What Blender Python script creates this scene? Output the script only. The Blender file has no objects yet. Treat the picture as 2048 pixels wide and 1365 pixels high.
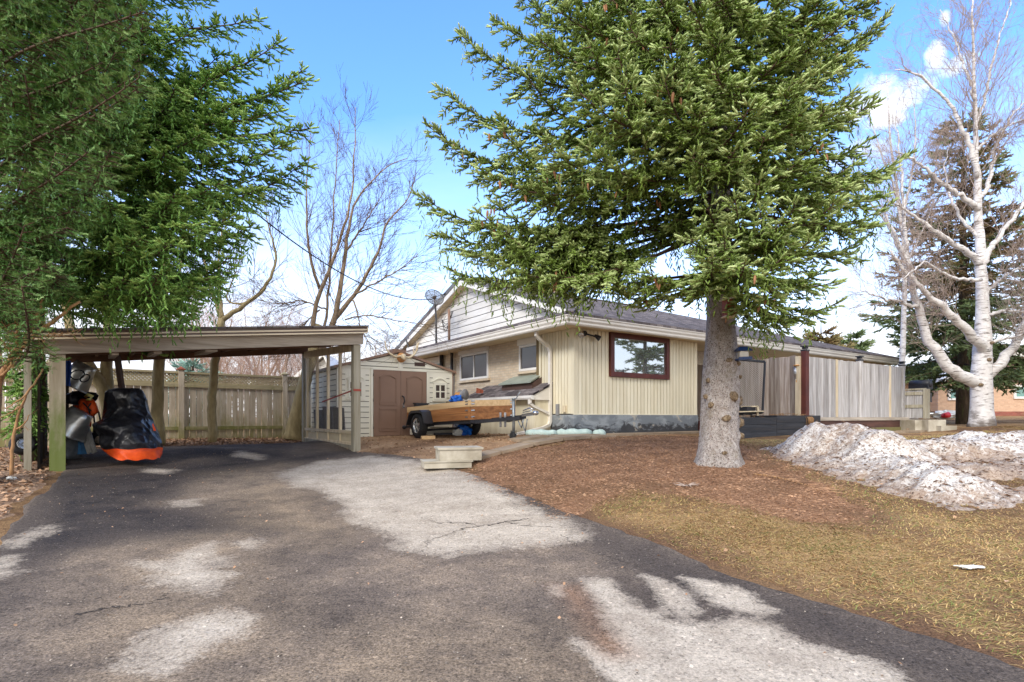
import bpy, math, random
import numpy as np
from math import sin, cos, pi, radians, sqrt

random.seed(7)
RNG = np.random.default_rng(11)
sc = bpy.context.scene
COL = sc.collection
F = 1107.0; CX = 1024.0; HY = 835.0          # focal length and horizon of the 2048 px photograph


def at(px, py, d):
    return np.array(((px - CX) / F * d, d, (HY - py) / F * d))


def vec(*a):
    return np.array(a, dtype=float)


def nrm(v):
    v = np.asarray(v, float)
    return v / (np.linalg.norm(v) + 1e-12)


# ------------------------------------------------------------------ terrain
CTRL = np.array([
    (0, 0, -1.5), (0, 3, -1.305), (-2.5, 3, -1.31), (2.66, 2.88, -1.31), (1.8, 4.18, -1.23), (.46, 6.7, -1.06),
    (-.5, 8.7, -.935), (-1.1, 9.7, -.87), (-4.7, 5.08, -1.17), (-6.8, 8.43, -.9), (-7.2, 8.8, -.85),
    (-3.342, 11.86, -.75), (-5.4, 14.4, -.68), (-8.2, 14.57, -.59), (-4.3, 13.66, -.53), (-1.66, 15.4, -.5),
    (-9.25, 11.4, -.72), (-2.15, 13.5, -.53), (-1, 14.4, -.49), (.12, 11.57, -.46), (1.46, 12.9, -.43),
    (5.2, 15.5, -.42), (3.2, 8.6, -.74), (4.8, 12, -.475), (7.4, 13.4, -.42), (14, 16.5, -.25), (9.3, 14.5, -.42), (12, 16.3, -.45), (10, 11, -.47), (17.1, 21, -.26), (4.7, 5.7, -.97),
    (5, 3, -1.2), (4.2, 4.6, -1.08), (22, 28, .05), (30, 28, .03), (-15, 30, -.4), (0, 40, -.2), (0, -6, -1.7),
    (8, 0, -1.35), (-8, 3, -1.15), (-8.6, 8, -.8), (8, 8, -.6), (12, 6, -.66), (7, 5.5, -.93), (22, 20, -.12),
    (-12, 12, -.7), (1.5, 10.5, -.56), (3.0, 11.2, -.5), (-6.7, 17.3, -.6), (1.2, 7.6, -.9), (-2.2, 10.8, -.78)], float)


def _tps_fit(P):
    n = len(P)
    d = np.linalg.norm(P[:, None, :2] - P[None, :, :2], axis=2)
    K = np.where(d > 0, d ** 2 * np.log(d + 1e-9), 0) + np.eye(n) * .35
    A = np.zeros((n + 3, n + 3))
    A[:n, :n] = K
    A[:n, n] = 1
    A[:n, n + 1:] = P[:, :2]
    A[n, :n] = 1
    A[n + 1:, :n] = P[:, :2].T
    return np.linalg.solve(A, np.concatenate([P[:, 2], np.zeros(3)]))


_W = _tps_fit(CTRL)


def tz(x, y):
    """height of the ground at x, y (arrays or numbers)"""
    x = np.clip(np.asarray(x, float), -16, 30)
    y = np.clip(np.asarray(y, float), -6, 34)
    d2 = (x[..., None] - CTRL[:, 0]) ** 2 + (y[..., None] - CTRL[:, 1]) ** 2
    K = .5 * d2 * np.log(d2 + 1e-9)
    return K @ _W[:-3] + _W[-3] + _W[-2] * x + _W[-1] * y


def hit(px, py):
    """the ground point that a pixel of the photograph shows"""
    d = np.linspace(1.8, 40, 1600)
    x = (px - CX) / F * d
    z = (HY - py) / F * d
    g = tz(x, d)
    k = np.argmax(z < g)
    return vec(x[k], d[k], g[k])


# ------------------------------------------------------------------ mesh building
class MB:
    def __init__(self):
        self.v = []; self.f = []; self.r = []; self.smooth = []; self.n = 0

    def add(self, V, Fs, rnd=None, smooth=False):
        V = np.asarray(V, float).reshape(-1, 3)
        if rnd is None:
            rnd = random.random()
        self.v.append(V)
        b = self.n
        for f in Fs:
            self.f.append([i + b for i in f]); self.r.append(rnd); self.smooth.append(smooth)
        self.n += len(V)
        return self

    def hexa(self, P, rnd=None):
        """8 corners: 4 of the bottom in a ring, 4 of the top over them"""
        return self.add(P, [(3, 2, 1, 0), (4, 5, 6, 7), (0, 1, 5, 4), (1, 2, 6, 5), (2, 3, 7, 6), (3, 0, 4, 7)], rnd)

    def box(self, o, ax, ay, az, rnd=None):
        o, ax, ay, az = (np.asarray(q, float) for q in (o, ax, ay, az))
        return self.hexa([o, o + ax, o + ax + ay, o + ay, o + az, o + ax + az, o + ax + ay + az, o + ay + az], rnd)

    def cbox(self, c, ax, ay, az, rnd=None):
        c, ax, ay, az = (np.asarray(q, float) for q in (c, ax, ay, az))
        return self.box(c - (ax + ay + az) / 2, ax, ay, az, rnd)

    def bar(self, p, q, w, h, up=(0, 0, 1), rnd=None):
        """a beam of width w, height h from p to q"""
        p = np.asarray(p, float); q = np.asarray(q, float)
        t = nrm(q - p); s = np.cross(t, up)
        if np.linalg.norm(s) < 1e-6:
            s = vec(1, 0, 0)
        s = nrm(s); u = np.cross(s, t)
        return self.box(p - s * w / 2 - u * h / 2, q - p, s * w, u * h, rnd)

    def tube(self, P, R, n=6, cap=True, rnd=None, smooth=True, jit=0.):
        P = np.asarray(P, float); m = len(P)
        R = np.full(m, R, float) if np.isscalar(R) else np.asarray(R, float)
        T = np.gradient(P, axis=0)
        T /= np.linalg.norm(T, axis=1)[:, None] + 1e-12
        a = T.mean(0)
        ref = vec(0, 0, 1) if abs(a[2]) < .8 * np.linalg.norm(a) else vec(1, 0, .02)
        S = np.cross(T, ref); S /= np.linalg.norm(S, axis=1)[:, None] + 1e-12
        U = np.cross(S, T)
        th = np.arange(n) * 2 * pi / n
        rr = R[:, None] * np.ones(n)
        if jit:
            rr = rr * (1 + jit * (RNG.random((m, n)) - .5))
        V = P[:, None] + rr[..., None] * (np.cos(th)[None, :, None] * S[:, None] + np.sin(th)[None, :, None] * U[:, None])
        Fs = []
        for i in range(m - 1):
            for j in range(n):
                k = (j + 1) % n
                Fs.append((i * n + j, i * n + k, (i + 1) * n + k, (i + 1) * n + j))
        if cap:
            Fs.append(tuple(range(n - 1, -1, -1)))
            Fs.append(tuple((m - 1) * n + j for j in range(n)))
        return self.add(V.reshape(-1, 3), Fs, rnd, smooth)

    def lathe(self, c, axis, prof, n=20, rnd=None, smooth=True):
        """prof: (along, radius) pairs round the axis through c"""
        axis = nrm(axis)
        ref = vec(0, 0, 1) if abs(axis[2]) < .9 else vec(1, 0, 0)
        s = nrm(np.cross(axis, ref)); u = np.cross(s, axis)
        V = []
        for (a, r) in prof:
            for j in range(n):
                t = 2 * pi * j / n
                V.append(np.asarray(c) + axis * a + (s * cos(t) + u * sin(t)) * max(r, 1e-4))
        Fs = []
        for i in range(len(prof) - 1):
            for j in range(n):
                k = (j + 1) % n
                Fs.append((i * n + j, i * n + k, (i + 1) * n + k, (i + 1) * n + j))
        return self.add(V, Fs, rnd, smooth)

    def prism(self, poly, d, rnd=None):
        """a planar outline (3-D points) pushed along d"""
        poly = np.asarray(poly, float); n = len(poly)
        V = np.concatenate([poly, poly + np.asarray(d, float)])
        Fs = [tuple(range(n - 1, -1, -1)), tuple(range(n, 2 * n))] + [(i, (i + 1) % n, n + (i + 1) % n, n + i) for i in range(n)]
        return self.add(V, Fs, rnd)

    def quad(self, a, b, c, d, rnd=None):
        return self.add([a, b, c, d], [(0, 1, 2, 3)], rnd)

    def grid(self, V, rnd=None, smooth=True, mask=None):
        V = np.asarray(V, float); m, n = V.shape[:2]
        Fs = []
        for i in range(m - 1):
            for j in range(n - 1):
                if mask is None or mask[i, j]:
                    Fs.append((i * n + j, i * n + j + 1, (i + 1) * n + j + 1, (i + 1) * n + j))
        return self.add(V.reshape(-1, 3), Fs, rnd, smooth)

    def ball(self, c, rx, ry, rz, n=10, m=7, rnd=None):
        V = []; c = np.asarray(c, float)
        for i in range(m + 1):
            a = pi * i / m
            for j in range(n):
                t = 2 * pi * j / n
                V.append(c + vec(rx * sin(a) * cos(t), ry * sin(a) * sin(t), rz * cos(a)))
        Fs = [(i * n + j, (i + 1) * n + j, (i + 1) * n + (j + 1) % n, i * n + (j + 1) % n) for i in range(m) for j in range(n)]
        return self.add(V, Fs, rnd, True)


def wloc(o):
    p = np.zeros(3)
    while o is not None:
        p += np.array(o.location); o = o.parent
    return p


def raw_mesh(name, V, loops, counts, rnd=None, smooth=None):
    me = bpy.data.meshes.new(name)
    V = np.asarray(V, np.float32)
    me.vertices.add(len(V)); me.vertices.foreach_set('co', V.ravel())
    me.loops.add(len(loops)); me.loops.foreach_set('vertex_index', np.asarray(loops, np.int32))
    counts = np.asarray(counts, np.int32)
    st = np.concatenate([[0], np.cumsum(counts)[:-1]]).astype(np.int32)
    me.polygons.add(len(counts)); me.polygons.foreach_set('loop_start', st); me.polygons.foreach_set('loop_total', counts)
    if smooth is not None:
        me.polygons.foreach_set('use_smooth', np.asarray(smooth, bool))
    if rnd is not None:
        a = me.attributes.new('rnd', 'FLOAT', 'FACE'); a.data.foreach_set('value', np.asarray(rnd, np.float32))
    me.update(calc_edges=True)
    return me


def part(name, mb, mat, parent=None, loc=None, label=None, kind=None):
    """links what a MB collected as one object; coordinates given in the world"""
    base = wloc(parent) if parent is not None else np.zeros(3)
    if loc is not None:
        base = base + np.asarray(loc, float)
    V = np.concatenate(mb.v) - base
    loops = [i for f in mb.f for i in f]
    me = raw_mesh(name, V, loops, [len(f) for f in mb.f], mb.r, mb.smooth)
    me.materials.append(mat)
    o = bpy.data.objects.new(name, me); COL.objects.link(o)
    if parent is not None:
        o.parent = parent
    if loc is not None:
        o.location = loc
    if label:
        o['label'] = label
    if kind:
        o['kind'] = kind
    return o


def tag(o, label, cat, group=None, kind=None):
    o['label'] = label; o['category'] = cat
    if group:
        o['group'] = group
    if kind:
        o['kind'] = kind
    return o


def thing(name, label, cat, loc=(0, 0, 0), group=None):
    o = bpy.data.objects.new(name, None); COL.objects.link(o)
    o.location = loc; o.empty_display_size = .1
    return tag(o, label, cat, group)


def single(name, mb, mat, label, cat, group=None, kind=None):
    """a thing that is one mesh, its origin at its base"""
    V = np.concatenate(mb.v)
    lo = V.min(0); c = V.mean(0)
    return tag(part(name, mb, mat, loc=(c[0], c[1], lo[2])), label, cat, group, kind)


# ------------------------------------------------------------------ materials
def lin(c):
    """8-bit display colour to linear"""
    return tuple(((x / 255) / 12.92 if x / 255 <= .04045 else ((x / 255 + .055) / 1.055) ** 2.4) for x in c)


class NT:
    def __init__(self, name):
        self.m = bpy.data.materials.new(name); self.m.use_nodes = True
        self.t = self.m.node_tree; self.N = self.t.nodes
        self.bsdf = self.N['Principled BSDF']
        self.tc = self.N.new('ShaderNodeTexCoord')

    def l(self, a, b):
        self.t.links.new(a, b)

    def mapping(self, scale=(1, 1, 1), ang=0., src=None):
        """coordinates turned so that x runs along the direction ANG on plan, then scaled"""
        n = self.N.new('ShaderNodeMapping'); n.vector_type = 'TEXTURE'
        n.inputs['Scale'].default_value = [1 / q for q in scale]; n.inputs['Rotation'].default_value = (0, 0, ang)
        self.l(src or self.tc.outputs['Object'], n.inputs['Vector'])
        return n.outputs[0]

    def noise(self, v, scale=5, detail=4, rough=.55, dist=0.):
        n = self.N.new('ShaderNodeTexNoise'); n.inputs['Scale'].default_value = scale; n.inputs['Detail'].default_value = detail
        n.inputs['Roughness'].default_value = rough; n.inputs['Distortion'].default_value = dist
        self.l(v, n.inputs['Vector'])
        return n.outputs['Fac']

    def voro(self, v, scale=5, feature='F1', out='Distance', rnd=1.):
        n = self.N.new('ShaderNodeTexVoronoi'); n.inputs['Scale'].default_value = scale; n.feature = feature
        n.inputs['Randomness'].default_value = rnd
        self.l(v, n.inputs['Vector'])
        return n.outputs[out]

    def ramp(self, f, stops, interp='LINEAR'):
        n = self.N.new('ShaderNodeValToRGB'); n.color_ramp.interpolation = interp
        e = n.color_ramp.elements
        while len(e) < len(stops):
            e.new(.5)
        for k, (p, c) in enumerate(stops):
            e[k].position = p
            e[k].color = (c, c, c, 1) if np.isscalar(c) else (*c[:3], 1)
        self.l(f, n.inputs[0])
        return n.outputs[0]

    def mix(self, f, a, b, mode='MIX'):
        n = self.N.new('ShaderNodeMix'); n.data_type = 'RGBA'; n.blend_type = mode
        self._in(n.inputs[0], f); self._in(n.inputs[6], a); self._in(n.inputs[7], b)
        return n.outputs[2]

    def _in(self, s, v):
        if isinstance(v, bpy.types.NodeSocket):
            self.l(v, s)
        elif np.isscalar(v):
            s.default_value = v if s.type == 'VALUE' else (v, v, v, 1)
        else:
            s.default_value = (*v[:3], 1) if s.type == 'RGBA' else v

    def math(self, op, a, b=0., clamp=False):
        n = self.N.new('ShaderNodeMath'); n.operation = op; n.use_clamp = clamp
        self._in(n.inputs[0], a); self._in(n.inputs[1], b)
        return n.outputs[0]

    def attr(self, name='rnd'):
        n = self.N.new('ShaderNodeAttribute'); n.attribute_name = name
        return n.outputs['Fac']

    def sep(self, v):
        n = self.N.new('ShaderNodeSeparateXYZ'); self.l(v, n.inputs[0]); return n.outputs

    def comb(self, x=0., y=0., z=0.):
        n = self.N.new('ShaderNodeCombineXYZ')
        for s, q in zip(n.inputs, (x, y, z)):
            self._in(s, q)
        return n.outputs[0]

    def bump(self, h, strength=.3, dist=.01):
        n = self.N.new('ShaderNodeBump'); n.inputs['Strength'].default_value = strength; n.inputs['Distance'].default_value = dist
        self.l(h, n.inputs['Height']); self.l(n.outputs[0], self.bsdf.inputs['Normal'])

    def out(self, color=None, rough=.8, metal=0., spec=.5):
        if color is not None:
            self._in(self.bsdf.inputs['Base Color'], color)
        self._in(self.bsdf.inputs['Roughness'], rough)
        self._in(self.bsdf.inputs['Metallic'], metal)
        self.bsdf.inputs['Specular IOR Level'].default_value = spec
        return self.m


def mat(name, c1, c2=None, scale=(3, 3, 3), rot=0., rough=.75, bump=.15, bscale=None, rnd=.0, metal=0., spec=.4, lo=.35, hi=.65, c3=None, bdist=.006, detail=6):
    """two (or three) colours mixed by stretched noise, a little bump, per-board variation"""
    t = NT(name)
    v = t.mapping(scale, rot)
    if c2 is None:
        c2 = tuple(x * .82 for x in c1)
    f = t.noise(v, 1., detail, .6, .3)
    col = t.ramp(f, [(lo, c1), (hi, c2)] if c3 is None else [(lo, c1), ((lo + hi) / 2, c2), (hi, c3)])
    if rnd:
        k = t.math('ADD', t.math('MULTIPLY', t.attr(), rnd), 1 - rnd / 2)
        col = t.mix(1., col, k, 'MULTIPLY')
    if bump:
        b = t.noise(t.mapping(bscale or tuple(q * 6 for q in scale), rot), 1., 5, .6)
        t.bump(b, bump, bdist)
    return t.out(col, rough, metal, spec)
# ------------------------------------------------------------------ the materials of the place
TH = math.atan2(.562, .827)            # the house's front runs along this direction
TV = TH + pi / 2
TC = math.atan2(.62, .785)             # the carport's front
TF = math.atan2(.65, .76)              # the board fence

M = {}
M['cream'] = mat('cream_siding', lin((230, 222, 197)), lin((210, 199, 170)), (3.5, 3.5, .35), rough=.5, bump=.04, rnd=.06)
M['cream_groove'] = mat('cream_groove', lin((132, 114, 80)), lin((112, 96, 66)), (2, 2, .5), bump=0)
M['white'] = mat('white_paint', lin((232, 230, 226)), lin((216, 213, 207)), (1.2, 1.2, 1.2), rough=.45, bump=.03)
M['gutter'] = mat('gutter_metal', lin((226, 221, 212)), lin((208, 202, 192)), (.8, .8, 3), rough=.35, bump=.02)
M['soffit'] = mat('soffit_board', lin((228, 208, 172)), lin((212, 190, 150)), (2, 2, 2), rough=.6, bump=.03)
M['gable'] = mat('gable_siding', lin((236, 234, 230)), lin((220, 216, 208)), (.7, .7, 2.5), rough=.55, bump=.04, rnd=.06)
M['rakeedge'] = mat('dark_roof_edge', lin((112, 110, 112)), lin((92, 90, 92)), (2, 2, 2), rough=.6, bump=.05)
M['redwood'] = mat('oxblood_wood', lin((96, 46, 38)), lin((74, 36, 32)), (3, 3, 3), rough=.5, bump=.08)
M['brownmetal'] = mat('brown_flashing', lin((92, 70, 62)), lin((78, 60, 54)), (3, 3, 3), rough=.5, bump=.03)
M['hatchtop'] = mat('hatch_sheet', lin((158, 164, 150)), lin((138, 146, 134)), (2, 2, 2), rough=.5, bump=.04)
M['blackpipe'] = mat('black_pipe', lin((42, 42, 46)), lin((58, 56, 58)), (3, 3, 1), rough=.5, bump=.03)
M['galv'] = mat('galvanised_steel', lin((150, 156, 160)), lin((112, 118, 122)), (6, 6, 6), rough=.4, bump=.04, metal=.6)
M['rust'] = mat('rusty_pipe', lin((150, 132, 118)), lin((138, 92, 66)), (6, 6, 2), rough=.7, bump=.1)
M['chrome'] = mat('bright_metal', lin((205, 207, 210)), lin((170, 172, 176)), (4, 4, 4), rough=.25, bump=0, metal=.9)
M['steel'] = mat('brushed_steel', lin((196, 196, 192)), lin((150, 150, 146)), (2, 2, 5), rough=.3, bump=.05, metal=.75)
M['blackmetal'] = mat('black_paint_metal', lin((34, 35, 40)), lin((48, 48, 54)), (3, 3, 3), rough=.4, bump=.03)
M['rubber'] = mat('tyre_rubber', lin((26, 26, 28)), lin((40, 40, 42)), (12, 12, 12), rough=.75, bump=.15)
M['pine'] = mat('fresh_pine', lin((228, 196, 150)), lin((208, 172, 124)), (.8, 14, 14), math.atan2(-.8, .6), rough=.6, bump=.06)
M['stain'] = mat('stained_pine', lin((172, 118, 70)), lin((128, 82, 44)), (.9, 9, 16), math.atan2(-.8, .6), rough=.5, bump=.08, rnd=.25)
M['greywood_v'] = mat('grey_upright_boards', lin((198, 197, 198)), lin((166, 163, 162)), (22, 22, 1.3), rough=.85, bump=.3, rnd=.46, c3=lin((134, 123, 115)), lo=.3, hi=.78)
M['greywood_b'] = mat('brown_grey_boards', lin((182, 172, 164)), lin((148, 134, 124)), (22, 22, 1.3), rough=.85, bump=.3, rnd=.5, c3=lin((122, 104, 90)), lo=.3, hi=.78)
M['greywood_u'] = mat('grey_timber', lin((198, 188, 174)), lin((160, 148, 134)), (1.0, 16, 16), TC, rough=.8, bump=.2, rnd=.2)
M['postwood'] = mat('weathered_post', lin((172, 166, 150)), lin((136, 128, 108)), (14, 14, .9), rough=.8, bump=.2, rnd=.15)
M['trimwood'] = mat('pale_trim_wood', lin((222, 208, 180)), lin((196, 178, 148)), (10, 10, 1.2), rough=.7, bump=.1, rnd=.15)
M['paneltan'] = mat('tan_panel', lin((214, 200, 170)), lin((196, 180, 148)), (2, 2, 2), rough=.7, bump=.05, rnd=.1)
M['underroof'] = mat('roof_underside', lin((120, 88, 66)), lin((92, 66, 50)), (2, 12, 2), TC, rough=.8, bump=.1)
M['brownfascia'] = mat('brown_fascia', lin((122, 102, 94)), lin((100, 84, 78)), (.6, 6, 6), TC, rough=.45, bump=.03)
M['creamtrim'] = mat('cream_strip', lin((240, 228, 204)), lin((222, 206, 178)), (.6, 6, 6), TC, rough=.5, bump=0)
M['darkboard'] = mat('dark_wall_boards', lin((62, 52, 44)), lin((42, 36, 31)), (3, 3, 1), rough=.85, bump=.1)
M['plankblack'] = mat('black_planter_boards', lin((66, 68, 74)), lin((44, 46, 52)), (1.1, 12, 16), TH, rough=.6, bump=.2, rnd=.35, c3=lin((86, 78, 72)), lo=.3, hi=.8)
M['concrete'] = mat('old_concrete', lin((198, 192, 178)), lin((168, 160, 144)), (2.5, 2.5, 2.5), rough=.85, bump=.2, c3=lin((130, 122, 104)), lo=.3, hi=.78)
M['flag'] = mat('paving_slab', lin((164, 146, 124)), lin((134, 116, 96)), (2, 2, 2), rough=.85, bump=.2, rnd=.15)
M['aqua'] = mat('painted_stone', lin((188, 206, 200)), lin((160, 182, 178)), (5, 5, 5), rough=.7, bump=.2, c3=lin((104, 110, 106)), lo=.36, hi=.82)
M['brown_deck'] = mat('red_brown_skirting', lin((110, 76, 66)), lin((84, 60, 54)), (1, 10, 10), TH, rough=.75, bump=.15, rnd=.2)
M['mosswood_u'] = mat('green_timber', lin((140, 132, 92)), lin((112, 108, 66)), (1, 10, 10), TH, rough=.85, bump=.2, rnd=.2)
M['shedwhite'] = mat('shed_panel', lin((234, 231, 216)), lin((226, 222, 206)), (.6, .6, 1.2), rough=.4, bump=.02)
M['shedgroove'] = mat('shed_slot', lin((128, 126, 112)), lin((104, 102, 90)), (2, 2, 2), rough=.6, bump=0)
M['shedbrown'] = mat('shed_door', lin((142, 114, 97)), lin((131, 104, 88)), (.8, .8, .8), rough=.45, bump=.03)
M['bone'] = mat('bone', lin((226, 212, 184)), lin((206, 184, 148)), (9, 9, 9), rough=.6, bump=.08)
M['skull'] = mat('skull_plaque', lin((206, 152, 96)), lin((180, 122, 70)), (9, 9, 9), rough=.6, bump=.08)
M['tarp'] = mat('black_tarpaulin', lin((22, 23, 28)), lin((36, 37, 44)), (5, 5, 5), rough=.42, bump=.6, bscale=(9, 9, 7), bdist=.03, spec=.5)
t = NT('black_tarpaulin_sheet')
va = t.N.new('ShaderNodeTexVoronoi'); va.feature = 'SMOOTH_F1'; va.inputs['Scale'].default_value = 1.; va.inputs['Smoothness'].default_value = .12
nz = t.N.new('ShaderNodeTexNoise'); nz.inputs['Scale'].default_value = 3.; t.l(t.tc.outputs['Object'], nz.inputs['Vector'])
ad = t.N.new('ShaderNodeVectorMath'); ad.operation = 'MULTIPLY_ADD'; t.l(nz.outputs['Color'], ad.inputs[0]); ad.inputs[1].default_value = (1.1, 1.1, 1.1); t.l(t.mapping((4.4, 4.4, 3.0)), ad.inputs[2])
t.l(ad.outputs[0], va.inputs['Vector'])
hh_ = t.math('ADD', va.outputs['Distance'], t.math('MULTIPLY', t.noise(t.mapping((16, 16, 10)), 1., 3, .5), .12))
t.bump(hh_, .85, .09)
M['tarp'] = t.out(t.ramp(t.noise(t.mapping((4, 4, 4)), 1., 4, .6), [(.35, lin((20, 21, 25))), (.65, lin((36, 37, 44)))]), .34, 0., .55)
M['orange'] = mat('orange_fabric', lin((238, 92, 28)), lin((214, 70, 18)), (7, 7, 7), rough=.55, bump=.3, bscale=(26, 26, 12), bdist=.015)
M['yellow'] = mat('yellow_fabric', lin((226, 214, 60)), lin((236, 232, 190)), (9, 9, 9), rough=.6, bump=.1)
M['bluecloth'] = mat('blue_cloth', lin((38, 84, 168)), lin((24, 56, 128)), (8, 8, 3), rough=.6, bump=.3)
M['bluebag'] = mat('blue_bag', lin((34, 116, 214)), lin((20, 84, 180)), (12, 12, 12), rough=.35, bump=.4, bdist=.02)
M['bluebin'] = mat('blue_plastic', lin((92, 156, 206)), lin((64, 124, 178)), (3, 3, 3), rough=.4, bump=.03)
M['greyplank'] = mat('grey_plank', lin((188, 186, 182)), lin((150, 148, 144)), (16, 16, 2), rough=.7, bump=.1)
M['navy'] = mat('navy_paint', lin((40, 68, 118)), lin((28, 50, 92)), (6, 6, 6), rough=.4, bump=.03)
M['seed'] = mat('bird_seed', lin((214, 160, 96)), lin((170, 112, 58)), (60, 60, 60), rough=.8, bump=.3)
M['chimewood'] = mat('chime_wood', lin((222, 164, 96)), lin((196, 134, 72)), (12, 12, 3), rough=.5, bump=.05)
M['birdhouse'] = mat('birdhouse_wood', lin((156, 84, 58)), lin((122, 62, 44)), (10, 10, 2), rough=.7, bump=.1)
M['straw'] = mat('dry_twig_bark', lin((176, 138, 96)), lin((140, 104, 70)), (9, 9, 4), rough=.85, bump=.15)
M['doorbrown'] = mat('dark_red_door', lin((98, 52, 44)), lin((76, 42, 38)), (3, 3, 3), rough=.5, bump=.03)
M['redplastic'] = mat('red_plastic', lin((206, 44, 52)), None, (5, 5, 5), rough=.4, bump=0)
M['paper'] = mat('crumpled_paper', lin((222, 222, 218)), lin((196, 196, 192)), (9, 9, 9), rough=.7, bump=.3)
M['teal'] = mat('drawn_blind', lin((118, 158, 150)), lin((104, 142, 138)), (1, 1, 6), rough=.3, bump=0)
M['whiteroof'] = mat('white_sheet_roof', lin((236, 236, 234)), lin((222, 221, 217)), (1, 1, 1), rough=.5, bump=.03)
M['whitefar'] = mat('far_white_wall', lin((214, 212, 206)), lin((200, 197, 190)), (1, 1, 1), rough=.6, bump=0)
M['redstrap'] = mat('red_strap', lin((178, 84, 70)), None, (6, 6, 6), rough=.6, bump=0)
M['cone'] = mat('cone_scales', lin((170, 124, 86)), lin((128, 88, 60)), (40, 40, 40), rough=.7, bump=.3)
M['cable'] = mat('black_cable', lin((48, 50, 52)), None, (3, 3, 3), rough=.6, bump=0)
M['tape_dark'] = mat('dark_grey_sheet', lin((92, 90, 90)), lin((74, 72, 73)), (2, 2, 2), rough=.6, bump=.05)
M['tape'] = mat('grey_plastic', lin((150, 150, 152)), lin((120, 120, 124)), (6, 6, 6), rough=.4, bump=0)


def glassy(name, base, rough=.04):
    t = NT(name)
    n = t.noise(t.mapping((.9, .9, .9)), 1., 2, .5)
    t.bump(n, .02, .02)
    t.bsdf.inputs['IOR'].default_value = 1.5
    return t.out(base, rough, 0., .5)


M['pane_dark'] = glassy('dark_pane', lin((62, 58, 62)), .12)
t = NT('picture_window_pane')
# a coated pane: it mirrors most of what stands in front of it
n = t.noise(t.mapping((.7, .7, .7)), 1., 2, .5); t.bump(n, .03, .02)
M['pane_mirror'] = t.out((.56, .6, .63), .02, .85, .8)
M['pane_shed'] = glassy('shed_pane', lin((70, 58, 56)), .15)
M['pane_clear'] = glassy('feeder_glass', lin((206, 200, 188)), .1)

# moss on the posts and on the fence
def mossy(name, c1, c2, scale, rot, zlo, zhi, amount, rnd=.25, moss=lin((98, 104, 34))):
    t = NT(name)
    v = t.mapping(scale, rot)
    f = t.noise(v, 1., 6, .6, .3)
    col = t.ramp(f, [(.3, c1), (.7, c2)])
    k = t.math('ADD', t.math('MULTIPLY', t.attr(), rnd), 1 - rnd / 2)
    col = t.mix(1., col, k, 'MULTIPLY')
    z = t.sep(t.tc.outputs['Object'])[2]
    n = t.noise(t.mapping((5, 5, 1.6)), 1., 5, .7)
    h = t.math('DIVIDE', t.math('SUBTRACT', zhi, z), zhi - zlo, True)
    g = t.ramp(t.math('ADD', n, t.math('MULTIPLY', h, amount)), [(.62, 0.), (.95, 1.)])
    col = t.mix(t.math('MULTIPLY', g, .75), col, moss)
    t.bump(t.noise(t.mapping(tuple(q * 6 for q in scale), rot), 1., 5, .6), .2, .006)
    return t.out(col, .85, 0., .3)


M['mosspost'] = mossy('mossy_post', lin((182, 172, 152)), lin((140, 128, 106)), (14, 14, .9), 0., .2, 1.5, .55, .1, lin((88, 112, 18)))
M['fenceboard'] = mossy('fence_boards', lin((202, 190, 172)), lin((162, 148, 128)), (20, 20, 1.2), 0., -.1, 1.1, .46, .32, lin((120, 118, 54)))
M['fencerail'] = mossy('fence_rails', lin((184, 172, 140)), lin((154, 142, 110)), (1.2, 14, 14), TF, 0., 1.8, .5, .2)

# bricks
def bricks(name, ca, cb, cm, ang, w=.21, h=.073, mort=.008):
    t = NT(name)
    s = t.sep(t.mapping((1, 1, 1), ang))
    v = t.comb(s[0], s[2], 0.)
    b = t.N.new('ShaderNodeTexBrick'); t.l(v, b.inputs['Vector'])
    b.inputs['Scale'].default_value = 1.; b.inputs['Brick Width'].default_value = w; b.inputs['Row Height'].default_value = h
    b.inputs['Mortar Size'].default_value = mort; b.inputs['Mortar Smooth'].default_value = .3
    b.inputs['Color1'].default_value = (*ca, 1); b.inputs['Color2'].default_value = (*cb, 1); b.inputs['Mortar'].default_value = (*cm, 1)
    n = t.noise(t.mapping((9, 9, 9)), 1., 5, .6)
    col = t.mix(.5, b.outputs['Color'], t.ramp(n, [(.3, .82), (.7, 1.12)]), 'MULTIPLY')
    t.bump(t.math('SUBTRACT', 1., b.outputs['Fac']), .5, .008)
    return t.out(col, .85, 0., .25)


M['brick_left'] = bricks('pale_brick', lin((212, 196, 172)), lin((196, 176, 150)), lin((186, 174, 156)), TV)
M['brick_front'] = bricks('pale_brick_front', lin((228, 214, 194)), lin((214, 198, 176)), lin((206, 194, 178)), TH)
M['brick_far'] = bricks('salmon_brick', lin((204, 170, 142)), lin((188, 154, 128)), lin((192, 168, 148)), 0.05)
M['brick_red'] = bricks('plinth_brick', lin((150, 88, 76)), lin((128, 76, 66)), lin((140, 104, 92)), 0.05)

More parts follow.
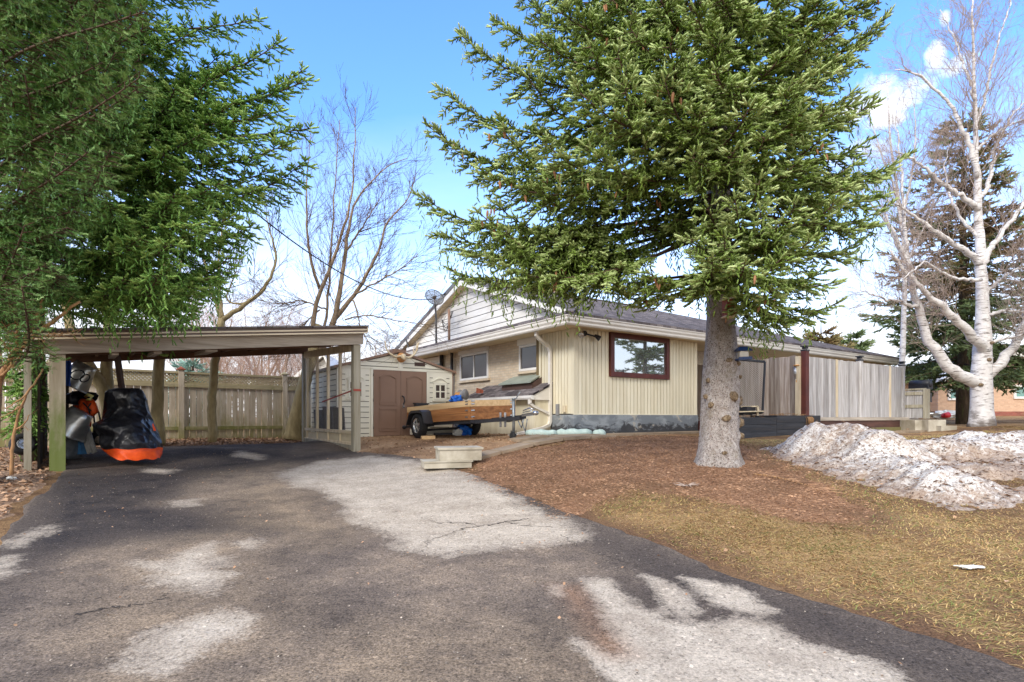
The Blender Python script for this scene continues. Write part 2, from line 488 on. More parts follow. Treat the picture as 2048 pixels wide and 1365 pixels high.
# roof shingles
def shingles(name, ang, moss=0.):
    t = NT(name)
    s = t.sep(t.mapping((1, 1, 1), ang))
    v = t.comb(s[0], s[1], 0.)
    b = t.N.new('ShaderNodeTexBrick'); t.l(v, b.inputs['Vector'])
    b.inputs['Scale'].default_value = 1.; b.inputs['Brick Width'].default_value = .26; b.inputs['Row Height'].default_value = .15
    b.inputs['Mortar Size'].default_value = .008; b.inputs['Mortar Smooth'].default_value = .6; b.inputs['Bias'].default_value = -.1
    b.inputs['Color1'].default_value = (*lin((128, 120, 118)), 1); b.inputs['Color2'].default_value = (*lin((76, 70, 72)), 1)
    b.inputs['Mortar'].default_value = (*lin((52, 48, 52)), 1)
    n = t.noise(t.mapping((5, 8, 5), ang), 1., 5, .7)
    col = t.mix(.8, b.outputs['Color'], t.ramp(n, [(.3, .62), (.7, 1.35)]), 'MULTIPLY')
    if moss:
        m = t.ramp(t.noise(t.mapping((4, 4, 4)), 1., 5, .7), [(.5, 0.), (.7, 1.)])
        col = t.mix(t.math('MULTIPLY', m, moss), col, lin((92, 88, 48)))
    fr = t.N.new('ShaderNodeMath'); fr.operation = 'FRACT'
    t.l(t.math('DIVIDE', s[1], .15), fr.inputs[0])
    g = t.noise(t.mapping((160, 160, 160)), 1., 2, .6)
    t.bump(t.math('ADD', t.math('MULTIPLY', fr.outputs[0], -1.), t.math('MULTIPLY', g, .4)), .8, .012)
    return t.out(col, 1., 0., .03)


M['shingle_u'] = shingles('shingles_front', TH)
M['shingle_v'] = shingles('shingles_side', TV)
M['shingle_c'] = shingles('shingles_carport', TC, .7)
M['shingle_far'] = mat('far_shingles', lin((124, 96, 86)), lin((100, 78, 72)), (2, 2, 2), rough=.9, bump=.1)

# the painted block plinth under the siding: grey blue paint worn through to pale render, dark damp
t = NT('worn_plinth')
v = t.mapping((1, 1, 1))
n1 = t.noise(t.mapping((1.7, 1.7, 3.2)), 1., 6, .62, .5)
n2 = t.noise(t.mapping((2.6, 2.6, 4.5)), 1., 7, .65, .8)
z = t.sep(v)[2]
col = t.mix(t.ramp(n1, [(.40, 0.), (.5, 1.)]), lin((146, 152, 156)), lin((118, 124, 130)))
damp = t.ramp(t.math('ADD', n2, t.math('MULTIPLY', t.math('SUBTRACT', .26, z), 1.1)), [(.46, 0.), (.56, 1.)])
col = t.mix(t.math('MULTIPLY', damp, .92), col, lin((56, 56, 59)))
worn = t.ramp(t.noise(t.mapping((2.1, 2.1, 5.)), 1., 7, .66, .6), [(.57, 0.), (.62, 1.)])
col = t.mix(t.math('MULTIPLY', worn, .8), col, lin((178, 170, 156)))
t.bump(t.noise(t.mapping((24, 24, 24)), 1., 5, .6), .25, .008)
M['plinth'] = t.out(col, .75, 0., .3)

# barks
t = NT('spruce_bark')
n1 = t.noise(t.mapping((16, 16, 12)), 1., 8, .74, .5)
n3 = t.noise(t.mapping((52, 52, 40)), 1., 6, .72, 1.4)
n4 = t.noise(t.mapping((26, 26, 22)), 1., 6, .7, 1.)
n0 = t.noise(t.mapping((3.2, 3.2, 2.4)), 1., 6, .65)
col = t.ramp(n1, [(.30, lin((150, 138, 130))), (.46, lin((190, 180, 174))), (.66, lin((218, 212, 208)))])
col = t.mix(t.ramp(n4, [(.54, 0.), (.64, .6)]), col, lin((150, 122, 106)))
col = t.mix(t.ramp(n3, [(.53, 0.), (.58, .92)]), col, lin((74, 62, 54)))
col = t.mix(t.ramp(n0, [(.52, 0.), (.70, .55)]), col, lin((138, 124, 92)))
t.bump(t.math('ADD', t.math('ADD', n1, n4), t.math('MULTIPLY', n3, -.9)), 1., .035)
M['bark_spruce'] = t.out(col, .9, 0., .2)
M['knot'] = mat('knot_bark', lin((176, 156, 128)), lin((132, 112, 88)), (34, 34, 34), rough=.95, bump=1., c3=lin((72, 60, 50)), lo=.35, hi=.7, bdist=.02)
M['limb'] = mat('limb_bark', lin((96, 74, 60)), lin((66, 50, 42)), (14, 14, 14), rough=.9, bump=.3)
M['barkgrey'] = mat('grey_brown_bark', lin((184, 158, 126)), lin((146, 120, 94)), (16, 16, 2.5), rough=.9, bump=.5, c3=lin((96, 88, 60)), lo=.3, hi=.75, bdist=.015)
M['barkstem'] = mat('grey_stem_bark', lin((170, 150, 126)), lin((136, 116, 96)), (16, 16, 2.5), rough=.9, bump=.4, c3=lin((110, 100, 76)), lo=.3, hi=.75, bdist=.01)
M['barkolive'] = mat('olive_bark', lin((188, 170, 128)), lin((150, 134, 96)), (9, 9, 2.5), rough=.9, bump=.35, bdist=.012)
M['barkdark'] = mat('dark_trunk_bark', lin((104, 88, 70)), lin((66, 54, 44)), (11, 11, 2.6), rough=.95, bump=.6, c3=lin((92, 96, 54)), lo=.3, hi=.78, bdist=.02)
M['twig'] = mat('twig_bark', lin((104, 80, 52)), lin((84, 64, 44)), (6, 6, 6), rough=.9, bump=0)
M['twigred'] = mat('reddish_twigs', lin((176, 148, 132)), lin((148, 120, 106)), (4, 4, 4), rough=.9, bump=0)
M['twigbirch'] = mat('birch_twigs', lin((186, 168, 156)), lin((146, 128, 118)), (6, 6, 6), rough=.9, bump=0)
t = NT('birch_bark')
s = t.sep(t.tc.outputs['Object'])
n1 = t.noise(t.mapping((3.5, 3.5, 26)), 1., 5, .65, .4)
n2 = t.noise(t.mapping((1.6, 1.6, 2.4)), 1., 5, .65)
n3 = t.noise(t.mapping((6, 6, 6)), 1., 4, .6)
col = t.ramp(n3, [(.3, lin((222, 220, 219))), (.7, lin((196, 190, 187)))])
col = t.mix(t.ramp(n1, [(.55, 0.), (.62, .85)]), col, lin((92, 80, 72)))
low = t.math('MULTIPLY', t.math('SUBTRACT', 1.0, s[2]), .22)
col = t.mix(t.ramp(t.math('ADD', n2, low), [(.60, 0.), (.74, .8)]), col, lin((92, 82, 74)))
t.bump(n1, .4, .01)
M['birch'] = t.out(col, .7, 0., .3)

# needles: the shade of each shoot is its own
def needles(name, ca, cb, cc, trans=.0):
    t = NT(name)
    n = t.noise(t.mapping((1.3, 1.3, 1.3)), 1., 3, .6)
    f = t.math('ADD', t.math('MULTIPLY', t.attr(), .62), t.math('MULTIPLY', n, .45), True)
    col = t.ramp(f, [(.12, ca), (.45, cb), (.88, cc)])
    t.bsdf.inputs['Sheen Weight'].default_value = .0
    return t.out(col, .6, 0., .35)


M['needle_main'] = needles('spruce_needles', lin((62, 76, 28)), lin((112, 136, 54)), lin((196, 212, 148)))
M['needle_left'] = needles('dark_spruce_needles', lin((52, 84, 34)), lin((102, 144, 60)), lin((172, 200, 112)))
M['needle_yew'] = needles('yew_needles', lin((40, 72, 28)), lin((78, 120, 50)), lin((156, 188, 116)))
M['needle_far'] = needles('olive_needles', lin((60, 72, 40)), lin((88, 104, 62)), lin((124, 140, 92)))
M['needle_rust'] = needles('rusty_needles', lin((92, 70, 50)), lin((116, 94, 62)), lin((128, 122, 76)))
M['needle_blue'] = needles('blue_spruce_needles', lin((98, 130, 116)), lin((128, 160, 146)), lin((164, 190, 176)))

# ground stuffs
t = NT('lawn_soil')
v = t.mapping((1, 1, 1))
n1 = t.noise(t.mapping((.55, .55, .55)), 1., 6, .65)
n2 = t.noise(t.mapping((7, 7, 7)), 1., 6, .75)
n3 = t.noise(t.mapping((60, 60, 60)), 1., 4, .7)
col = t.ramp(t.math('ADD', t.math('MULTIPLY', n1, .6), t.math('MULTIPLY', n2, .4)), [(.36, lin((106, 80, 60))), (.47, lin((150, 118, 84))), (.58, lin((190, 156, 112))), (.72, lin((162, 140, 92)))])
col = t.mix(1., col, t.ramp(n3, [(.34, .45), (.66, 1.35)]), 'MULTIPLY')
col = t.mix(t.math('MULTIPLY', t.attr('bare'), t.ramp(n2, [(.3, .6), (.6, 1.)])), col, t.ramp(n3, [(.34, lin((74, 54, 42))), (.66, lin((146, 112, 86)))]))
t.bump(t.math('ADD', n3, n2), .9, .04)
M['lawn'] = t.out(col, .95, 0., .15)

t = NT('needle_mulch')
n1 = t.noise(t.mapping((.9, .9, .9)), 1., 5, .6)
n2 = t.noise(t.mapping((26, 26, 26)), 1., 6, .75, .6)
n3 = t.noise(t.mapping((80, 80, 80)), 1., 3, .7)
col = t.ramp(n2, [(.34, lin((108, 80, 60))), (.5, lin((156, 117, 88))), (.68, lin((186, 150, 120)))])
col = t.mix(t.ramp(n1, [(.45, 0.), (.7, .6)]), col, lin((104, 84, 60)))
col = t.mix(1., col, t.ramp(n3, [(.3, .65), (.7, 1.25)]), 'MULTIPLY')
t.bump(t.math('ADD', n2, n3), .8, .025)
M['mulch'] = t.out(col, .95, 0., .15)
M['chips'] = mat('needles_and_chips', lin((182, 144, 114)), lin((128, 96, 74)), (3, 3, 3), rough=.9, bump=0, rnd=.9)
M['leafbits'] = mat('dead_leaves', lin((188, 154, 124)), lin((146, 112, 86)), (3, 3, 3), rough=.9, bump=0, rnd=.8)
M['litterbed'] = mat('leaf_litter_bed', lin((172, 140, 112)), lin((120, 94, 74)), (16, 16, 16), rough=.95, bump=.6, c3=lin((198, 170, 142)), lo=.35, hi=.66, bdist=.03)
M['debris'] = mat('snow_debris', lin((128, 98, 74)), lin((90, 68, 52)), (3, 3, 3), rough=.9, bump=0, rnd=.8)

t = NT('grass_blade')
n = t.noise(t.mapping((.8, .8, .8)), 1., 4, .65)
f = t.math('ADD', t.math('MULTIPLY', t.attr(), .5), t.math('MULTIPLY', n, .6))
col = t.ramp(f, [(.27, lin((122, 86, 56))), (.42, lin((184, 142, 90))), (.57, lin((218, 186, 128))), (.70, lin((172, 152, 90))), (.82, lin((112, 122, 56)))])
M['blade'] = t.out(col, .8, 0., .2)
M['blade_green'] = mat('green_blade', lin((112, 122, 62)), lin((140, 138, 78)), (3, 3, 3), rough=.8, bump=0, rnd=.5)

t = NT('yard_gravel')
n1 = t.noise(t.mapping((1.1, 1.1, 1.1)), 1., 5, .6)
n2 = t.voro(t.mapping((38, 38, 38)), 1., 'F1', 'Color')
n3 = t.noise(t.mapping((50, 50, 50)), 1., 4, .7)
col = t.ramp(n1, [(.35, lin((122, 92, 66))), (.55, lin((162, 130, 98))), (.72, lin((184, 156, 124)))])
col = t.mix(.5, col, t.ramp(n2, [(.1, .6), (.9, 1.35)]), 'MULTIPLY')
col = t.mix(1., col, t.ramp(n3, [(.3, .7), (.7, 1.2)]), 'MULTIPLY')
t.bump(n3, .6, .02)
M['gravel'] = t.out(col, .9, 0., .25)

t = NT('driveway_asphalt')
n1 = t.noise(t.mapping((.42, .42, .42)), 1., 6, .6, .4)
n2 = t.noise(t.mapping((2.6, 2.6, 2.6)), 1., 7, .72)
n3 = t.noise(t.mapping((70, 70, 70)), 1., 5, .78)
n5 = t.noise(t.mapping((30, 30, 30)), 1., 5, .7)
v3 = t.voro(t.mapping((48, 48, 48)), 1., 'F1', 'Color')
col = t.ramp(t.math('ADD', t.math('MULTIPLY', n1, .6), t.math('MULTIPLY', n2, .4)), [(.38, lin((86, 77, 71))), (.5, lin((114, 102, 92))), (.6, lin((144, 128, 112)))])
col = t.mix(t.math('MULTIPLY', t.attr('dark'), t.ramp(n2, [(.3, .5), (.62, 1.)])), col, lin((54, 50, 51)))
tan = t.math('MULTIPLY', t.attr('tan'), t.ramp(n2, [(.34, .25), (.6, 1.)]))
col = t.mix(t.math('MULTIPLY', tan, .75), col, lin((164, 144, 120)))
edge_n = t.noise(t.mapping((2.4, 2.4, 2.4)), 1., 10, .74, .6)
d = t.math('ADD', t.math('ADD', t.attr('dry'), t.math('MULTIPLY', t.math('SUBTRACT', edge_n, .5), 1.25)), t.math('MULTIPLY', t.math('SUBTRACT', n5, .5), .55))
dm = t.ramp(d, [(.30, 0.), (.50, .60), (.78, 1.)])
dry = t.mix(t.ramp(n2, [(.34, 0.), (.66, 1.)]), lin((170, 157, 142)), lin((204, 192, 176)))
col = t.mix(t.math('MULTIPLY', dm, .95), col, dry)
col = t.mix(t.math('MULTIPLY', t.attr('rust'), t.ramp(n2, [(.3, .3), (.6, .9)])), col, lin((150, 116, 92)))
grain = t.ramp(n3, [(.36, .34), (.5, 1.), (.64, 1.6)])
col = t.mix(t.math('SUBTRACT', 1., t.math('MULTIPLY', dm, .5)), col, grain, 'MULTIPLY')
col = t.mix(.6, col, t.ramp(v3, [(.0, .5), (.35, .97), (.86, 1.05), (.94, 1.8)]), 'MULTIPLY')
col = t.mix(.85, col, t.ramp(n5, [(.33, .38), (.44, 1.)]), 'MULTIPLY')
t.bump(t.math('ADD', n3, n5), .7, .014)
M['asphalt'] = t.out(col, .88, 0., .2)
M['grit'] = mat('loose_grit', lin((176, 164, 148)), lin((92, 82, 74)), (9, 9, 9), rough=.9, bump=0, rnd=1.2)
M['crack'] = mat('crack_fill', lin((58, 52, 48)), None, (9, 9, 9), rough=.95, bump=0)

t = NT('old_snow')
n1 = t.noise(t.mapping((1.6, 1.6, 1.6)), 1., 6, .65, .3)
n2 = t.noise(t.mapping((9, 9, 9)), 1., 7, .72, .8)
n3 = t.noise(t.mapping((30, 30, 30)), 1., 6, .75, 1.)
col = t.ramp(n1, [(.32, lin((196, 186, 176))), (.56, lin((228, 225, 221)))])
dirt = t.ramp(t.math('ADD', n2, t.math('MULTIPLY', t.attr('dirt'), .30)), [(.49, 0.), (.66, .75)])
col = t.mix(dirt, col, lin((150, 124, 102)))
col = t.mix(t.ramp(n3, [(.505, 0.), (.58, .85)]), col, lin((118, 92, 72)))
t.bump(t.math('ADD', n2, n3), .7, .03)
M['snow'] = t.out(col, .7, 0., .3)


# nets: wires over an open ground
def net(name, color, pitch, width, ang, diag=True, plane='v'):
    t = NT(name)
    s = t.sep(t.mapping((1, 1, 1), ang))
    a, b = s[0], s[2]
    if diag:
        a, b = t.math('ADD', s[0], s[2]), t.math('SUBTRACT', s[0], s[2])
    def line(q):
        fr = t.N.new('ShaderNodeMath'); fr.operation = 'FRACT'; t.l(t.math('DIVIDE', q, pitch), fr.inputs[0])
        return t.math('LESS_THAN', fr.outputs[0], width / pitch)
    k = t.math('MAXIMUM', line(a), line(b))
    t.l(k, t.bsdf.inputs['Alpha'])
    return t.out(color, .6, .3, .4)


M['net_screen'] = net('screen_wire', lin((190, 188, 180)), .03, .0016, math.atan2(.785, -.62), False)
M['net_trellis'] = net('trellis_wire', lin((186, 184, 180)), .05, .007, TV)
M['net_dish'] = net('dish_mesh', lin((120, 124, 128)), .02, .0095, TV, False)
M['lattice'] = None
# ------------------------------------------------------------------ ground, drive, beds
def axis_steps(lo, hi, a, b, fine, coarse):
    q = [a]
    while q[-1] < b:
        q.append(q[-1] + fine)
    s = fine
    up = [q[-1]]
    while up[-1] < hi:
        s = min(s * 1.25, coarse); up.append(up[-1] + s)
    s = fine
    dn = [a]
    while dn[-1] > lo:
        s = min(s * 1.25, coarse); dn.append(dn[-1] - s)
    return np.array(dn[:0:-1] + q + up[1:])


gx = axis_steps(-420, 420, -11, 15, .16, 40)
gy = axis_steps(-60, 600, 1.5, 19, .16, 40)
X, Y = np.meshgrid(gx, gy)


def tzb(X, Y):
    out = np.empty(X.shape)
    for i in range(X.shape[0]):
        out[i] = tz(X[i], Y[i])
    return out


Z = tzb(X, Y)
b = MB(); b.grid(np.stack([X, Y, Z], -1))
lawn = part('lawn', b, M['lawn'], kind='structure')


def pxpoly(P):
    return np.array([hit(*p)[:2] for p in P])


def inside(P, x, y):
    x = np.asarray(x); y = np.asarray(y)
    c = np.zeros(x.shape, bool)
    n = len(P)
    for i in range(n):
        (x0, y0), (x1, y1) = P[i], P[(i + 1) % n]
        m = ((y0 > y) != (y1 > y)) & (x < (x1 - x0) * (y - y0) / (y1 - y0 + 1e-12) + x0)
        c ^= m
    return c


def sdf(P, x, y):
    """signed distance to an outline, positive inside"""
    x = np.asarray(x, float); y = np.asarray(y, float)
    d = np.full(x.shape, 1e9)
    n = len(P)
    for i in range(n):
        a = P[i]; e = P[(i + 1) % n] - a
        t = np.clip(((x - a[0]) * e[0] + (y - a[1]) * e[1]) / (e @ e + 1e-12), 0, 1)
        d = np.minimum(d, np.hypot(x - a[0] - t * e[0], y - a[1] - t * e[1]))
    return np.where(inside(P, x, y), d, -d)


def smooth_noise(x, y, s, seed=0):
    r = np.random.default_rng(seed)
    out = np.zeros(np.shape(x))
    for k in range(7):
        a, ph, f = r.random() * 2 * pi, r.random() * 9, s * (1 + r.random() * 1.6)
        out += np.sin((x * cos(a) + y * sin(a)) * f + ph)
    return out / 4


def polyline(P, n):
    P = np.asarray(P, float)
    s = np.concatenate([[0], np.cumsum(np.linalg.norm(np.diff(P, axis=0), axis=1))])
    t = np.linspace(0, s[-1], n)
    return np.stack([np.interp(t, s, P[:, k]) for k in range(P.shape[1])], -1)


def polyline_y(P, ys):
    P = np.asarray(P, float)
    return np.interp(ys, P[:, 1], P[:, 0])


# the driveway: rows across, from behind the camera to the back of the carport and the yard
left_edge = [(-4.3, -3), (-4.2, 1), (-4.35, 4), (-4.75, 5.08), (-5.8, 6.6), (-6.75, 8.2), (-7.3, 9.0), (-8.3, 10.2), (-9.0, 11.3), (-9.2, 11.9), (-9.2, 16)]
right_edge = [(4.6, -3), (3.6, 1), (2.66, 2.88), (1.8, 4.18), (1.12, 5.5), (.46, 6.7), (-.2, 8.0), (-.5, 8.7), (-.95, 9.5), (-1.4, 10.2), (-2.5, 11.2), (-3.3, 11.9), (-4.4, 13.2), (-5.5, 14.5), (-6, 15)]
ys = np.concatenate([np.linspace(-3, 2, 20)[:-1], np.arange(2, 14.6, .045)])
nx = 170
xl = polyline_y(left_edge, ys) + .05 * smooth_noise(ys, ys * 0, 3.1, 4) + .03 * smooth_noise(ys, ys * 0, 11, 5)
xr = polyline_y(right_edge, ys) + .05 * smooth_noise(ys, ys * 0, 2.7, 6) + .03 * smooth_noise(ys, ys * 0, 13, 7)
back = 12.6          # beyond this only the strip before the fence side is left
U = np.linspace(0, 1, nx)
DX = xl[:, None] + (xr - xl)[:, None] * U[None]
DY = np.repeat(ys[:, None], nx, 1)
# the rear boundary runs parallel to the board fence
rear = lambda x: 11.75 + (x + 9.2) * .62
DY = np.minimum(DY, rear(DX) + .06 * smooth_noise(DX, DX * 0, 4, 8))
DZ = tzb(DX, DY) + .022
edge = np.minimum((DX - xl[:, None]), (xr[:, None] - DX))
DZ -= np.clip(.06 - edge, 0, .06) * .7
b = MB(); b.grid(np.stack([DX, DY, DZ], -1))
drive = part('driveway', b, M['asphalt'], kind='structure')

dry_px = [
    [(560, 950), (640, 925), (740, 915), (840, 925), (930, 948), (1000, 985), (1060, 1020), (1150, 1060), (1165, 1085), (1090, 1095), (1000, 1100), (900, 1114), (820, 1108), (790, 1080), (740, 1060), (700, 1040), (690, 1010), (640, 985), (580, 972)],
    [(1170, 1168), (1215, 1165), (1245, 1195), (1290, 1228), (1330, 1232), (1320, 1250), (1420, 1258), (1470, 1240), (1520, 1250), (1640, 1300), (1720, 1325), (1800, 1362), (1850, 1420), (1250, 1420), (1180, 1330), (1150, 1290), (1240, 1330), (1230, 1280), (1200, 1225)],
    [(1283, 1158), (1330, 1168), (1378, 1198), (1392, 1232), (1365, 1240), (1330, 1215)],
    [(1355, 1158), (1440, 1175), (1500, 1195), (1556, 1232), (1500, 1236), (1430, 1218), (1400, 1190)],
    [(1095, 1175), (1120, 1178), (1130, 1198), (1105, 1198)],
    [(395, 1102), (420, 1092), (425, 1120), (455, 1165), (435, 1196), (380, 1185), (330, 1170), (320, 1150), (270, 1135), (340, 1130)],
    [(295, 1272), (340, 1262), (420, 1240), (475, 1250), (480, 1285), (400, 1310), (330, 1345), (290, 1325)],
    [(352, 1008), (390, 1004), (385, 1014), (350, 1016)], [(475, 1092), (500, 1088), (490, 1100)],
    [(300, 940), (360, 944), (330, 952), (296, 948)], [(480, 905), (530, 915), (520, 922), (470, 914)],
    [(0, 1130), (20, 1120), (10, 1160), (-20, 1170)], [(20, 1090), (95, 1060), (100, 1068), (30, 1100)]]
tan_px = [[(200, 1220), (420, 1180), (520, 1200), (560, 1290), (520, 1365), (200, 1400), (150, 1300)],
          [(500, 1330), (900, 1250), (1150, 1290), (1200, 1420), (500, 1420)],
          [(250, 1110), (480, 1070), (500, 1180), (320, 1220), (220, 1160)], [(560, 930), (420, 950), (500, 1050), (640, 1090), (700, 1060)]]
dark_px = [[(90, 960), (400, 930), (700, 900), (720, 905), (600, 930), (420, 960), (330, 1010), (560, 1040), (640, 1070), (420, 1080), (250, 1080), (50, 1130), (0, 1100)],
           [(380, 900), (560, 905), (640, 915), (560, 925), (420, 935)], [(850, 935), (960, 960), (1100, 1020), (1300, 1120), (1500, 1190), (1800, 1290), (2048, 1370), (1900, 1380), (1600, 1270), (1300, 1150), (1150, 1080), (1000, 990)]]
rust_px = [[(1110, 1180), (1150, 1182), (1185, 1225), (1215, 1270), (1260, 1320), (1225, 1322), (1190, 1290), (1160, 1240)]]


def field(polys, soft):
    f = np.zeros(DX.size)
    x = DX.ravel(); y = DY.ravel()
    for P in polys:
        P = pxpoly(P)
        d = sdf(P, x, y)
        f = np.maximum(f, np.clip(.5 + d / soft, 0, 1))
    return f.astype(np.float32)


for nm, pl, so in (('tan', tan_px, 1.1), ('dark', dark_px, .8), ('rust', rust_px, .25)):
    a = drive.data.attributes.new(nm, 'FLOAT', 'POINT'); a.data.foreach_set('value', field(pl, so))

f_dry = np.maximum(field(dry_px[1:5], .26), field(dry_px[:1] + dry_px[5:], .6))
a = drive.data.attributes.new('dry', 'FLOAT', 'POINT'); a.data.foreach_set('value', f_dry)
# a crack across the pale patch
b = MB()


def crack(pts, n, w0, wob=.022):
    cp = polyline([hit(*p) for p in pts], n)
    cp[1:-1, 0] += wob * RNG.normal(size=n - 2); cp[1:-1, 1] += wob * .8 * RNG.normal(size=n - 2)
    top = []
    for i, p in enumerate(cp):
        w = w0 * (.4 + RNG.random()) * (1 - .7 * i / n)
        top.append([(p[0], p[1] - w, tz(p[0], p[1] - w) + .0255), (p[0], p[1] + w, tz(p[0], p[1] + w) + .0255)])
    b.grid(np.array(top), smooth=False)


crack(((1056, 1042), (1040, 1046), (1012, 1049), (990, 1055), (960, 1058), (930, 1062), (905, 1072)), 60, .012)
crack(((960, 1058), (925, 1050), (880, 1052), (840, 1040)), 40, .006)
crack(((1012, 1049), (1060, 1060), (1100, 1058)), 30, .006)
crack(((905, 1072), (860, 1085), (845, 1110), (800, 1120)), 40, .006)
crack(((1120, 1075), (1180, 1110), (1250, 1130), (1330, 1160), (1440, 1196)), 60, .005)
crack(((150, 1240), (220, 1225), (300, 1215), (350, 1190)), 50, .007)
part('driveway_crack', b, M['crack'], kind='structure')


def sheet(name, P, m, step, lift, wob=.08, kind='structure', ragged=14.):
    """a thin sheet over the ground inside an outline, its edge dipping under the ground"""
    P = np.asarray(P, float)
    x = np.arange(P[:, 0].min() - .4, P[:, 0].max() + .4, step); y = np.arange(P[:, 1].min() - .4, P[:, 1].max() + .4, step)
    X, Y = np.meshgrid(x, y)
    d = sdf(P, X, Y) + wob * smooth_noise(X, Y, 3.2, 21) + wob * .6 * smooth_noise(X, Y, ragged, 22)
    Z = tzb(X, Y) + np.clip(lift * np.tanh(d / .18), -.05, lift)
    m4 = np.maximum.reduce([d[:-1, :-1], d[1:, :-1], d[:-1, 1:], d[1:, 1:]]) > -.06
    b = MB(); b.grid(np.stack([X, Y, Z], -1), mask=m4)
    return part(name, b, m, kind=kind)


mulch_px = [(905, 925), (960, 912), (1090, 893), (1215, 878), (1345, 873), (1400, 876), (1490, 893), (1560, 922), (1630, 957), (1705, 1000), (1722, 1028), (1690, 1049), (1600, 1044), (1500, 1018), (1380, 998), (1275, 985), (1200, 1008), (1150, 1032), (1090, 1012), (1000, 968), (940, 940)]
mulch_P = pxpoly(mulch_px)
sheet('mulch_bed', mulch_P, M['mulch'], .09, .02, .16, ragged=9.)
litter_P = np.array([(-12, 2), (-4.9, 4.4), (-4.9, 5.0), (-5.9, 6.6), (-6.85, 8.2), (-7.5, 9.1), (-9.3, 11.5), (-11, 13.5), (-16, 12)])
sheet('leaf_litter', litter_P, M['litterbed'], .11, .018, .06)
back_P = np.array([(-9.6, 11.6), (-8.6, 12.2), (-7.0, 13.2), (-5.6, 14.05), (-5.0, 15.6), (-6.0, 17.2), (-8.5, 15.4), (-11, 13.4)])
sheet('fence_leaf_litter', back_P, M['litterbed'], .11, .03, .05)
yard_P = np.array([(-3.45, 11.75), (-2.6, 11.0), (-1.7, 10.35), (-1.15, 9.75), (-.6, 10.4), (.4, 11.2), (1.0, 12.2), (.9, 13.4), (-1.0, 16.5), (-2, 15.4), (-4.4, 13.8), (-5.5, 14.6), (-4.3, 13.0)])
sheet('gravel_yard', yard_P, M['gravel'], .1, .03, .06)

# paving slabs leading from the steps to the house, and along its front
b = MB()
pa = vec(-.95, 9.95); pb = vec(2.05, 12.15)
dd = nrm(pb - pa); nn = vec(-dd[1], dd[0])
L = np.linalg.norm(pb - pa)
k = 0.
while k < L - .1:
    for s in (0, 1):
        ln = .74
        c = pa + dd * (k + ln / 2) + nn * (.05 + s * .46 - .1)
        z = float(tz(c[0], c[1])) + .035 + random.uniform(-.012, .012)
        if s == 1 and k < 1.4:
            continue
        ax = dd * (ln - .03); ay = nn * .44
        sl = float(tz(*(c + dd * .37)) - tz(*(c - dd * .37)))
        b.cbox((c[0], c[1], z), (ax[0], ax[1], sl), (ay[0], ay[1], 0), (0, 0, .06))
    k += .76


def H(a, bb, z):
    return vec(1.456 + .827 * a - .563 * bb, 13 + .562 * a + .826 * bb, z)


for i in range(9):
    a0 = .6 + i * .62
    c = H(a0 + .3, -.5 - .04 * (i % 2), 0)
    z = float(tz(c[0], c[1])) + .02
    b.cbox((c[0], c[1], z), H(.6, 0, 0) - H(0, 0, 0), H(0, .5, 0) - H(0, 0, 0), (0, 0, .06))
for i in range(8):
    c = H(6.3 + i * .72, -3.0, 0)
    z = float(tz(c[0], c[1])) + .03
    b.cbox((c[0], c[1], z), H(.7, 0, 0) - H(0, 0, 0), H(0, .6, 0) - H(0, 0, 0), (0, 0, .06))
part('path', b, M['flag'], kind='structure')

def snow_h(x, y):
    def ridge(ax, ay, bx, by, h, w):
        e = vec(bx - ax, by - ay); t = np.clip(((x - ax) * e[0] + (y - ay) * e[1]) / (e @ e), 0, 1)
        d = np.hypot(x - ax - t * e[0], y - ay - t * e[1])
        return h * np.exp(-(d / w) ** 2) * (1 - .0 * t)
    h = ridge(5.15, 9.2, 5.55, 8.3, .63, .62)
    h = np.maximum(h, ridge(5.35, 8.4, 5.2, 6.5, .34, .66))
    h = np.maximum(h, ridge(4.75, 9.0, 4.9, 7.6, .24, .5))
    h = np.maximum(h, ridge(5.7, 8.6, 7.9, 8.8, .34, .62))
    h = np.maximum(h, ridge(7.3, 8.9, 11.5, 9.4, .38, .95))
    h = np.maximum(h, ridge(6.3, 7.4, 8.8, 7.7, .22, .55))
    h = np.maximum(h, ridge(4.55, 10.0, 4.9, 9.9, .14, .25))
    return h - .11 + .05 * smooth_noise(x, y, 3., 61) + .035 * smooth_noise(x, y, 8., 62) + .016 * smooth_noise(x, y, 19., 63) + .006 * smooth_noise(x, y, 43., 64)



RE_P = np.array(right_edge[:12] + [(-9, 12), (-9, -3)], float)
_f = (np.abs(X) < 18) & (Y > -4) & (Y < 24)
bare = np.zeros(X.shape)
_d = sdf(RE_P, X[_f], Y[_f])
bare[_f] = np.maximum(np.clip(1.15 - np.abs(_d) / .42 + .45 * smooth_noise(X[_f], Y[_f], 2.6, 81), 0, 1), np.clip(smooth_noise(X[_f], Y[_f], 1.5, 82) * 1.3 - .35, 0, .8) * (X[_f] > 0))
bare[_f] = np.maximum(bare[_f], np.clip(1.1 - np.abs(snow_h(X[_f], Y[_f]) + .03) / .07, 0, 1) * (X[_f] > 3) * (Y[_f] < 12) * .95)
a = lawn.data.attributes.new('bare', 'FLOAT', 'POINT'); a.data.foreach_set('value', bare.ravel().astype(np.float32))


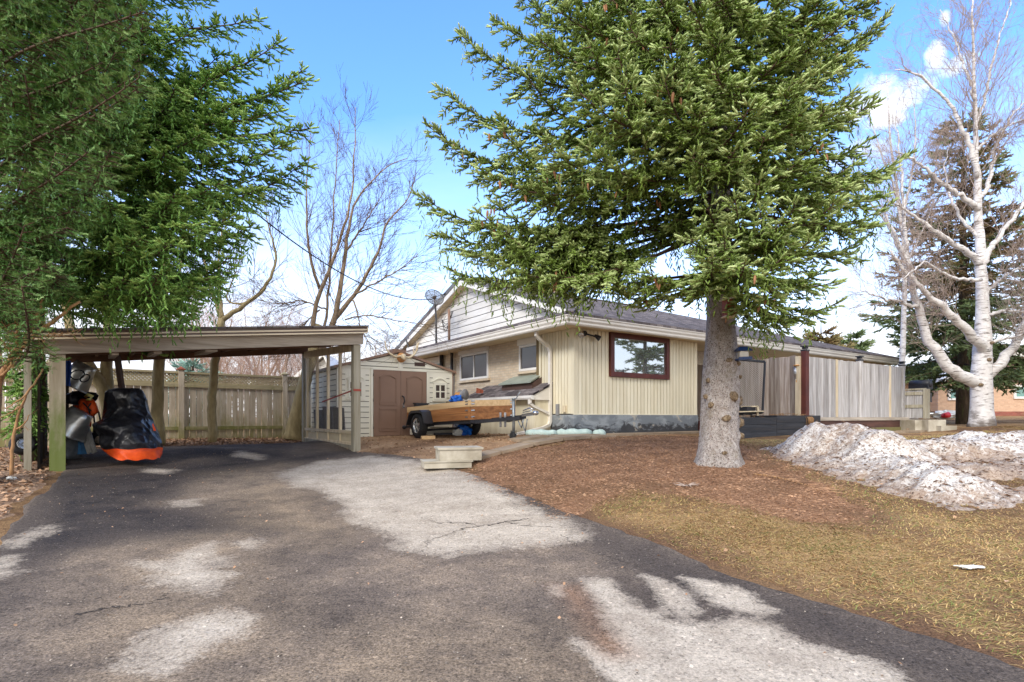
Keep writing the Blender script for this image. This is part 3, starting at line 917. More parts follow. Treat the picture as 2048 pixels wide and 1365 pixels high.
# ------------------------------------------------------------------ scattered stuff: blades, needles, leaves
def flakes(name, m, P, n, size, cols=None, lift=.02, kind='stuff', wmin=.15, wmax=.4, tilt=.5, extra=None, dens=None):
    """small bent flakes lying about inside an outline"""
    lo = P.min(0); hi = P.max(0)
    x = RNG.uniform(lo[0], hi[0], n * 3); y = RNG.uniform(lo[1], hi[1], n * 3)
    k = inside(P, x, y)
    if dens is not None:
        k &= RNG.random(n * 3) < dens(x, y)
    x = x[k][:n]; y = y[k][:n]
    if extra is None:
        z = np.concatenate([tz(x[i:i + 4000], y[i:i + 4000]) for i in range(0, len(x), 4000)])
    else:
        z = extra(x, y)
    m_ = len(x)
    th = RNG.uniform(0, 2 * pi, m_); L = RNG.uniform(size[0], size[1], m_); W = L * RNG.uniform(wmin, wmax, m_)
    d = np.stack([np.cos(th), np.sin(th), RNG.normal(0, tilt, m_) * .5], -1)
    s = np.stack([-np.sin(th), np.cos(th), RNG.normal(0, tilt, m_)], -1)
    c = np.stack([x, y, z + lift + RNG.random(m_) * .012], -1)
    h = np.stack([0 * x, 0 * x, L * RNG.uniform(0, .25, m_)], -1)
    V = np.stack([c - d * L[:, None] / 2, c - s * W[:, None] / 2 + h, c + d * L[:, None] / 2, c + s * W[:, None] / 2 + h * .4], 1)
    me = raw_mesh(name, V.reshape(-1, 3), np.arange(m_ * 4), np.full(m_, 4), RNG.random(m_))
    me.materials.append(m)
    o = bpy.data.objects.new(name, me); COL.objects.link(o)
    o['kind'] = kind
    return o


mulch_W = mulch_P.mean(0) + (mulch_P - mulch_P.mean(0)) * 1.22
flakes('needle_litter', M['chips'], mulch_W, 80000, (.015, .055), wmin=.04, wmax=.14, tilt=.25,
       dens=lambda x, y: np.clip(.55 + sdf(mulch_P, x, y) / .7 + .25 * smooth_noise(x, y, 4., 71), 0, 1))
flakes('dead_leaves', M['leafbits'], litter_P, 16000, (.035, .085), wmin=.4, wmax=.8)
flakes('fence_leaves', M['leafbits'], back_P, 9000, (.04, .10), wmin=.4, wmax=.8, lift=.03)
yard_bits = flakes('yard_leaves', M['leafbits'], yard_P, 2200, (.02, .06), wmin=.3, wmax=.7, lift=.032)
drive_P = np.array([(-4.2, 2.2), (-4.6, 5), (-6.6, 8.3), (-8.6, 11.2), (-5.6, 13.6), (-3.4, 11.6), (-.6, 8.6), (1.6, 4.3), (2.8, 2.2)])
flakes('drive_grit', M['grit'], drive_P, 9000, (.006, .016), wmin=.5, wmax=1., lift=.023, tilt=.3)
flakes('drive_bits', M['leafbits'], drive_P, 420, (.01, .032), wmin=.3, wmax=.8, lift=.024)

lawn_P = np.array([(2.75, 2.75), (1.86, 4.2), (1.15, 5.55), (.55, 6.75), (-.1, 8.1), (-.45, 8.8), (-.7, 9.5), (.5, 10.6), (2, 11.9), (4.8, 11.9), (7.2, 11.6), (9, 12.6), (14, 16), (17, 14), (14, 8), (9, 2.75)])


def blades(name, m, n, dens, hgt=(.05, .12), flat=1.0):
    lo = lawn_P.min(0); hi = lawn_P.max(0)
    N = int(n * 3.2)
    # nearer ground carries more of the blades that show
    yy = lo[1] + (hi[1] - lo[1]) * RNG.random(N) ** 1.75
    xx = RNG.uniform(lo[0], hi[0], N)
    k = inside(lawn_P, xx, yy) & (np.abs(xx) < yy * 1.1 + .6) & (RNG.random(N) < dens(xx, yy))
    x, y = xx[k][:n], yy[k][:n]
    z = np.concatenate([tz(x[i:i + 4000], y[i:i + 4000]) for i in range(0, len(x), 4000)])
    m_ = len(x)
    # blades are laid in swathes, as the snow left them
    th = 2.2 * smooth_noise(x, y, 1.1, 31) + RNG.normal(0, 1.0, m_)
    L = RNG.uniform(*hgt, m_); W = RNG.uniform(.0012, .0026, m_) * (1 + y * .12)
    d = np.stack([np.cos(th), np.sin(th), 0 * th], -1); s = np.stack([-np.sin(th), np.cos(th), 0 * th], -1)
    up = vec(0, 0, 1)
    lift = RNG.uniform(.12, .85, m_) * flat
    p0 = np.stack([x, y, z - .004], -1)
    p1 = p0 + d * (L * .45)[:, None] + up * (L * .42 * lift)[:, None]
    p2 = p1 + d * (L * .5)[:, None] + up * (L * (.28 * lift - .13))[:, None]
    w = s * W[:, None]
    V = np.stack([p0 - w, p0 + w, p1 - w * .8, p1 + w * .8, p2], 1).reshape(-1, 3)
    b0 = np.arange(m_)[:, None] * 5
    quads = b0 + np.array([0, 1, 3, 2]); tris = b0 + np.array([2, 3, 4])
    loops = np.concatenate([quads, tris], 1).ravel()
    me = raw_mesh(name, V, loops, np.tile([4, 3], m_), np.repeat(RNG.random(m_), 2))
    me.materials.append(m)
    o = bpy.data.objects.new(name, me); COL.objects.link(o); o['kind'] = 'stuff'
    return o


def lawn_dens(x, y):
    d = 1 - np.clip(.5 + sdf(mulch_P, x, y) / .8 + .3 * smooth_noise(x, y, 4., 72), 0, 1) * .97
    d = d * (1 - .85 * np.clip(smooth_noise(x, y, 1.5, 82) * 1.3 - .35, 0, .8) / .8)
    e = np.abs(sdf(np.array(right_edge[1:9] + [(9, 9), (9, -3)]), x, y))
    d = d * np.clip(.35 - snow_h(x, y) * 5, 0, 1)
    return d * np.clip(.12 + e * 1.5 - .3 * smooth_noise(x, y, 2.6, 81), 0, 1)


blades('dormant_grass', M['blade'], 230000, lawn_dens, (.05, .125), .5)
blades('green_grass', M['blade_green'], 30000, lambda x, y: np.clip(lawn_dens(x, y) * np.clip(smooth_noise(x, y, 1.2, 51) * 1.4, 0, 1) + np.exp(-((sdf(mulch_P, x, y) + .25) / .22) ** 2) * .7, 0, 1), (.04, .09), .9)

flakes('lawn_leaves', M['leafbits'], lawn_P, 1300, (.02, .05), wmin=.3, wmax=.7, lift=.03)
# ------------------------------------------------------------------ the snow banks
sx = np.arange(3.6, 13.5, .045); sy = np.arange(5.2, 11.4, .045)
SX, SY = np.meshgrid(sx, sy)
SH = snow_h(SX, SY)
SH += np.where(SH > .02, .005 * RNG.normal(size=SH.shape), 0)
SZ = tzb(SX, SY) + np.maximum(SH, -.03)
m4 = np.maximum.reduce([SH[:-1, :-1], SH[1:, :-1], SH[:-1, 1:], SH[1:, 1:]]) > 0
b = MB(); b.grid(np.stack([SX, SY, SZ], -1), mask=m4)
snow = part('snow', b, M['snow'], kind='stuff')
dirt = np.clip(1 - SH / .18, 0, 1) * .6 + .5 * np.clip(smooth_noise(SX, SY, 1.7, 65), 0, 1) + .35 * np.clip((8.2 - SX) * -.2, 0, 1)
a = snow.data.attributes.new('dirt', 'FLOAT', 'POINT'); a.data.foreach_set('value', dirt.ravel().astype(np.float32))
snow_box = np.array([(3.8, 5.4), (13, 5.4), (13, 11), (3.8, 11)])
flakes('snow_litter', M['debris'], snow_box, 6500, (.02, .075), wmin=.1, wmax=.4, tilt=.4, lift=.008,
       extra=lambda x, y: tz(x, y) + snow_h(x, y), dens=lambda x, y: np.where(snow_h(x, y) > .0, .85 - .35 * np.clip(snow_h(x, y) * 2, 0, 1), .0))

# ------------------------------------------------------------------ the bungalow
u_ = vec(.827, .562, 0); v_ = vec(-.563, .826, 0); k_ = vec(0, 0, 1)
house = thing('bungalow', 'low cream sided and pale brick bungalow with grey shingle roof and white gable', 'house', H(0, 0, -.45))
GR = -.55          # how far down walls go


def hbox(b, a0, a1, b0, b1, z0, z1, rnd=None):
    return b.box(H(a0, b0, z0), u_ * (a1 - a0), v_ * (b1 - b0), k_ * (z1 - z0), rnd)


# brick body
b = MB()
hbox(b, .12, .3, 1.25, 13.2, -.1, 2.1)
part('brick_side_wall', b, M['brick_left'], house)
b = MB()
hbox(b, 4.56, 16., 1.3, 1.5, -.1, 2.1)
hbox(b, 15.8, 16., 1.5, 13.2, -.1, 2.1)
hbox(b, .3, 15.8, 13.0, 13.2, -.1, 2.1)
part('brick_front_wall', b, M['brick_front'], house)
# cream bump-out: upright boards with grooves between, a corner post, trims
b = MB()
hbox(b, .015, 4.5, .015, 1.5, .08, 2.1)
part('bay_wall', b, M['cream_groove'], house)
b = MB()
w = .125
n = int(4.3 / w)
x0, x1 = 1.13, 3.28
for i in range(n + 1):
    a0 = .13 + i * w; a1 = min(a0 + w - .017, 4.42)
    if a1 <= a0:
        continue
    hit_win = a1 > x0 + .02 and a0 < x1 - .02
    if hit_win:
        hbox(b, a0, a1, -.006, .02, .085, 1.0)
    else:
        hbox(b, a0, a1, -.006, .02, .085, 2.095)
hbox(b, -.012, .115, -.012, .02, .08, 2.098)
hbox(b, 4.41, 4.51, -.012, 1.3, .08, 2.098)
hbox(b, -.012, 4.51, -.014, .02, .06, .085)
for i in range(11):
    b0 = .13 + i * .112; b1 = b0 + .095
    if b1 > 1.3:
        break
    hbox(b, -.006, .02, b0, b1, .84 if b0 > .7 else .085, 2.095)
hbox(b, -.012, .02, .02, .118, .08, 2.098)
hbox(b, -.014, .25, 1.27, 1.345, .84, 2.098)
hbox(b, -.014, .02, .7, 1.345, .815, .84)
part('cream_siding', b, M['cream'], house)
b = MB(); hbox(b, -.02, .02, .83, 1.35, .72, .815); hbox(b, -.02, .1, 1.35, 1.5, .70, .815)
part('brown_flashing', b, M['brownmetal'], house)
# plinth
b = MB()
hbox(b, -.03, 2.27, -.03, 1.4, GR, .06); hbox(b, 2.275, 4.54, -.026, 1.4, GR, .058)
hbox(b, .06, .3, 1.4, 13.1, GR, -.1); hbox(b, 4.56, 15.9, 1.3, 1.5, GR, -.1)
part('plinth', b, M['plinth'], house)
# soffit boards and gutters
b = MB()
hbox(b, -.58, 16.5, -.48, 1.35, 2.1, 2.12)
hbox(b, -.58, .35, 1.35, 13.6, 2.1, 2.12)
part('soffit', b, M['soffit'], house)


def gutter_profile(off):
    """outline across a K-shaped gutter: (outwards, height)"""
    return [(off - .02, 2.055), (off + .055, 2.055), (off + .075, 2.085), (off + .075, 2.125), (off + .10, 2.17), (off + .10, 2.225), (off + .118, 2.235), (off + .118, 2.255), (off - .02, 2.255)]


b = MB()
pf = gutter_profile(.48); n = len(pf)
A = [H(-.58 - (o - .48) - .02, -o, z) for o, z in pf]; B_ = [H(16.62, -o, z) for o, z in pf]
b.add(A + B_, [(i, (i + 1) % n, n + (i + 1) % n, n + i) for i in range(n)] + [tuple(range(n, 2 * n))])
A2 = [H(-.58 - (o - .48) - .02, -o, z) for o, z in pf]; C2 = [H(-.58 - (o - .48) - .02, 13.8, z) for o, z in pf]
b.add(A2 + C2, [(i, n + i, n + (i + 1) % n, (i + 1) % n) for i in range(n)] + [tuple(range(2 * n - 1, n - 1, -1))])
gut = part('gutter', b, M['gutter'], house)
# roof: main slopes, side skirt, far hip
P_ = .335


def rz(bb):
    return 2.27 + P_ * (bb + .52)


bm, zr = 6.6, rz(6.6)
b = MB()
T = .06
lip = [H(-.62, -.56, 2.262), H(16.62, -.56, 2.262), H(9.5, bm, zr), H(.62, bm, zr), H(.62, .68, rz(.68))]
b.prism(lip, (0, 0, T))
part('roof_front_slope', b, M['shingle_u'], house)
b = MB()
b.prism([H(.62, bm, zr), H(9.5, bm, zr), H(16.62, 13.75, 2.262), H(-.62, 13.75, 2.262), H(.62, 12.52, rz(.68))], (0, 0, T))
part('roof_back_slope', b, M['shingle_u'], house)
b = MB()
b.prism([H(-.62, -.56, 2.26), H(.9, .96, 2.26 + .49), H(.9, 12.3, 2.26 + .49), H(-.62, 13.75, 2.26)], (0, 0, T))
b.prism([H(16.62, -.56, 2.26), H(16.62, 13.75, 2.26), H(9.5, bm, zr - .002)], (0, 0, T))
part('roof_side_slope', b, M['shingle_v'], house)
b = MB()
for i in range(10):                      # the ridge and hip caps
    t0 = i / 10; t1 = (i + 1.05) / 10
    p = H(-.62, -.56, 2.27 + T) * (1 - t0) + H(.66, .72, rz(.72) + T) * t0; q = H(-.62, -.56, 2.27 + T) * (1 - t1) + H(.66, .72, rz(.72) + T) * t1
    b.bar(p, q, .2, .03)
part('hip_cap', b, M['shingle_v'], house)
b = MB()
for i in range(32):
    a0 = .6 + i * .28
    b.bar(H(a0, bm, zr + T), H(a0 + .3, bm, zr + T + .006), .24, .035)
part('ridge_cap', b, M['shingle_v'], house)
# the white gable with its boards
b = MB()
zt0 = 2.74
for i in range(9):
    z0 = zt0 + i * .215; z1 = z0 + .192
    ba = .95 + max(0, (z0 - rz(.95)) / P_) + .1; bb_ = .95 + max(0, (z1 - rz(.95)) / P_) + .1
    if z0 > zr - .1:
        break
    z1 = min(z1, zr - .03)
    bb_ = min(bb_, bm - .01); ba = min(ba, bm - .02)
    b.prism([H(.9, ba, z0), H(.9, 13.2 - ba, z0), H(.9, 13.2 - bb_, z1), H(.9, bb_, z1)], u_ * .02)
part('gable_boards', b, M['gable'], house)
b = MB(); b.prism([H(.925, .97, 2.7), H(.925, 12.23, 2.7), H(.925, bm, zr - .02)], u_ * .05)
part('gable_wall', b, M['blackpipe'], house)
b = MB()                                # rakes: fascia white, soffit tan, dark roofing edge above
b.prism([H(.6, .68, rz(.68) - .17), H(.6, .68, rz(.68)), H(.6, bm, zr), H(.6, bm, zr - .17)], u_ * .025)
b.prism([H(.6, 12.52, rz(.68) - .17), H(.6, 12.52, rz(.68)), H(.6, bm, zr), H(.6, bm, zr - .17)], u_ * .025)
part('rake_fascia', b, M['white'], house)
b = MB()
b.prism([H(.63, .72, rz(.72) - .15), H(.9, .72, rz(.72) - .15), H(.9, bm, zr - .15), H(.63, bm, zr - .15)], (0, 0, .015))
b.prism([H(.63, 12.48, rz(.72) - .15), H(.9, 12.48, rz(.72) - .15), H(.9, bm, zr - .15), H(.63, bm, zr - .15)], (0, 0, .015))
part('rake_soffit', b, M['soffit'], house)
b = MB()
b.prism([H(.585, 12.6, rz(.6) + .005), H(.585, 12.6, rz(.6) + .165), H(.585, bm, zr + .165), H(.585, bm, zr + .005)], u_ * .03)
part('rake_edge', b, M['rakeedge'], house)
b = MB()
b.prism([H(.59, .66, rz(.66)), H(.59, .66, rz(.66) + .07), H(.59, bm, zr + .07), H(.59, bm, zr)], u_ * .026)
part('rake_drip', b, M['rakeedge'], house)
b = MB(); hbox(b, 4.75, 5.2, bm - .1, bm + .35, zr - .2, zr + .42); hbox(b, 4.72, 5.23, bm - .13, bm + .38, zr + .42, zr + .47)
ch = part('chimney', b, M['brick_far'], house)
for a0 in (7.4, 9.2):
    b = MB(); b.tube([H(a0, bm - .7, zr - .2), H(a0, bm - .7, zr + .22)], .04, 8)
    part('roof_vent_pipe', b, M['galv'], house)


# windows
def window(fa, sides, m_frame, m_pane, name='window', fw=.06, depth=.05, mull=(), sill=None, shutter=None, parent=house):
    """fa(s, z, out) -> point; sides = (s0, s1, z0, z1)"""
    s0, s1, z0, z1 = sides

    def bx(b, a, c, d, e, o0, o1):
        P = [fa(a, d, o0), fa(c, d, o0), fa(c, d, o1), fa(a, d, o1), fa(a, e, o0), fa(c, e, o0), fa(c, e, o1), fa(a, e, o1)]
        b.hexa(P)
    b = MB(); bx(b, s0 + .02, s1 - .02, z0 + .02, z1 - .02, -.02, depth * .35)
    pane = part(name, b, m_pane, parent)
    b = MB()
    bx(b, s0, s0 + fw, z0, z1, -.01, depth); bx(b, s1 - fw, s1, z0, z1, -.01, depth)
    bx(b, s0 + fw, s1 - fw, z0, z0 + fw, -.01, depth - .002); bx(b, s0 + fw, s1 - fw, z1 - fw, z1, -.01, depth - .002)
    for q in mull:
        s = s0 + (s1 - s0) * q
        bx(b, s - .02, s + .02, z0 + fw, z1 - fw, -.01, depth - .012)
    part('window_frame', b, m_frame, pane)
    if sill:
        b = MB(); bx(b, s0 - .07, s1 + .07, z0 - .075, z0 - .003, -.01, .075)
        part('window_sill', b, sill, pane)
    if shutter:
        b = MB(); bx(b, s0 - .01, s1 + .01, z1 + .003, min(z1 + .17, 2.097), -.01, .10)
        part('shutter_box', b, shutter, pane)
    return pane


left_face = lambda s, z, o: H(.12 - o, s, z)
window(left_face, (3.96, 5.66, 1.165, 1.97), M['white'], M['pane_dark'], mull=(.5,), sill=M['brick_left'], shutter=M['gutter'])
window(left_face, (1.25, 2.36, 1.24, 1.93), M['white'], M['pane_dark'], sill=M['brick_left'], shutter=M['gutter'])
window(left_face, (6.9, 9.2, 1.35, 1.9), M['white'], M['teal'], sill=M['brick_left'], shutter=M['gutter'])
front_face = lambda s, z, o: H(s, -o, z)
pw = window(front_face, (1.13, 3.28, 1.005, 2.096), M['redwood'], M['pane_mirror'], 'picture_window', .12, .075)
rear_face = lambda s, z, o: H(s, 1.3 - o, z)
window(rear_face, (7.3, 9.6, .9, 1.75), M['white'], M['pane_dark'], mull=(.33, .66), sill=M['brick_front'])
window(rear_face, (4.7, 5.5, .0, 2.0), M['white'], M['teal'], 'glazed_door')
window(rear_face, (12, 14, .9, 1.75), M['white'], M['pane_dark'], mull=(.5,), sill=M['brick_front'])


# downspouts
def spout(pts, w=.085, name='downspout', parent=house, m='gutter'):
    b = MB()
    pts = [np.asarray(p, float) for p in pts]
    for i in range(len(pts) - 1):
        d = nrm(pts[i + 1] - pts[i])
        b.bar(pts[i] - d * .012, pts[i + 1] + d * .012, w, w * .75, up=u_ if abs(d[2]) > .6 else (0, 0, 1))
    return part(name, b, M[m], parent)


spout([H(-.54, .75, 2.07), H(-.54, .75, 1.97), H(-.46, .76, 1.9), H(-.14, .80, 1.74), H(-.075, .81, 1.62), H(-.075, .81, -.1), H(-.12, .80, -.19), H(-.35, .75, -.255), H(-1.5, .5, -.43)])
# covered basement stairs on the side: shingled lean-to
b = MB()
b.prism([H(-.64, .78, .52), H(.02, .78, .83), H(.02, 1.36, .83), H(.12, 1.36, .88), H(.12, 4.1, .88), H(-.64, 4.1, .52)], (0, 0, .045))
lean = part('stair_roof', b, M['shingle_v'], house)
b = MB()
b.prism([H(-.6, .8, .42), H(-.03, .8, .42), H(-.03, .8, .79), H(-.6, .8, .52)], v_ * .02)
b.prism([H(-.62, .8, .42), H(-.62, 4.08, .42), H(-.62, 4.08, .52), H(-.62, .8, .52)], u_ * .02)
part('stair_roof_fascia', b, M['gutter'], lean)
b = MB()
q = [(-.62, .43), (-.7, .43), (-.72, .47), (-.72, .525), (-.62, .525)]
n = len(q)
b.prism([H(a, .74, z) for a, z in q], v_ * 3.4)
part('stair_roof_gutter', b, M['white'], lean)
b = MB(); hbox(b, -.5, .1, .85, 4.0, GR, .42)
part('stair_wall', b, M['cream'], lean)
b = MB()
b.prism([H(-.32, 1.24, .66), H(-.32, 2.6, .66), H(-.32, 2.6, .86), H(-.32, 1.24, .86)], u_ * .02)
b.prism([H(-.3, 1.24, .66), H(.0, 1.24, .83), H(.0, 1.24, 1.02), H(-.3, 1.24, .86)], v_ * .02)
b.prism([H(-.3, 2.58, .66), H(.0, 2.58, .83), H(.0, 2.58, 1.02), H(-.3, 2.58, .86)], v_ * .02)
hatch = part('roof_hatch', b, M['brownmetal'], lean)
b = MB(); b.prism([H(-.4, 1.18, .86), H(.118, 1.36, 1.085), H(.118, 2.66, 1.085), H(-.4, 2.66, .86)], (0, 0, .035))
part('hatch_cover', b, M['hatchtop'], hatch)
spout([H(-.67, .84, .44), H(-.67, .84, .33), H(-.58, .84, .27), H(-.16, .83, .11), H(-.1, .82, .06)], .08)

# pipes on the brick side, vent and mast by the gable
b = MB(); b.tube([H(.02, 6.1, 2.1), H(.02, 6.1, .75)], .05, 10); b.tube([H(.02, 6.1, 1.45), H(.02, 6.1, 1.35)], .075, 10); b.tube([H(.02, 6.1, 1.35), H(-.04, 6.05, 1.33), H(-.1, 5.95, 1.33)], .03, 8)
part('drain_pipe', b, M['blackpipe'], house)
b = MB(); b.tube([H(.02, 6.85, 2.1), H(.02, 6.85, .9)], .06, 10)
part('drain_pipe', b, M['blackpipe'], house)
b = MB(); b.tube([H(.42, 7.05, 2.52), H(.42, 7.05, 3.72)], .045, 10)
vp = part('vent_pipe', b, M['rust'], house)
b = MB(); b.lathe(H(.42, 7.05, 2.5), k_, [(0, .16), (.05, .13), (.14, .06), (.16, .05)], 12)
part('pipe_flashing', b, M['rakeedge'], vp)
b = MB(); b.bar(H(-.03, .57, .05), H(-.03, .57, .32), .09, .06, up=u_)
part('hose_tap_box', b, M['tape'], house)
b = MB(); b.cbox(H(-.03, .31, .2), u_ * .05, v_ * .1, k_ * .16)
part('outlet_cover', b, M['trimwood'], house)

# a floodlight under the eave at the corner
fl = thing('floodlight', 'black twin headed floodlight under the eave at the corner of the cream siding', 'floodlight', H(.3, -.05, 1.93))
b = MB(); b.lathe(H(.3, -.01, 1.99), -v_, [(0, .07), (.05, .065), (.08, .03)], 14); b.tube([H(.3, -.06, 1.98), H(.18, -.14, 2.0), H(.1, -.16, 1.98)], .018, 8); b.tube([H(.3, -.06, 1.98), H(.5, -.12, 1.94), H(.62, -.14, 1.9)], .02, 8)
part('bracket', b, M['blackmetal'], fl)
b = MB(); b.lathe(H(.62, -.13, 1.92), nrm(u_ * .6 - v_ * .6 - k_ * .6), [(-.08, .03), (-.02, .045), (.07, .07), (.08, .07), (.075, .05), (.07, .0)], 14)
part('lamp_head', b, M['blackmetal'], fl)
b = MB(); b.lathe(H(.1, -.16, 1.95), nrm(-u_ * .6 - v_ * .4 - k_ * .6), [(-.07, .03), (-.02, .045), (.06, .07), (.07, .07), (.065, .05), (.06, .0)], 14)
part('lamp_head', b, M['chrome'], fl)

# the dish on its mast
dish = thing('satellite_dish', 'round grey mesh satellite dish on a mast beside the white gable', 'satellite dish', H(.35, 7.9, 2.5))
dc = at(869, 595, 19.0)
b = MB(); b.tube([H(.35, 7.9, 2.5), H(.35, 7.9, 3.5), (H(.35, 7.9, 3.62) + dc) / 2 - k_ * .02, dc], .035, 8)
part('mast', b, M['galv'], dish)
ax = nrm(vec(.42, -.78, .46))
b = MB()
R_ = .32
pr = [(R_ * R_ * .35 * t * t, R_ * t) for t in np.linspace(.05, 1, 7)]
b.lathe(dc - ax * .03, ax, pr, 28)
part('reflector', b, M['net_dish'], dish)
s_ = nrm(np.cross(ax, (0, 0, 1))); w_ = np.cross(s_, ax)
b = MB()
ring = [dc - ax * .03 + ax * R_ * R_ * .36 + (s_ * cos(t) + w_ * sin(t)) * R_ for t in np.linspace(0, 2 * pi, 37)]
b.tube(ring, .012, 6, cap=False)
for j in range(8):
    t = j * pi / 4 + .2
    b.tube([dc - ax * .04 + ax * .35 * (R_ * q) ** 2 + (s_ * cos(t) + w_ * sin(t)) * R_ * q for q in np.linspace(.1, 1, 5)], .009, 5)
part('rim', b, M['blackpipe'], dish)
b = MB(); b.lathe(dc - ax * .05, ax, [(0, .06), (.06, .06), (.09, .04), (.1, .01)], 12)
b.tube([dc, dc + ax * .2 - w_ * .05 - s_ * .12, dc + ax * .3 - s_ * .26 - w_ * .06], .012, 6)
b.ball(dc + ax * .3 - s_ * .26 - w_ * .06, .04, .04, .05)
part('feed_arm', b, M['blackpipe'], dish)
b = MB()
for j in range(3):
    p = H(.55, 7.85, 3.5); q = H(.55, 7.0 + .1 * j, 3.68)
    b.tube([p + (q - p) * t + vec(0, 0, -(.3 + .12 * j) * 4 * t * (1 - t)) for t in np.linspace(0, 1, 9)], .012, 5)
part('loose_wire', b, M['cable'], dish)
# small relay box with an antenna on the skirt roof
rb = thing('relay_box', 'small white box with a bent stub antenna standing on the lower roof beside the gable', 'relay box', H(.35, 10.1, 2.6))
b = MB(); b.cbox(H(.35, 10.0, 2.66), u_ * .15, v_ * .7, k_ * .12)
part('case', b, M['white'], rb)
b = MB(); b.tube([H(.35, 10.3, 2.7), H(.3, 10.42, 3.05), H(.3, 10.2, 3.08)], .03, 7)
part('antenna', b, M['galv'], rb)

# overhead cable from the pole line to the dish
p, q = at(470, 392, 9.0), dc + vec(-.05, 0, -.05)
b = MB(); b.tube([p + (q - p) * t + vec(0, 0, -.55 * 4 * t * (1 - t)) for t in np.linspace(0, 1, 26)], .013, 5)
single('overhead_cable', b, M['cable'], 'thin black service cable sagging across the sky to the house beside the mesh dish', 'cable')

# painted stones at the foot of the wall, in front of the trailer jack
for i, (a0, a1, b0) in enumerate(((-1.15, -.5, .35), (-.48, .3, .05), (.33, .62, -.32))):
    c0 = H(a0, b0, 0); c1 = H(a1, b0 - (.3 if i < 2 else .05), 0)
    P = [c0 + (c1 - c0) * t for t in np.linspace(0, 1, 9)]
    z = float(tz(*c0[:2]))
    for p_ in P:
        p_[2] = z + .05 + .012 * random.uniform(-1, 1)
    b = MB(); b.tube(P, [.07] + [.1 + random.uniform(-.012, .012) for _ in range(7)] + [.075], 8, jit=.18)
    single('edging_stone', b, M['aqua'], ('long pale turquoise painted edging stone behind the trailer jack wheel', 'pale turquoise painted edging stone below the corner of the plinth', 'short pale turquoise painted edging stone at the end of the row under the plinth')[i], 'stone', 'painted edging stones along the plinth')

# concrete steps beside the drive
st = thing('concrete_step', 'loose concrete step block on a tilted slab at the edge of the driveway', 'step', vec(-1.05, 9.7, -.88))
e1 = nrm(vec(.97, .26, 0)); e2 = vec(-e1[1], e1[0], 0)
def step_block(c, w, d, h, lip, tilt=0.):
    b = MB()
    up = nrm(vec(tilt, 0, 1))
    b.cbox(np.asarray(c) + up * h * .42, e1 * (w - lip), e2 * (d - lip), up * h * .84)
    b.cbox(np.asarray(c) + up * h * .92, e1 * w, e2 * d, up * h * .16)
    return b
part('slab', step_block(vec(-1.15, 9.62, -.86), .84, .62, .12, .04, .03), M['concrete'], st)
part('block', step_block(vec(-.95, 9.78, -.745), .78, .60, .225, .05), M['concrete'], st)
# ------------------------------------------------------------------ the carport
cu = vec(.785, .62, 0); cv = vec(-.62, .785, 0)
CP = vec(-7.225, 8.8, 0)
CW, CD = 4.94, 3.35


def K(s, t, z):
    return CP + cu * s + cv * t + vec(0, 0, z)


cport = thing('carport', 'open wooden carport with a low shingled roof and mossy posts over the driveway', 'carport', K(2.4, 1.6, -.85))


def top(s, t):      # underside of the beam
    return 1.0 + (1.555 - 1.0) * s / CW + .035 * t


def post(s, t, zt, m, w=.14, d=.14):
    b = MB(); p = K(s, t, 0); g = float(tz(p[0], p[1])) - .05
    b.cbox((p[0], p[1], (g + zt) / 2), cu * w, cv * d, k_ * (zt - g))
    return part('post', b, m, cport)


post(.0, 0, top(0, 0), M['mosspost'], .2, .14)
post(CW, 0, top(CW, 0), M['postwood'], .155, .14)
post(CW, CD, top(CW, CD), M['postwood'], .12, .12)
post(.05, CD, top(0, CD), M['darkboard'], .14, .14)
b = MB()
b.hexa([K(-.16, -.09, top(-.16, 0)), K(CW + .13, -.09, top(CW + .13, 0)), K(CW + .13, -.045, top(CW + .13, 0)), K(-.16, -.045, top(-.16, 0)),
        K(-.16, -.09, top(-.16, 0) + .225), K(CW + .13, -.09, top(CW + .13, 0) + .225), K(CW + .13, -.045, top(CW + .13, 0) + .225), K(-.16, -.045, top(-.16, 0) + .225)])
part('front_beam', b, M['greywood_u'], cport)
b = MB()
for t0, t1, dz in ((-.04, .07, 0.0), (CD - .07, CD + .07, 0.0), (1.6, 1.7, .06)):
    b.hexa([K(-.1, t0, top(-.1, t0) + dz), K(CW + .06, t0, top(CW, t0) + dz), K(CW + .06, t1, top(CW, t1) + dz), K(-.1, t1, top(-.1, t1) + dz),
            K(-.1, t0, top(-.1, t0) + .2), K(CW + .06, t0, top(CW, t0) + .2), K(CW + .06, t1, top(CW, t1) + .2), K(-.1, t1, top(-.1, t1) + .2)])
for s in (.55, 1.15, 1.75, 2.35, 2.95, 3.55, 4.15):
    b.hexa([K(s, -.04, top(s, 0) + .10), K(s + .05, -.04, top(s, 0) + .10), K(s + .05, CD, top(s, CD) + .10), K(s, CD, top(s, CD) + .10),
            K(s, -.04, top(s, 0) + .22), K(s + .05, -.04, top(s, 0) + .22), K(s + .05, CD, top(s, CD) + .22), K(s, CD, top(s, CD) + .22)])
part('rafters', b, M['underroof'], cport)
for s0, s1, t0 in ((1.3, 1.42, .35), (2.1, 2.3, .5), (.7, .8, .5)):
    b = MB(); b.hexa([K(s0, .1, top(s0, .1) - .04), K(s1, .1, top(s1, .1) - .04), K(s1, 1.3, top(s1, 1.3) - .04), K(s0, 1.3, top(s0, 1.3) - .04),
                      K(s0, .1, top(s0, .1) + .02), K(s1, .1, top(s1, .1) + .02), K(s1, 1.3, top(s1, 1.3) + .02), K(s0, 1.3, top(s0, 1.3) + .02)])
    part('ceiling_board', b, M['greywood_u'], cport)


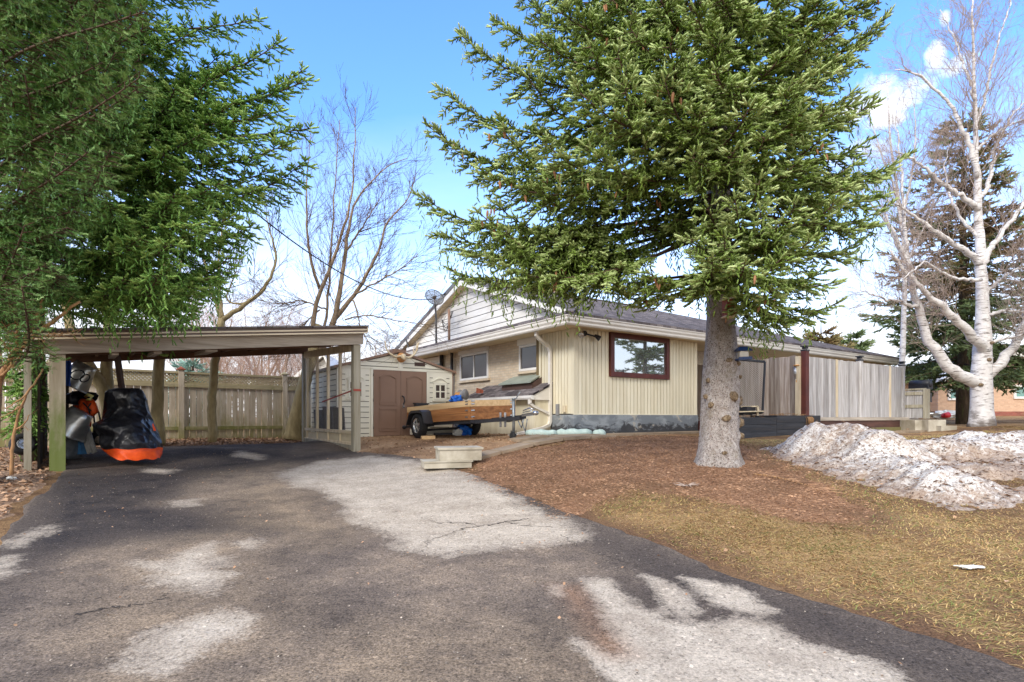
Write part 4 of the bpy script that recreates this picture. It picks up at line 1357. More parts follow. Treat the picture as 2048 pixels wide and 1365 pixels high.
def roofslab(b, s0, s1, t0, t1, lo, hi):
    P = []
    for q in (lo, hi):
        P += [K(s0, t0, top(s0, t0) + q), K(s1, t0, top(s1, t0) + q), K(s1, t1, top(s1, t1) + q), K(s0, t1, top(s0, t1) + q)]
    b.hexa(P)


b = MB(); roofslab(b, -.34, CW + .18, -.16, CD + .3, .235, .355)
part('roof_deck', b, M['underroof'], cport)
b = MB(); roofslab(b, -.36, CW + .2, -.22, CD + .34, .36, .395)
part('roof_shingles', b, M['shingle_c'], cport)
b = MB(); roofslab(b, -.36, CW + .165, -.195, -.162, .24, .358)
fa_ = part('fascia', b, M['brownfascia'], cport)
b = MB()
roofslab(b, -.36, CW + .168, -.212, -.196, .288, .318); roofslab(b, -.36, CW + .168, -.210, -.196, .226, .256)
roofslab(b, CW + .168, CW + .196, -.2, CD + .3, .24, .356)
part('fascia_strip', b, M['creamtrim'], fa_)
# left side: trim strip, dark wall
b = MB(); p = K(-.36, .05, 0); g = float(tz(p[0], p[1])) - .05
b.cbox(p + k_ * (g + 1.22) / 2, cu * .09, cv * .1, k_ * (1.22 - g))
part('corner_trim', b, M['postwood'], cport)
b = MB()
for i in range(16):
    t0 = .12 + i * .2
    p = K(-.24, t0, 0); g = float(tz(p[0], p[1]))
    b.box(K(-.25, t0, g - .05), cu * .03, cv * .19, k_ * (1.05 - g))
part('side_boards', b, M['darkboard'], cport)
# right side: screened frame
ZS = -.36
scr = MB()
zt = lambda t: top(CW, t) + .0
zg = lambda t: float(tz(*K(CW, t, 0)[:2])) + .02
n = 4
for i in range(n + 1):
    t = .13 + (CD - .32) * i / n
    if 0 < i < n + 1:
        scr.cbox(K(CW, t, (zg(t) + zt(t)) / 2), cu * .06, cv * .065, k_ * (zt(t) - zg(t)))
for z, h in ((ZS + .0, .07), (-.62, .08)):
    scr.hexa([K(CW - .04, .1, z), K(CW + .04, .1, z), K(CW + .04, CD - .1, z + .02), K(CW - .04, CD - .1, z + .02), K(CW - .04, .1, z + h), K(CW + .04, .1, z + h), K(CW + .04, CD - .1, z + h + .02), K(CW - .04, CD - .1, z + h + .02)])
sf = part('screen_frame', scr, M['trimwood'], cport)
b = MB()
b.hexa([K(CW - .045, .08, zg(.1) - .12), K(CW + .045, .08, zg(.1) - .12), K(CW + .045, CD - .08, zg(CD) - .12), K(CW - .045, CD - .08, zg(CD) - .12),
        K(CW - .045, .08, zg(.1) + .11), K(CW + .045, .08, zg(.1) + .11), K(CW + .045, CD - .08, zg(CD) + .11), K(CW - .045, CD - .08, zg(CD) + .11)])
part('sill_timber', b, M['postwood'], cport)
b = MB()
b.hexa([K(CW - .05, .08, top(CW, .1) - .13), K(CW + .03, .08, top(CW, .1) - .13), K(CW + .03, CD, top(CW, CD) - .13), K(CW - .05, CD, top(CW, CD) - .13),
        K(CW - .05, .08, top(CW, .1) + .03), K(CW + .03, .08, top(CW, .1) + .03), K(CW + .03, CD, top(CW, CD) + .03), K(CW - .05, CD, top(CW, CD) + .03)])
part('side_header', b, M['trimwood'], cport)
for i in range(n):
    t0 = .13 + (CD - .32) * i / n + .035; t1 = .13 + (CD - .32) * (i + 1) / n - .035
    b = MB(); b.prism([K(CW, t0, -.56), K(CW, t1, -.55), K(CW, t1, ZS - .0), K(CW, t0, ZS - .01)], cu * .015)
    part('lower_panel', b, M['paneltan'], sf)
    b = MB(); b.quad(K(CW + .01, t0, ZS + .07), K(CW + .01, t1, ZS + .08), K(CW + .01, t1, top(CW, t1) - .13), K(CW + .01, t0, top(CW, t0) - .13))
    part('screen_mesh', b, M['net_screen'], sf)
b = MB()
zz = .58
b.bar(K(CW - .083, -.075, zz), K(CW + .083, -.075, zz), .012, .045); b.bar(K(CW + .083, -.075, zz), K(CW + .083, .075, zz), .012, .045)
b.bar(K(CW - .055, .08, zz - .01), K(CW - .055, 1.9, .37), .012, .03)
part('strap', b, M['redstrap'], cport)

ds_ = thing('dark_sheets', 'dark grey sheets standing behind the lower half of the carport screen beside the shed', 'sheets', K(CW + .14, 1.7, -.6))
for t0, t1, zt0 in ((.95, 1.62, .24), (1.66, 2.3, .27), (2.34, 2.95, .2)):
    b = MB(); b.prism([K(CW + .14, t0, -.62), K(CW + .14, t1, -.62), K(CW + .09, t1, zt0), K(CW + .09, t0, zt0 - .02)], cu * .025)
    part('sheet', b, M['tape_dark'], ds_)

# ------------------------------------------------------------------ things kept in the carport
def tub(name, label, c, ax, ay, az, w, d, h, m, group=None, dent=.06):
    """an open tapered sheet metal tub, ax/ay across, az to the open side"""
    ax, ay, az = nrm(ax), nrm(ay), nrm(az)
    V = []; rows = 5; per = 16
    for i in range(rows + 1):
        q = i / rows; s = .72 + .28 * q
        for j in range(per):
            t = 2 * pi * j / per
            e = 4.
            r = (abs(cos(t)) ** e + abs(sin(t)) ** e) ** (-1 / e)
            k = 1 + dent * sin(3 * t + 4 * q) * (.5 + q)
            V.append(np.asarray(c) + ax * w / 2 * r * cos(t) * s * k + ay * d / 2 * r * sin(t) * s * k + az * h * (q - .5))
    Fs = [(i * per + j, i * per + (j + 1) % per, (i + 1) * per + (j + 1) % per, (i + 1) * per + j) for i in range(rows) for j in range(per)]
    Fs.append(tuple(range(per - 1, -1, -1)))
    b = MB(); b.add(V, Fs, smooth=True)
    lo = np.array(V).min(0)
    t = thing(name, label, 'tub', (c[0], c[1], lo[2]), group)
    part('shell', b, m, t)
    b = MB(); b.tube(V[-per:] + [V[-per]], .014, 6, cap=False)
    part('rim', b, m, t)
    return t


def cat_px(px, py, t):
    """a point of the carport seen at this pixel at depth t"""
    return at(px, py, t)


g_t = 'sheet metal tubs along the carport wall'
tub('metal_tub', 'shiny steel tub hung upside down under the carport roof with black hoops on it', at(160, 752, 10.1), vec(.8, .1, -.45), vec(.3, -.8, .1), nrm(vec(-.35, -.25, -.85)), .44, .5, .46, M['steel'], g_t)
tub('metal_tub', 'dull grey steel tub hung sideways between the two shiny ones', at(150, 798, 10.2), vec(.15, .2, 1), vec(.2, .9, 0), nrm(vec(.95, -.3, .05)), .24, .5, .42, M['blackmetal'], g_t)
tub('metal_tub', 'battered steel tub leaning by the mossy carport post in front of a blue bin', at(150, 846, 9.7), vec(.75, .1, -.5), vec(.25, -.85, .1), nrm(vec(-.4, -.2, -.8)), .46, .5, .44, M['steel'], g_t, .1)
tub('metal_tub', 'dark metal tub on the ground at the foot of the mossy carport post', at(138, 898, 10.0), vec(1, .1, 0), vec(0, 1, 0), vec(0, 0, 1), .34, .5, .36, M['galv'], g_t)
b = MB()
for c, r, ax in ((at(155, 750, 9.78), .09, nrm(vec(.1, -1, .35))), (at(170, 757, 9.74), .075, nrm(vec(-.2, -1, .5)))):
    s = nrm(np.cross(ax, k_)); w2 = np.cross(s, ax)
    b.tube([c + s * cos(t) * r * 1.25 + w2 * sin(t) * r for t in np.linspace(0, 2 * pi, 25)], .011, 6, cap=False)
single('hoop_pair', b, M['rubber'], 'two thin black rubber hoops slung over the upper steel tub', 'hoop')
# blue cloth hung from the roof
b = MB(); V = np.zeros((9, 7, 3))
for i in range(9):
    for j in range(7):
        V[i, j] = at(129 + 2.2 * j + 1.2 * sin(i * .8 + j), 722 + 6.3 * i, 9.6 + .05 * sin(j * 2 + i * .4))
b.grid(V)
single('blue_cloth', b, M['bluecloth'], 'blue cloth hung inside the top of the mossy carport post', 'cloth')
# life jacket
lj = thing('life_jacket', 'bright orange life jacket with a yellow collar hung in the carport', 'life jacket', at(176, 860, 10.2))


def puff(name, cs, m, parent, r, flat=.6):
    V = []
    b = MB()
    cs = np.asarray(cs, float)
    b.tube(cs, [r * .7] + [r * (1 + .18 * random.uniform(-1, 1)) for _ in range(len(cs) - 2)] + [r * .6], 9, jit=.22)
    return part(name, b, m, parent)


puff('panel', [at(166, 802, 10.2), at(168, 812, 10.15), at(170, 826, 10.1), at(174, 836, 10.15)], M['orange'], lj, .10)
puff('panel', [at(180, 803, 10.2), at(184, 812, 10.1), at(187, 822, 10.1), at(180, 832, 10.12)], M['orange'], lj, .085)
puff('panel', [at(148, 812, 10.15), at(158, 816, 10.12), at(168, 822, 10.1)], M['orange'], lj, .045)
puff('tail', [at(175, 836, 10.2), at(177, 846, 10.2), at(179, 855, 10.2)], M['orange'], lj, .05)
puff('collar', [at(170, 794, 10.15), at(177, 790, 10.1), at(184, 793, 10.08), at(182, 799, 10.08), at(173, 800, 10.1)], M['yellow'], lj, .032)
b = MB()
for q in (([at(166, 806, 9.98), at(174, 814, 9.96), at(182, 822, 9.97)]), ([at(182, 806, 9.98), at(176, 816, 9.96), at(180, 828, 9.98)])):
    b.tube(q, .012, 5)
part('strap', b, M['rubber'], lj)
# leaning plank, blue bin, little machine, pole
pl = thing('plank_pair', 'two pale grey planks leaning in the carport below the orange life jacket', 'planks', at(183, 906, 9.9))
for dx in (0, 9):
    b = MB(); p, q = at(164 + dx, 856 - dx * .4, 10.05), at(180 + dx, 906, 9.85 + .03 * dx / 9); b.bar(p, q, .085, .03, up=(0, -1, .3))
    part('plank', b, M['greyplank'], pl)
b = MB(); c = at(158, 893, 10.15)
b.hexa([c + vec(x * .15 * s, y * .15 * s, z) for z, s in ((-.14, .85), (.14, 1.)) for x, y in ((-1, -1), (1, -1), (1, 1), (-1, 1))])
single('blue_bin', b, M['bluebin'], 'pale blue plastic bin on the carport floor behind the grey planks', 'bin')
mw = thing('lawn_mower', 'dark lawn mower half hidden behind the tarpaulin covered machine', 'mower', at(196, 892, 10.6))
b = MB(); b.cbox(at(203, 874, 10.7), vec(.36, .1, 0), vec(-.12, .5, 0), vec(0, 0, .16)); b.lathe(at(203, 862, 10.7), k_, [(-.06, .14), (.08, .13), (.12, .09), (.13, 0)], 14)
part('deck', b, M['blackmetal'], mw)
b = MB(); b.tube([at(192, 866, 10.6), at(188, 838, 10.4), at(186, 824, 10.3), at(194, 823, 10.35)], .015, 6); b.tube([at(204, 866, 10.6), at(200, 838, 10.4), at(197, 824, 10.35)], .015, 6)
part('handle', b, M['blackmetal'], mw)
b = MB(); b.lathe(at(199, 880, 10.45), nrm(vec(.55, -.8, 0)), [(-.04, .0), (-.04, .1), (-.02, .115), (.03, .115), (.05, .1), (.05, .0)], 18)
whm = part('wheel', b, M['rubber'], mw)
b = MB(); b.lathe(at(199, 880, 10.41), nrm(vec(.55, -.8, 0)), [(.0, .075), (.035, .07), (.04, .02), (.05, 0)], 16)
part('hub', b, M['trimwood'], whm)
b = MB(); b.bar(at(234, 712, 11.4), at(247, 800, 11.7), .085, .085, up=(0, 1, 0)); b.bar(at(238, 712, 11.5), at(250, 800, 11.8), .04, .05, up=(0, 1, 0))
single('leaning_pole', b, M['brownmetal'], 'dark brown timber pole leaning behind the black tarpaulin', 'pole')

# the machine under its cover: rings of a limp sheet laid over a high back and a low front
cov = thing('covered_machine', 'machine under a shiny black tarpaulin with a bright orange hem in the carport', 'covered machine', at(262, 910, 9.9))
d0 = 9.95
outl = [  # (py, left px, right px, depth shift, half depth)
    (918, 240, 318, -.26, .30), (910, 224, 322, -.16, .36), (900, 210, 323, -.08, .41), (884, 203, 322, -.05, .44), (866, 200, 314, 0, .45), (850, 200, 306, .05, .42), (835, 202, 300, .12, .36),
    (818, 203, 297, .2, .30), (800, 206, 292, .22, .28), (787, 211, 288, .23, .26), (780, 219, 284, .24, .22), (777, 232, 280, .24, .12)]
per = 44


def ring(py, xl, xr, ds, hd):
    c = at((xl + xr) / 2, py, d0 + ds); w = (xr - xl) / 2 / F * (d0 + ds) * .84
    R = []
    for j in range(per):
        t = 2 * pi * j / per
        e = 2.8
        r = (abs(cos(t)) ** e + abs(sin(t)) ** e) ** (-1 / e)
        R.append(c + vec(cos(t) * r * w, sin(t) * r * hd, 0))
    return np.array(R)


rows = []
py_ = np.array([o[0] for o in outl], float)[::-1]
arr = np.array(outl, float)[::-1]
for py in np.linspace(918, 777, 40):
    rows.append(ring(py, *[np.interp(py, py_, arr[:, k]) for k in (1, 2, 3, 4)]))
rows = np.array(rows)
cen = rows.mean(1, keepdims=True)
tt = np.arange(per) * 2 * pi / per
hh = np.linspace(0, 1, 40)
A_, Hh = np.meshgrid(tt, hh)
def crease(q):
    return 1 - 2 * np.abs(np.sin(q)) ** .7
fold = 1 + .035 * crease(A_ * 2.5 + 2 * Hh) * (1 - Hh) ** .5 + .022 * crease(A_ * 4.5 - 5 * Hh + 1) * (1 - Hh) ** .5 + .03 * np.sin(A_ * 2 - 9 * Hh) * Hh * (1 - Hh) * 2 + .015 * crease(9 * Hh + 2.5 * A_) + .012 * crease(13 * Hh - 3.5 * A_ + 1)
# the seat-like hollow in the front face, the lap below it
front = np.exp(-(np.abs(A_ - 1.5 * pi + .25) / .8) ** 3)
def ramp_(x, a, c):
    return np.clip((x - a) / (c - a), 0, 1)
hollow = np.minimum(ramp_(Hh, .95, .72), ramp_(Hh, .50, .58))
lap = np.minimum(ramp_(Hh, .56, .49), ramp_(Hh, .36, .47))
tuck = np.minimum(ramp_(Hh, .42, .34), ramp_(Hh, .22, .3))
sag = -.34 * front * hollow + .22 * front * lap - .10 * front * tuck + .16 * np.exp(-((A_ - 1.72 * pi) / .4) ** 2) * np.minimum(ramp_(Hh, .46, .36), ramp_(Hh, .12, .3))
rows = cen + (rows - cen) * (fold + sag)[..., None]
rows[..., 2] += .012 * np.sin(A_ * 7) * (1 - Hh)
hem = 7
front_hem = rows.copy()


def closed(rows_):
    return np.concatenate([rows_, rows_[:, :1]], 1)


b = MB(); b.grid(closed(rows[hem - 1:])); b.add(rows[-1], [tuple(range(per))], smooth=True)
part('tarpaulin', b, M['tarp'], cov)
hr = rows[:hem].copy()
hr[0] += (hr[0] - cen[0]) * .02
b = MB(); b.grid(closed(hr))
part('hem', b, M['orange'], cov)
b = MB(); b.quad(at(306, 846, 9.86), at(312, 862, 9.82), at(307, 862, 9.78), at(304, 850, 9.8))
part('patch', b, M['orange'], cov)

# ------------------------------------------------------------------ the board fence at the back
fu = nrm(vec(.76, .65, 0)); fn = vec(-fu[1], fu[0], 0)
FO = vec(-8.21, 14.57, 0)


def FP(t, n_, z):
    return FO + fu * t + fn * n_ + vec(0, 0, z)


bf = thing('board_fence', 'weathered upright board fence with a lattice top behind the carport', 'fence', FP(1, 0, -.6))
post_t = [-5.64, -3.04, -.44, 2.16, 4.76]
for i, t in enumerate(post_t):
    g = float(tz(*FP(t, 0, 0)[:2])) - .05
    zt_ = 1.22
    b = MB(); b.cbox(FP(t, 0, (g + zt_) / 2), fu * .13, fn * .13, k_ * (zt_ - g))
    p = part('post', b, M['fenceboard'], bf)
    b = MB(); b.cbox(FP(t, 0, zt_ + .015), fu * .19, fn * .19, k_ * .03)
    b.add([FP(t - .08, -.08, zt_ + .03), FP(t + .08, -.08, zt_ + .03), FP(t + .08, .08, zt_ + .03), FP(t - .08, .08, zt_ + .03), FP(t, 0, zt_ + .1)], [(0, 1, 4), (1, 2, 4), (2, 3, 4), (3, 0, 4)])
    part('post_cap', b, M['birdhouse'] if i == 2 else M['fencerail'], p)
b = MB()
t = -6.6
while t < 6.:
    w = random.uniform(.125, .15)
    g = float(tz(*FP(t, 0, 0)[:2])) + random.uniform(.0, .05)
    b.box(FP(t, -.012, g), fu * w, fn * .02, k_ * (.8 + random.uniform(-.01, .01) - g))
    t += w + random.uniform(.004, .018)
part('boards', b, M['fenceboard'], bf)
b = MB()
for (z, h, o) in ((.78, .09, -.06), (1.13, .05, -.04), (.86, .04, -.03), (-.33, .09, -.05)):
    b.hexa([FP(-6.6, o, z), FP(6, o, z), FP(6, .03, z), FP(-6.6, .03, z), FP(-6.6, o, z + h), FP(6, o, z + h), FP(6, .03, z + h), FP(-6.6, .03, z + h)])
part('rails', b, M['fencerail'], bf)
b = MB()
for t0 in np.arange(-6.7, 6, .085):
    for sgn, o in ((1, .0), (-1, .012)):
        p = FP(t0, o, .89); q = FP(t0 + sgn * .26, o, 1.14)
        b.bar(p, q, .034, .007, up=fn)
part('lattice', b, M['fencerail'], bf)

# ------------------------------------------------------------------ the shed
S0 = vec(-4.307, 13.66, 0)
SW, SD, SZ0 = 3.2, 2.5, -.50


def S(a, bb, z):
    return S0 + u_ * a + v_ * bb + vec(0, 0, z)


shed = thing('garden_shed', 'cream resin garden shed with brown double doors and a brown roof edge', 'shed', S(1.6, 1.2, SZ0))
ZE, ZP = 1.26, 1.70     # eaves, peak


def sbox(b, a0, a1, b0, b1, z0, z1):
    return b.box(S(a0, b0, z0), u_ * (a1 - a0), v_ * (b1 - b0), k_ * (z1 - z0))


b = MB()
sbox(b, 0, .88, .0, .05, SZ0, ZE - .02); sbox(b, 2.42, SW, .0, .05, SZ0, ZE - .02)
sbox(b, .0, .05, .05, SD, SZ0, ZE - .02); sbox(b, SW - .05, SW, .05, SD, SZ0, ZE - .02); sbox(b, .05, SW - .05, SD - .05, SD, SZ0, ZE - .02)
sbox(b, .88, 2.42, .0, .05, 1.25, ZE - .02)
b.prism([S(0, -.01, ZE - .02), S(SW, -.01, ZE - .02), S(SW / 2, -.01, ZP - .03)], v_ * .06)
b.prism([S(0, SD - .05, ZE - .02), S(SW, SD - .05, ZE - .02), S(SW / 2, SD - .05, ZP - .03)], v_ * .05)
sbox(b, .84, .90, -.03, .0, SZ0, 1.26); sbox(b, 2.40, 2.46, -.03, .0, SZ0, 1.26)
sbox(b, -.01, .05, -.02, .0, SZ0, ZE - .03); sbox(b, .84, 2.46, -.03, -.012, 1.225, 1.265)
sbox(b, 1.60, 1.70, -.03, -.012, 1.27, 1.60)
part('wall', b, M['shedwhite'], shed)
b = MB()                                 # the slots of the moulded siding
for i in range(13):
    z = SZ0 + .08 + i * .135
    if z > ZE - .06:
        break
    win = .45 < z < 1.16
    for (x0, x1) in ((.10, .80), (2.50, 3.10)):
        if win:
            sbox(b, x0, x0 + .09, -.006, .01, z, z + .018); sbox(b, x1 - .09, x1, -.006, .01, z, z + .018)
        else:
            sbox(b, x0, x1, -.006, .01, z, z + .018)
for (z, x0, x1) in ((1.30, .25, 2.95), (1.42, .75, 2.4)):
    sbox(b, x0, 1.58, -.016, .0, z, z + .02); sbox(b, 1.72, x1, -.016, .0, z, z + .02)
part('siding_slots', b, M['shedgroove'], shed)
b = MB()
for i in range(13):
    z = SZ0 + .08 + i * .135
    for j in range(4):
        sbox(b, -.006, .02, .12 + j * .6, .12 + j * .6 + .48, z, z + .02)
part('siding_slots', b, M['shedgroove'], shed)
b = MB()
b.prism([S(-.1, -.05, ZE - .05), S(SW / 2, -.05, ZP), S(SW / 2, -.05, ZP + .06), S(-.1, -.05, ZE + .015)], v_ * (SD + .1))
b.prism([S(SW + .1, -.05, ZE - .05), S(SW + .1, -.05, ZE + .015), S(SW / 2, -.05, ZP + .06), S(SW / 2, -.05, ZP)], v_ * (SD + .1))
sbox(b, SW - .01, SW + .015, -.02, .05, SZ0, ZE)
sbox(b, SW / 2 - .18, SW / 2 + .18, -.06, .2, ZP + .0, ZP + .085)
part('roof', b, M['shedbrown'], shed)
b = MB(); sbox(b, 2.05, 2.35, -.026, .0, 1.375, 1.47)
for i in range(5):
    sbox(b, 2.07, 2.33, -.032, -.026, 1.385 + i * .017, 1.393 + i * .017)
part('vent', b, M['brownmetal'], shed)
for k_d, (a0, a1) in enumerate(((.91, 1.645), (1.655, 2.39))):
    b = MB()
    sbox(b, a0, a1, -.035, .0, SZ0 + .02, 1.22)
    m0, m1 = a0 + .15, a1 - .13
    zl = SZ0

    def ridge_line(P, w=.02):
        for i in range(len(P) - 1):
            b.bar(P[i], P[i + 1], w, .03, up=-v_)
    arch = [S(m0 + (m1 - m0) * q, -.04, 1.02 + .09 * sin(pi * q)) for q in np.linspace(0, 1, 9)]
    ridge_line(arch, .05)
    arch2 = [S(m0 + (m1 - m0) * q, -.044, .955 + .09 * sin(pi * q)) for q in np.linspace(.06, .94, 9)]
    for (z0, z1) in ((.34, .97), (-.34, .22)):
        ridge_line([S(m0, -.04, z0), S(m1, -.04, z0)], .035); ridge_line([S(m0, -.036, z0), S(m0, -.036, z1)], .012); ridge_line([S(m1, -.036, z0), S(m1, -.036, z1)], .012)
        if z1 < .5:
            ridge_line([S(m0, -.04, z1), S(m1, -.04, z1)], .035)
        b.box(S(m0 + .04, -.045, z0 + .05), u_ * (m1 - m0 - .08), v_ * .012, k_ * (z1 - z0 - .1))
    dr = part('door', b, M['shedbrown'], shed)
    if k_d == 1:
        b = MB()
        b.tube([S(a0 + .03, -.04, .56), S(a0 + .06, -.09, .53), S(a0 + .07, -.1, .42), S(a0 + .05, -.06, .33)], .018, 7)
        part('handle', b, M['blackmetal'], dr)
        b = MB(); b.cbox(S(a0 + .045, -.09, .27), u_ * .05, v_ * .025, k_ * .06); b.tube([S(a0 + .03, -.09, .29), S(a0 + .03, -.09, .34), S(a0 + .06, -.09, .34), S(a0 + .06, -.09, .29)], .007, 5)
        part('padlock', b, M['chrome'], dr)
    else:
        b = MB()
        for z in (1.05, .4, -.3):
            b.tube([S(a0 - .005, -.04, z), S(a0 - .005, -.04, z + .08)], .012, 6)
        part('hinge', b, M['brownmetal'], dr)
shed_face = lambda s, z, o: S(s, -.0 - o, z)
for (x0, x1) in ((.26, .64), (2.62, 3.0)):
    p = window(shed_face, (x0, x1, .48, .93), M['shedwhite'], M['pane_shed'], 'window', .05, .035, (.5,), parent=shed)
    b = MB(); sbox(b, x0 + .05, x1 - .05, -.024, .0, .69, .72)
    sbox(b, x0 - .05, x1 + .05, -.028, .0, .44, .475)
    P = [S(x0 - .03 + (x1 - x0 + .06) * q, -.012, .97 + .10 * sin(pi * q)) for q in np.linspace(0, 1, 9)]
    for i in range(8):
        b.bar(P[i], P[i + 1], .03, .025, up=-v_)
    sbox(b, x0 - .03, x1 + .03, -.026, .0, .935, .955)
    part('muntin', b, M['shedwhite'], p)

# skull with antlers on the gable
an = thing('antler_trophy', 'bleached deer skull with two pale antlers above the shed doors', 'trophy', S(1.66, -.1, 1.5))
c = S(1.66, -.1, 1.57)
b = MB(); V = []
b.lathe(c + v_ * .06, -v_, [(0, .02), (.005, .13), (.03, .125), (.04, .0)], 18)
part('plaque', b, M['skull'], an)
b = MB(); b.tube([c - v_ * .02 + k_ * .03, c - v_ * .07 + k_ * .02, c - v_ * .12 - k_ * .02, c - v_ * .16 - k_ * .07], [.05, .075, .06, .025], 10)
part('skull', b, M['bone'], an)
for sgn, L in ((-1, 1.), (1, .92)):
    b = MB()
    P = [c + u_ * sgn * .03 + k_ * .03, c + u_ * sgn * .2 + k_ * .0, c + u_ * sgn * .36 * L + k_ * .09, c + u_ * sgn * .45 * L + k_ * .22, c + u_ * sgn * .47 * L + k_ * .40 * L]
    P = polyline(P, 14)
    b.tube(P, [.026] * 4 + list(np.linspace(.03, .012 if sgn < 0 else .03, 10)), 8)
    if sgn > 0:
        b.tube([P[9], P[9] + u_ * .05 + k_ * .16, P[9] + u_ * .02 + k_ * .27], [.03, .02, .006], 6); b.tube([P[12], P[12] + u_ * .05 + k_ * .1, P[12] + u_ * .06 + k_ * .16], [.022, .014, .004], 6)
        b.tube([P[7], P[7] - u_ * .02 + k_ * .12, P[7] - u_ * .01 + k_ * .2], [.024, .014, .004], 6)
    part('antler', b, M['bone'], an)

# ------------------------------------------------------------------ the trailer
T0 = vec(-.935, 11.9, 0); tl = vec(-.6, .8, 0); tw = vec(.8, .6, 0)
TL, TW = 2.95, 1.27


def TR(l, w, z):
    """z counted from the box's lower edge at its near corner; the trailer stands tilted"""
    return T0 + tl * l + tw * w + vec(0, 0, -.055 + z - .038 * l + .036 * w)


tr = thing('utility_trailer', 'low wooden sided utility trailer with stained boards and a pale top rail', 'trailer', TR(1.5, .6, -.5))


def tbox(b, l0, l1, w0, w1, z0, z1, rnd=None):
    P = [TR(l, w, z) for z in (z0, z1) for l, w in ((l0, w0), (l1, w0), (l1, w1), (l0, w1))]
    return b.hexa(P, rnd)


BH = .145
for nm, (l0, l1, w0, w1) in (('side_wall', (0.005, TL, 0, .04)), ('side_wall', (0.005, TL, TW - .04, TW)), ('end_wall', (0, .04, .045, TW - .045)), ('end_wall', (TL - .04, TL, .045, TW - .045))):
    b = MB()
    for i in range(2):
        if nm == 'side_wall' and w0 == 0:
            tbox(b, l0, TL, w0, w1, i * BH, (i + 1) * BH - .005, random.random())
        else:
            tbox(b, l0, l1, w0, w1, i * BH, (i + 1) * BH - .005, random.random())
    sw = part(nm, b, M['stain'], tr)
    b = MB(); tbox(b, l0, l1, w0, w1, 2 * BH, 2 * BH + .13)
    part('top_rail', b, M['pine'], sw)
b = MB()
for z in (.05, .19, .33, .39):
    for (l, w, a, c) in ((-.012, .06, .01, .09), (.02, -.012, .1, .01), (-.012, TW - .16, .01, .09)):
        tbox(b, l, l + a, w, w + c, z, z + .025)
part('corner_bracket', b, M['chrome'], tr)
b = MB(); tbox(b, .04, TL - .04, .04, TW - .04, -.0, .02)
part('bed', b, M['greyplank'], tr)
b = MB()
tbox(b, 0, TL, .05, .11, -.075, -.005); tbox(b, 0, TL, TW - .11, TW - .05, -.075, -.005)
for l in (0., .8, 1.5, 2.3, TL - .06):
    tbox(b, l, l + .06, .11, TW - .11, -.075, -.008)
b.bar(TR(.1, .15, -.06), TR(-1.05, TW / 2 - .03, -.02), .06, .07); b.bar(TR(.1, TW - .15, -.06), TR(-1.05, TW / 2 + .03, -.02), .06, .07)
b.bar(TR(1.2, TW / 2, -.05), TR(-1.15, TW / 2, -.0), .07, .08)
b.tube([TR(2.02, -.1, -.18), TR(2.02, TW + .1, -.18)], .028, 8)
b.bar(TR(1.7, .08, -.09), TR(2.3, .08, -.09), .05, .03); b.bar(TR(1.7, TW - .08, -.09), TR(2.3, TW - .08, -.09), .05, .03)
b.bar(TR(2.6, .1, -.07), TR(3.15, .02, -.09), .035, .04); b.bar(TR(TL, .2, -.08), TR(3.12, .2, -.09), .03, .03)
part('frame', b, M['blackmetal'], tr)
b = MB(); b.lathe(TR(3.12, .02, -.09), tl, [(-.02, .02), (.0, .05), (.05, .055), (.09, .03), (.1, 0)], 12)
part('tail_lamp', b, M['blackmetal'], tr)
for w, sg in ((-.13, -1), (TW + .13, 1)):
    cW = TR(2.02, w, 0)
    g = float(tz(cW[0], cW[1])) + .03
    cW[2] = g + .305
    b = MB(); ax = tw * sg
    b.lathe(cW, ax, [(-.09, .17), (-.095, .22), (-.09, .27), (-.06, .3), (-.03, .307), (.03, .307), (.06, .3), (.09, .27), (.095, .22), (.085, .18), (-.02, .175)], 30)
    for q in range(30):
        t = 2 * pi * q / 30
        s_, w2 = tl, k_
        p = cW + (s_ * cos(t) + w2 * sin(t)) * .302
        b.bar(p - ax * .065, p + ax * .065, .03, .014, up=(s_ * cos(t) + w2 * sin(t)))
    wh = part('wheel', b, M['rubber'], tr)
    b = MB(); b.lathe(cW, ax, [(.02, .06), (.055, .05), (.06, .0)], 14); b.lathe(cW, ax, [(-.06, .17), (.06, .182), (.082, .186), (.084, .17), (.05, .155), (-.06, .15)], 28)
    for q in range(5):
        t = 2 * pi * q / 5 + .3
        e = tl * cos(t) + k_ * sin(t)
        b.bar(cW + e * .03 + ax * .05, cW + e * .168 + ax * .065, .058, .03, up=ax)
    part('rim', b, M['chrome'] if sg < 0 else M['blackmetal'], wh)
    b = MB()
    P = []
    for (l, z) in ((1.55, .02), (1.68, .30), (1.78, .345), (2.24, .345), (2.34, .30), (2.50, .02)):
        P.append((l, z))
    w0, w1 = (-.25, -.005) if sg < 0 else (TW + .005, TW + .25)
    for i in range(5):
        (l0, z0), (l1, z1) = P[i], P[i + 1]
        q = [TR(l0, w0, z0 - .06), TR(l1, w0, z1 - .06), TR(l1, w1, z1 - .06), TR(l0, w1, z0 - .06)]
        b.prism(q, (0, 0, .02))
        wo = w0 if sg < 0 else w1
        b.prism([TR(l0, wo, z0 - .1), TR(l1, wo, z1 - .1), TR(l1, wo, z1 - .04), TR(l0, wo, z0 - .04)], tw * .012 * -sg)
    if sg < 0:
        b.prism([TR(l, -.002, z - .06) for l, z in P] , tw * -.01)
    part('fender', b, M['blackmetal'], tr)
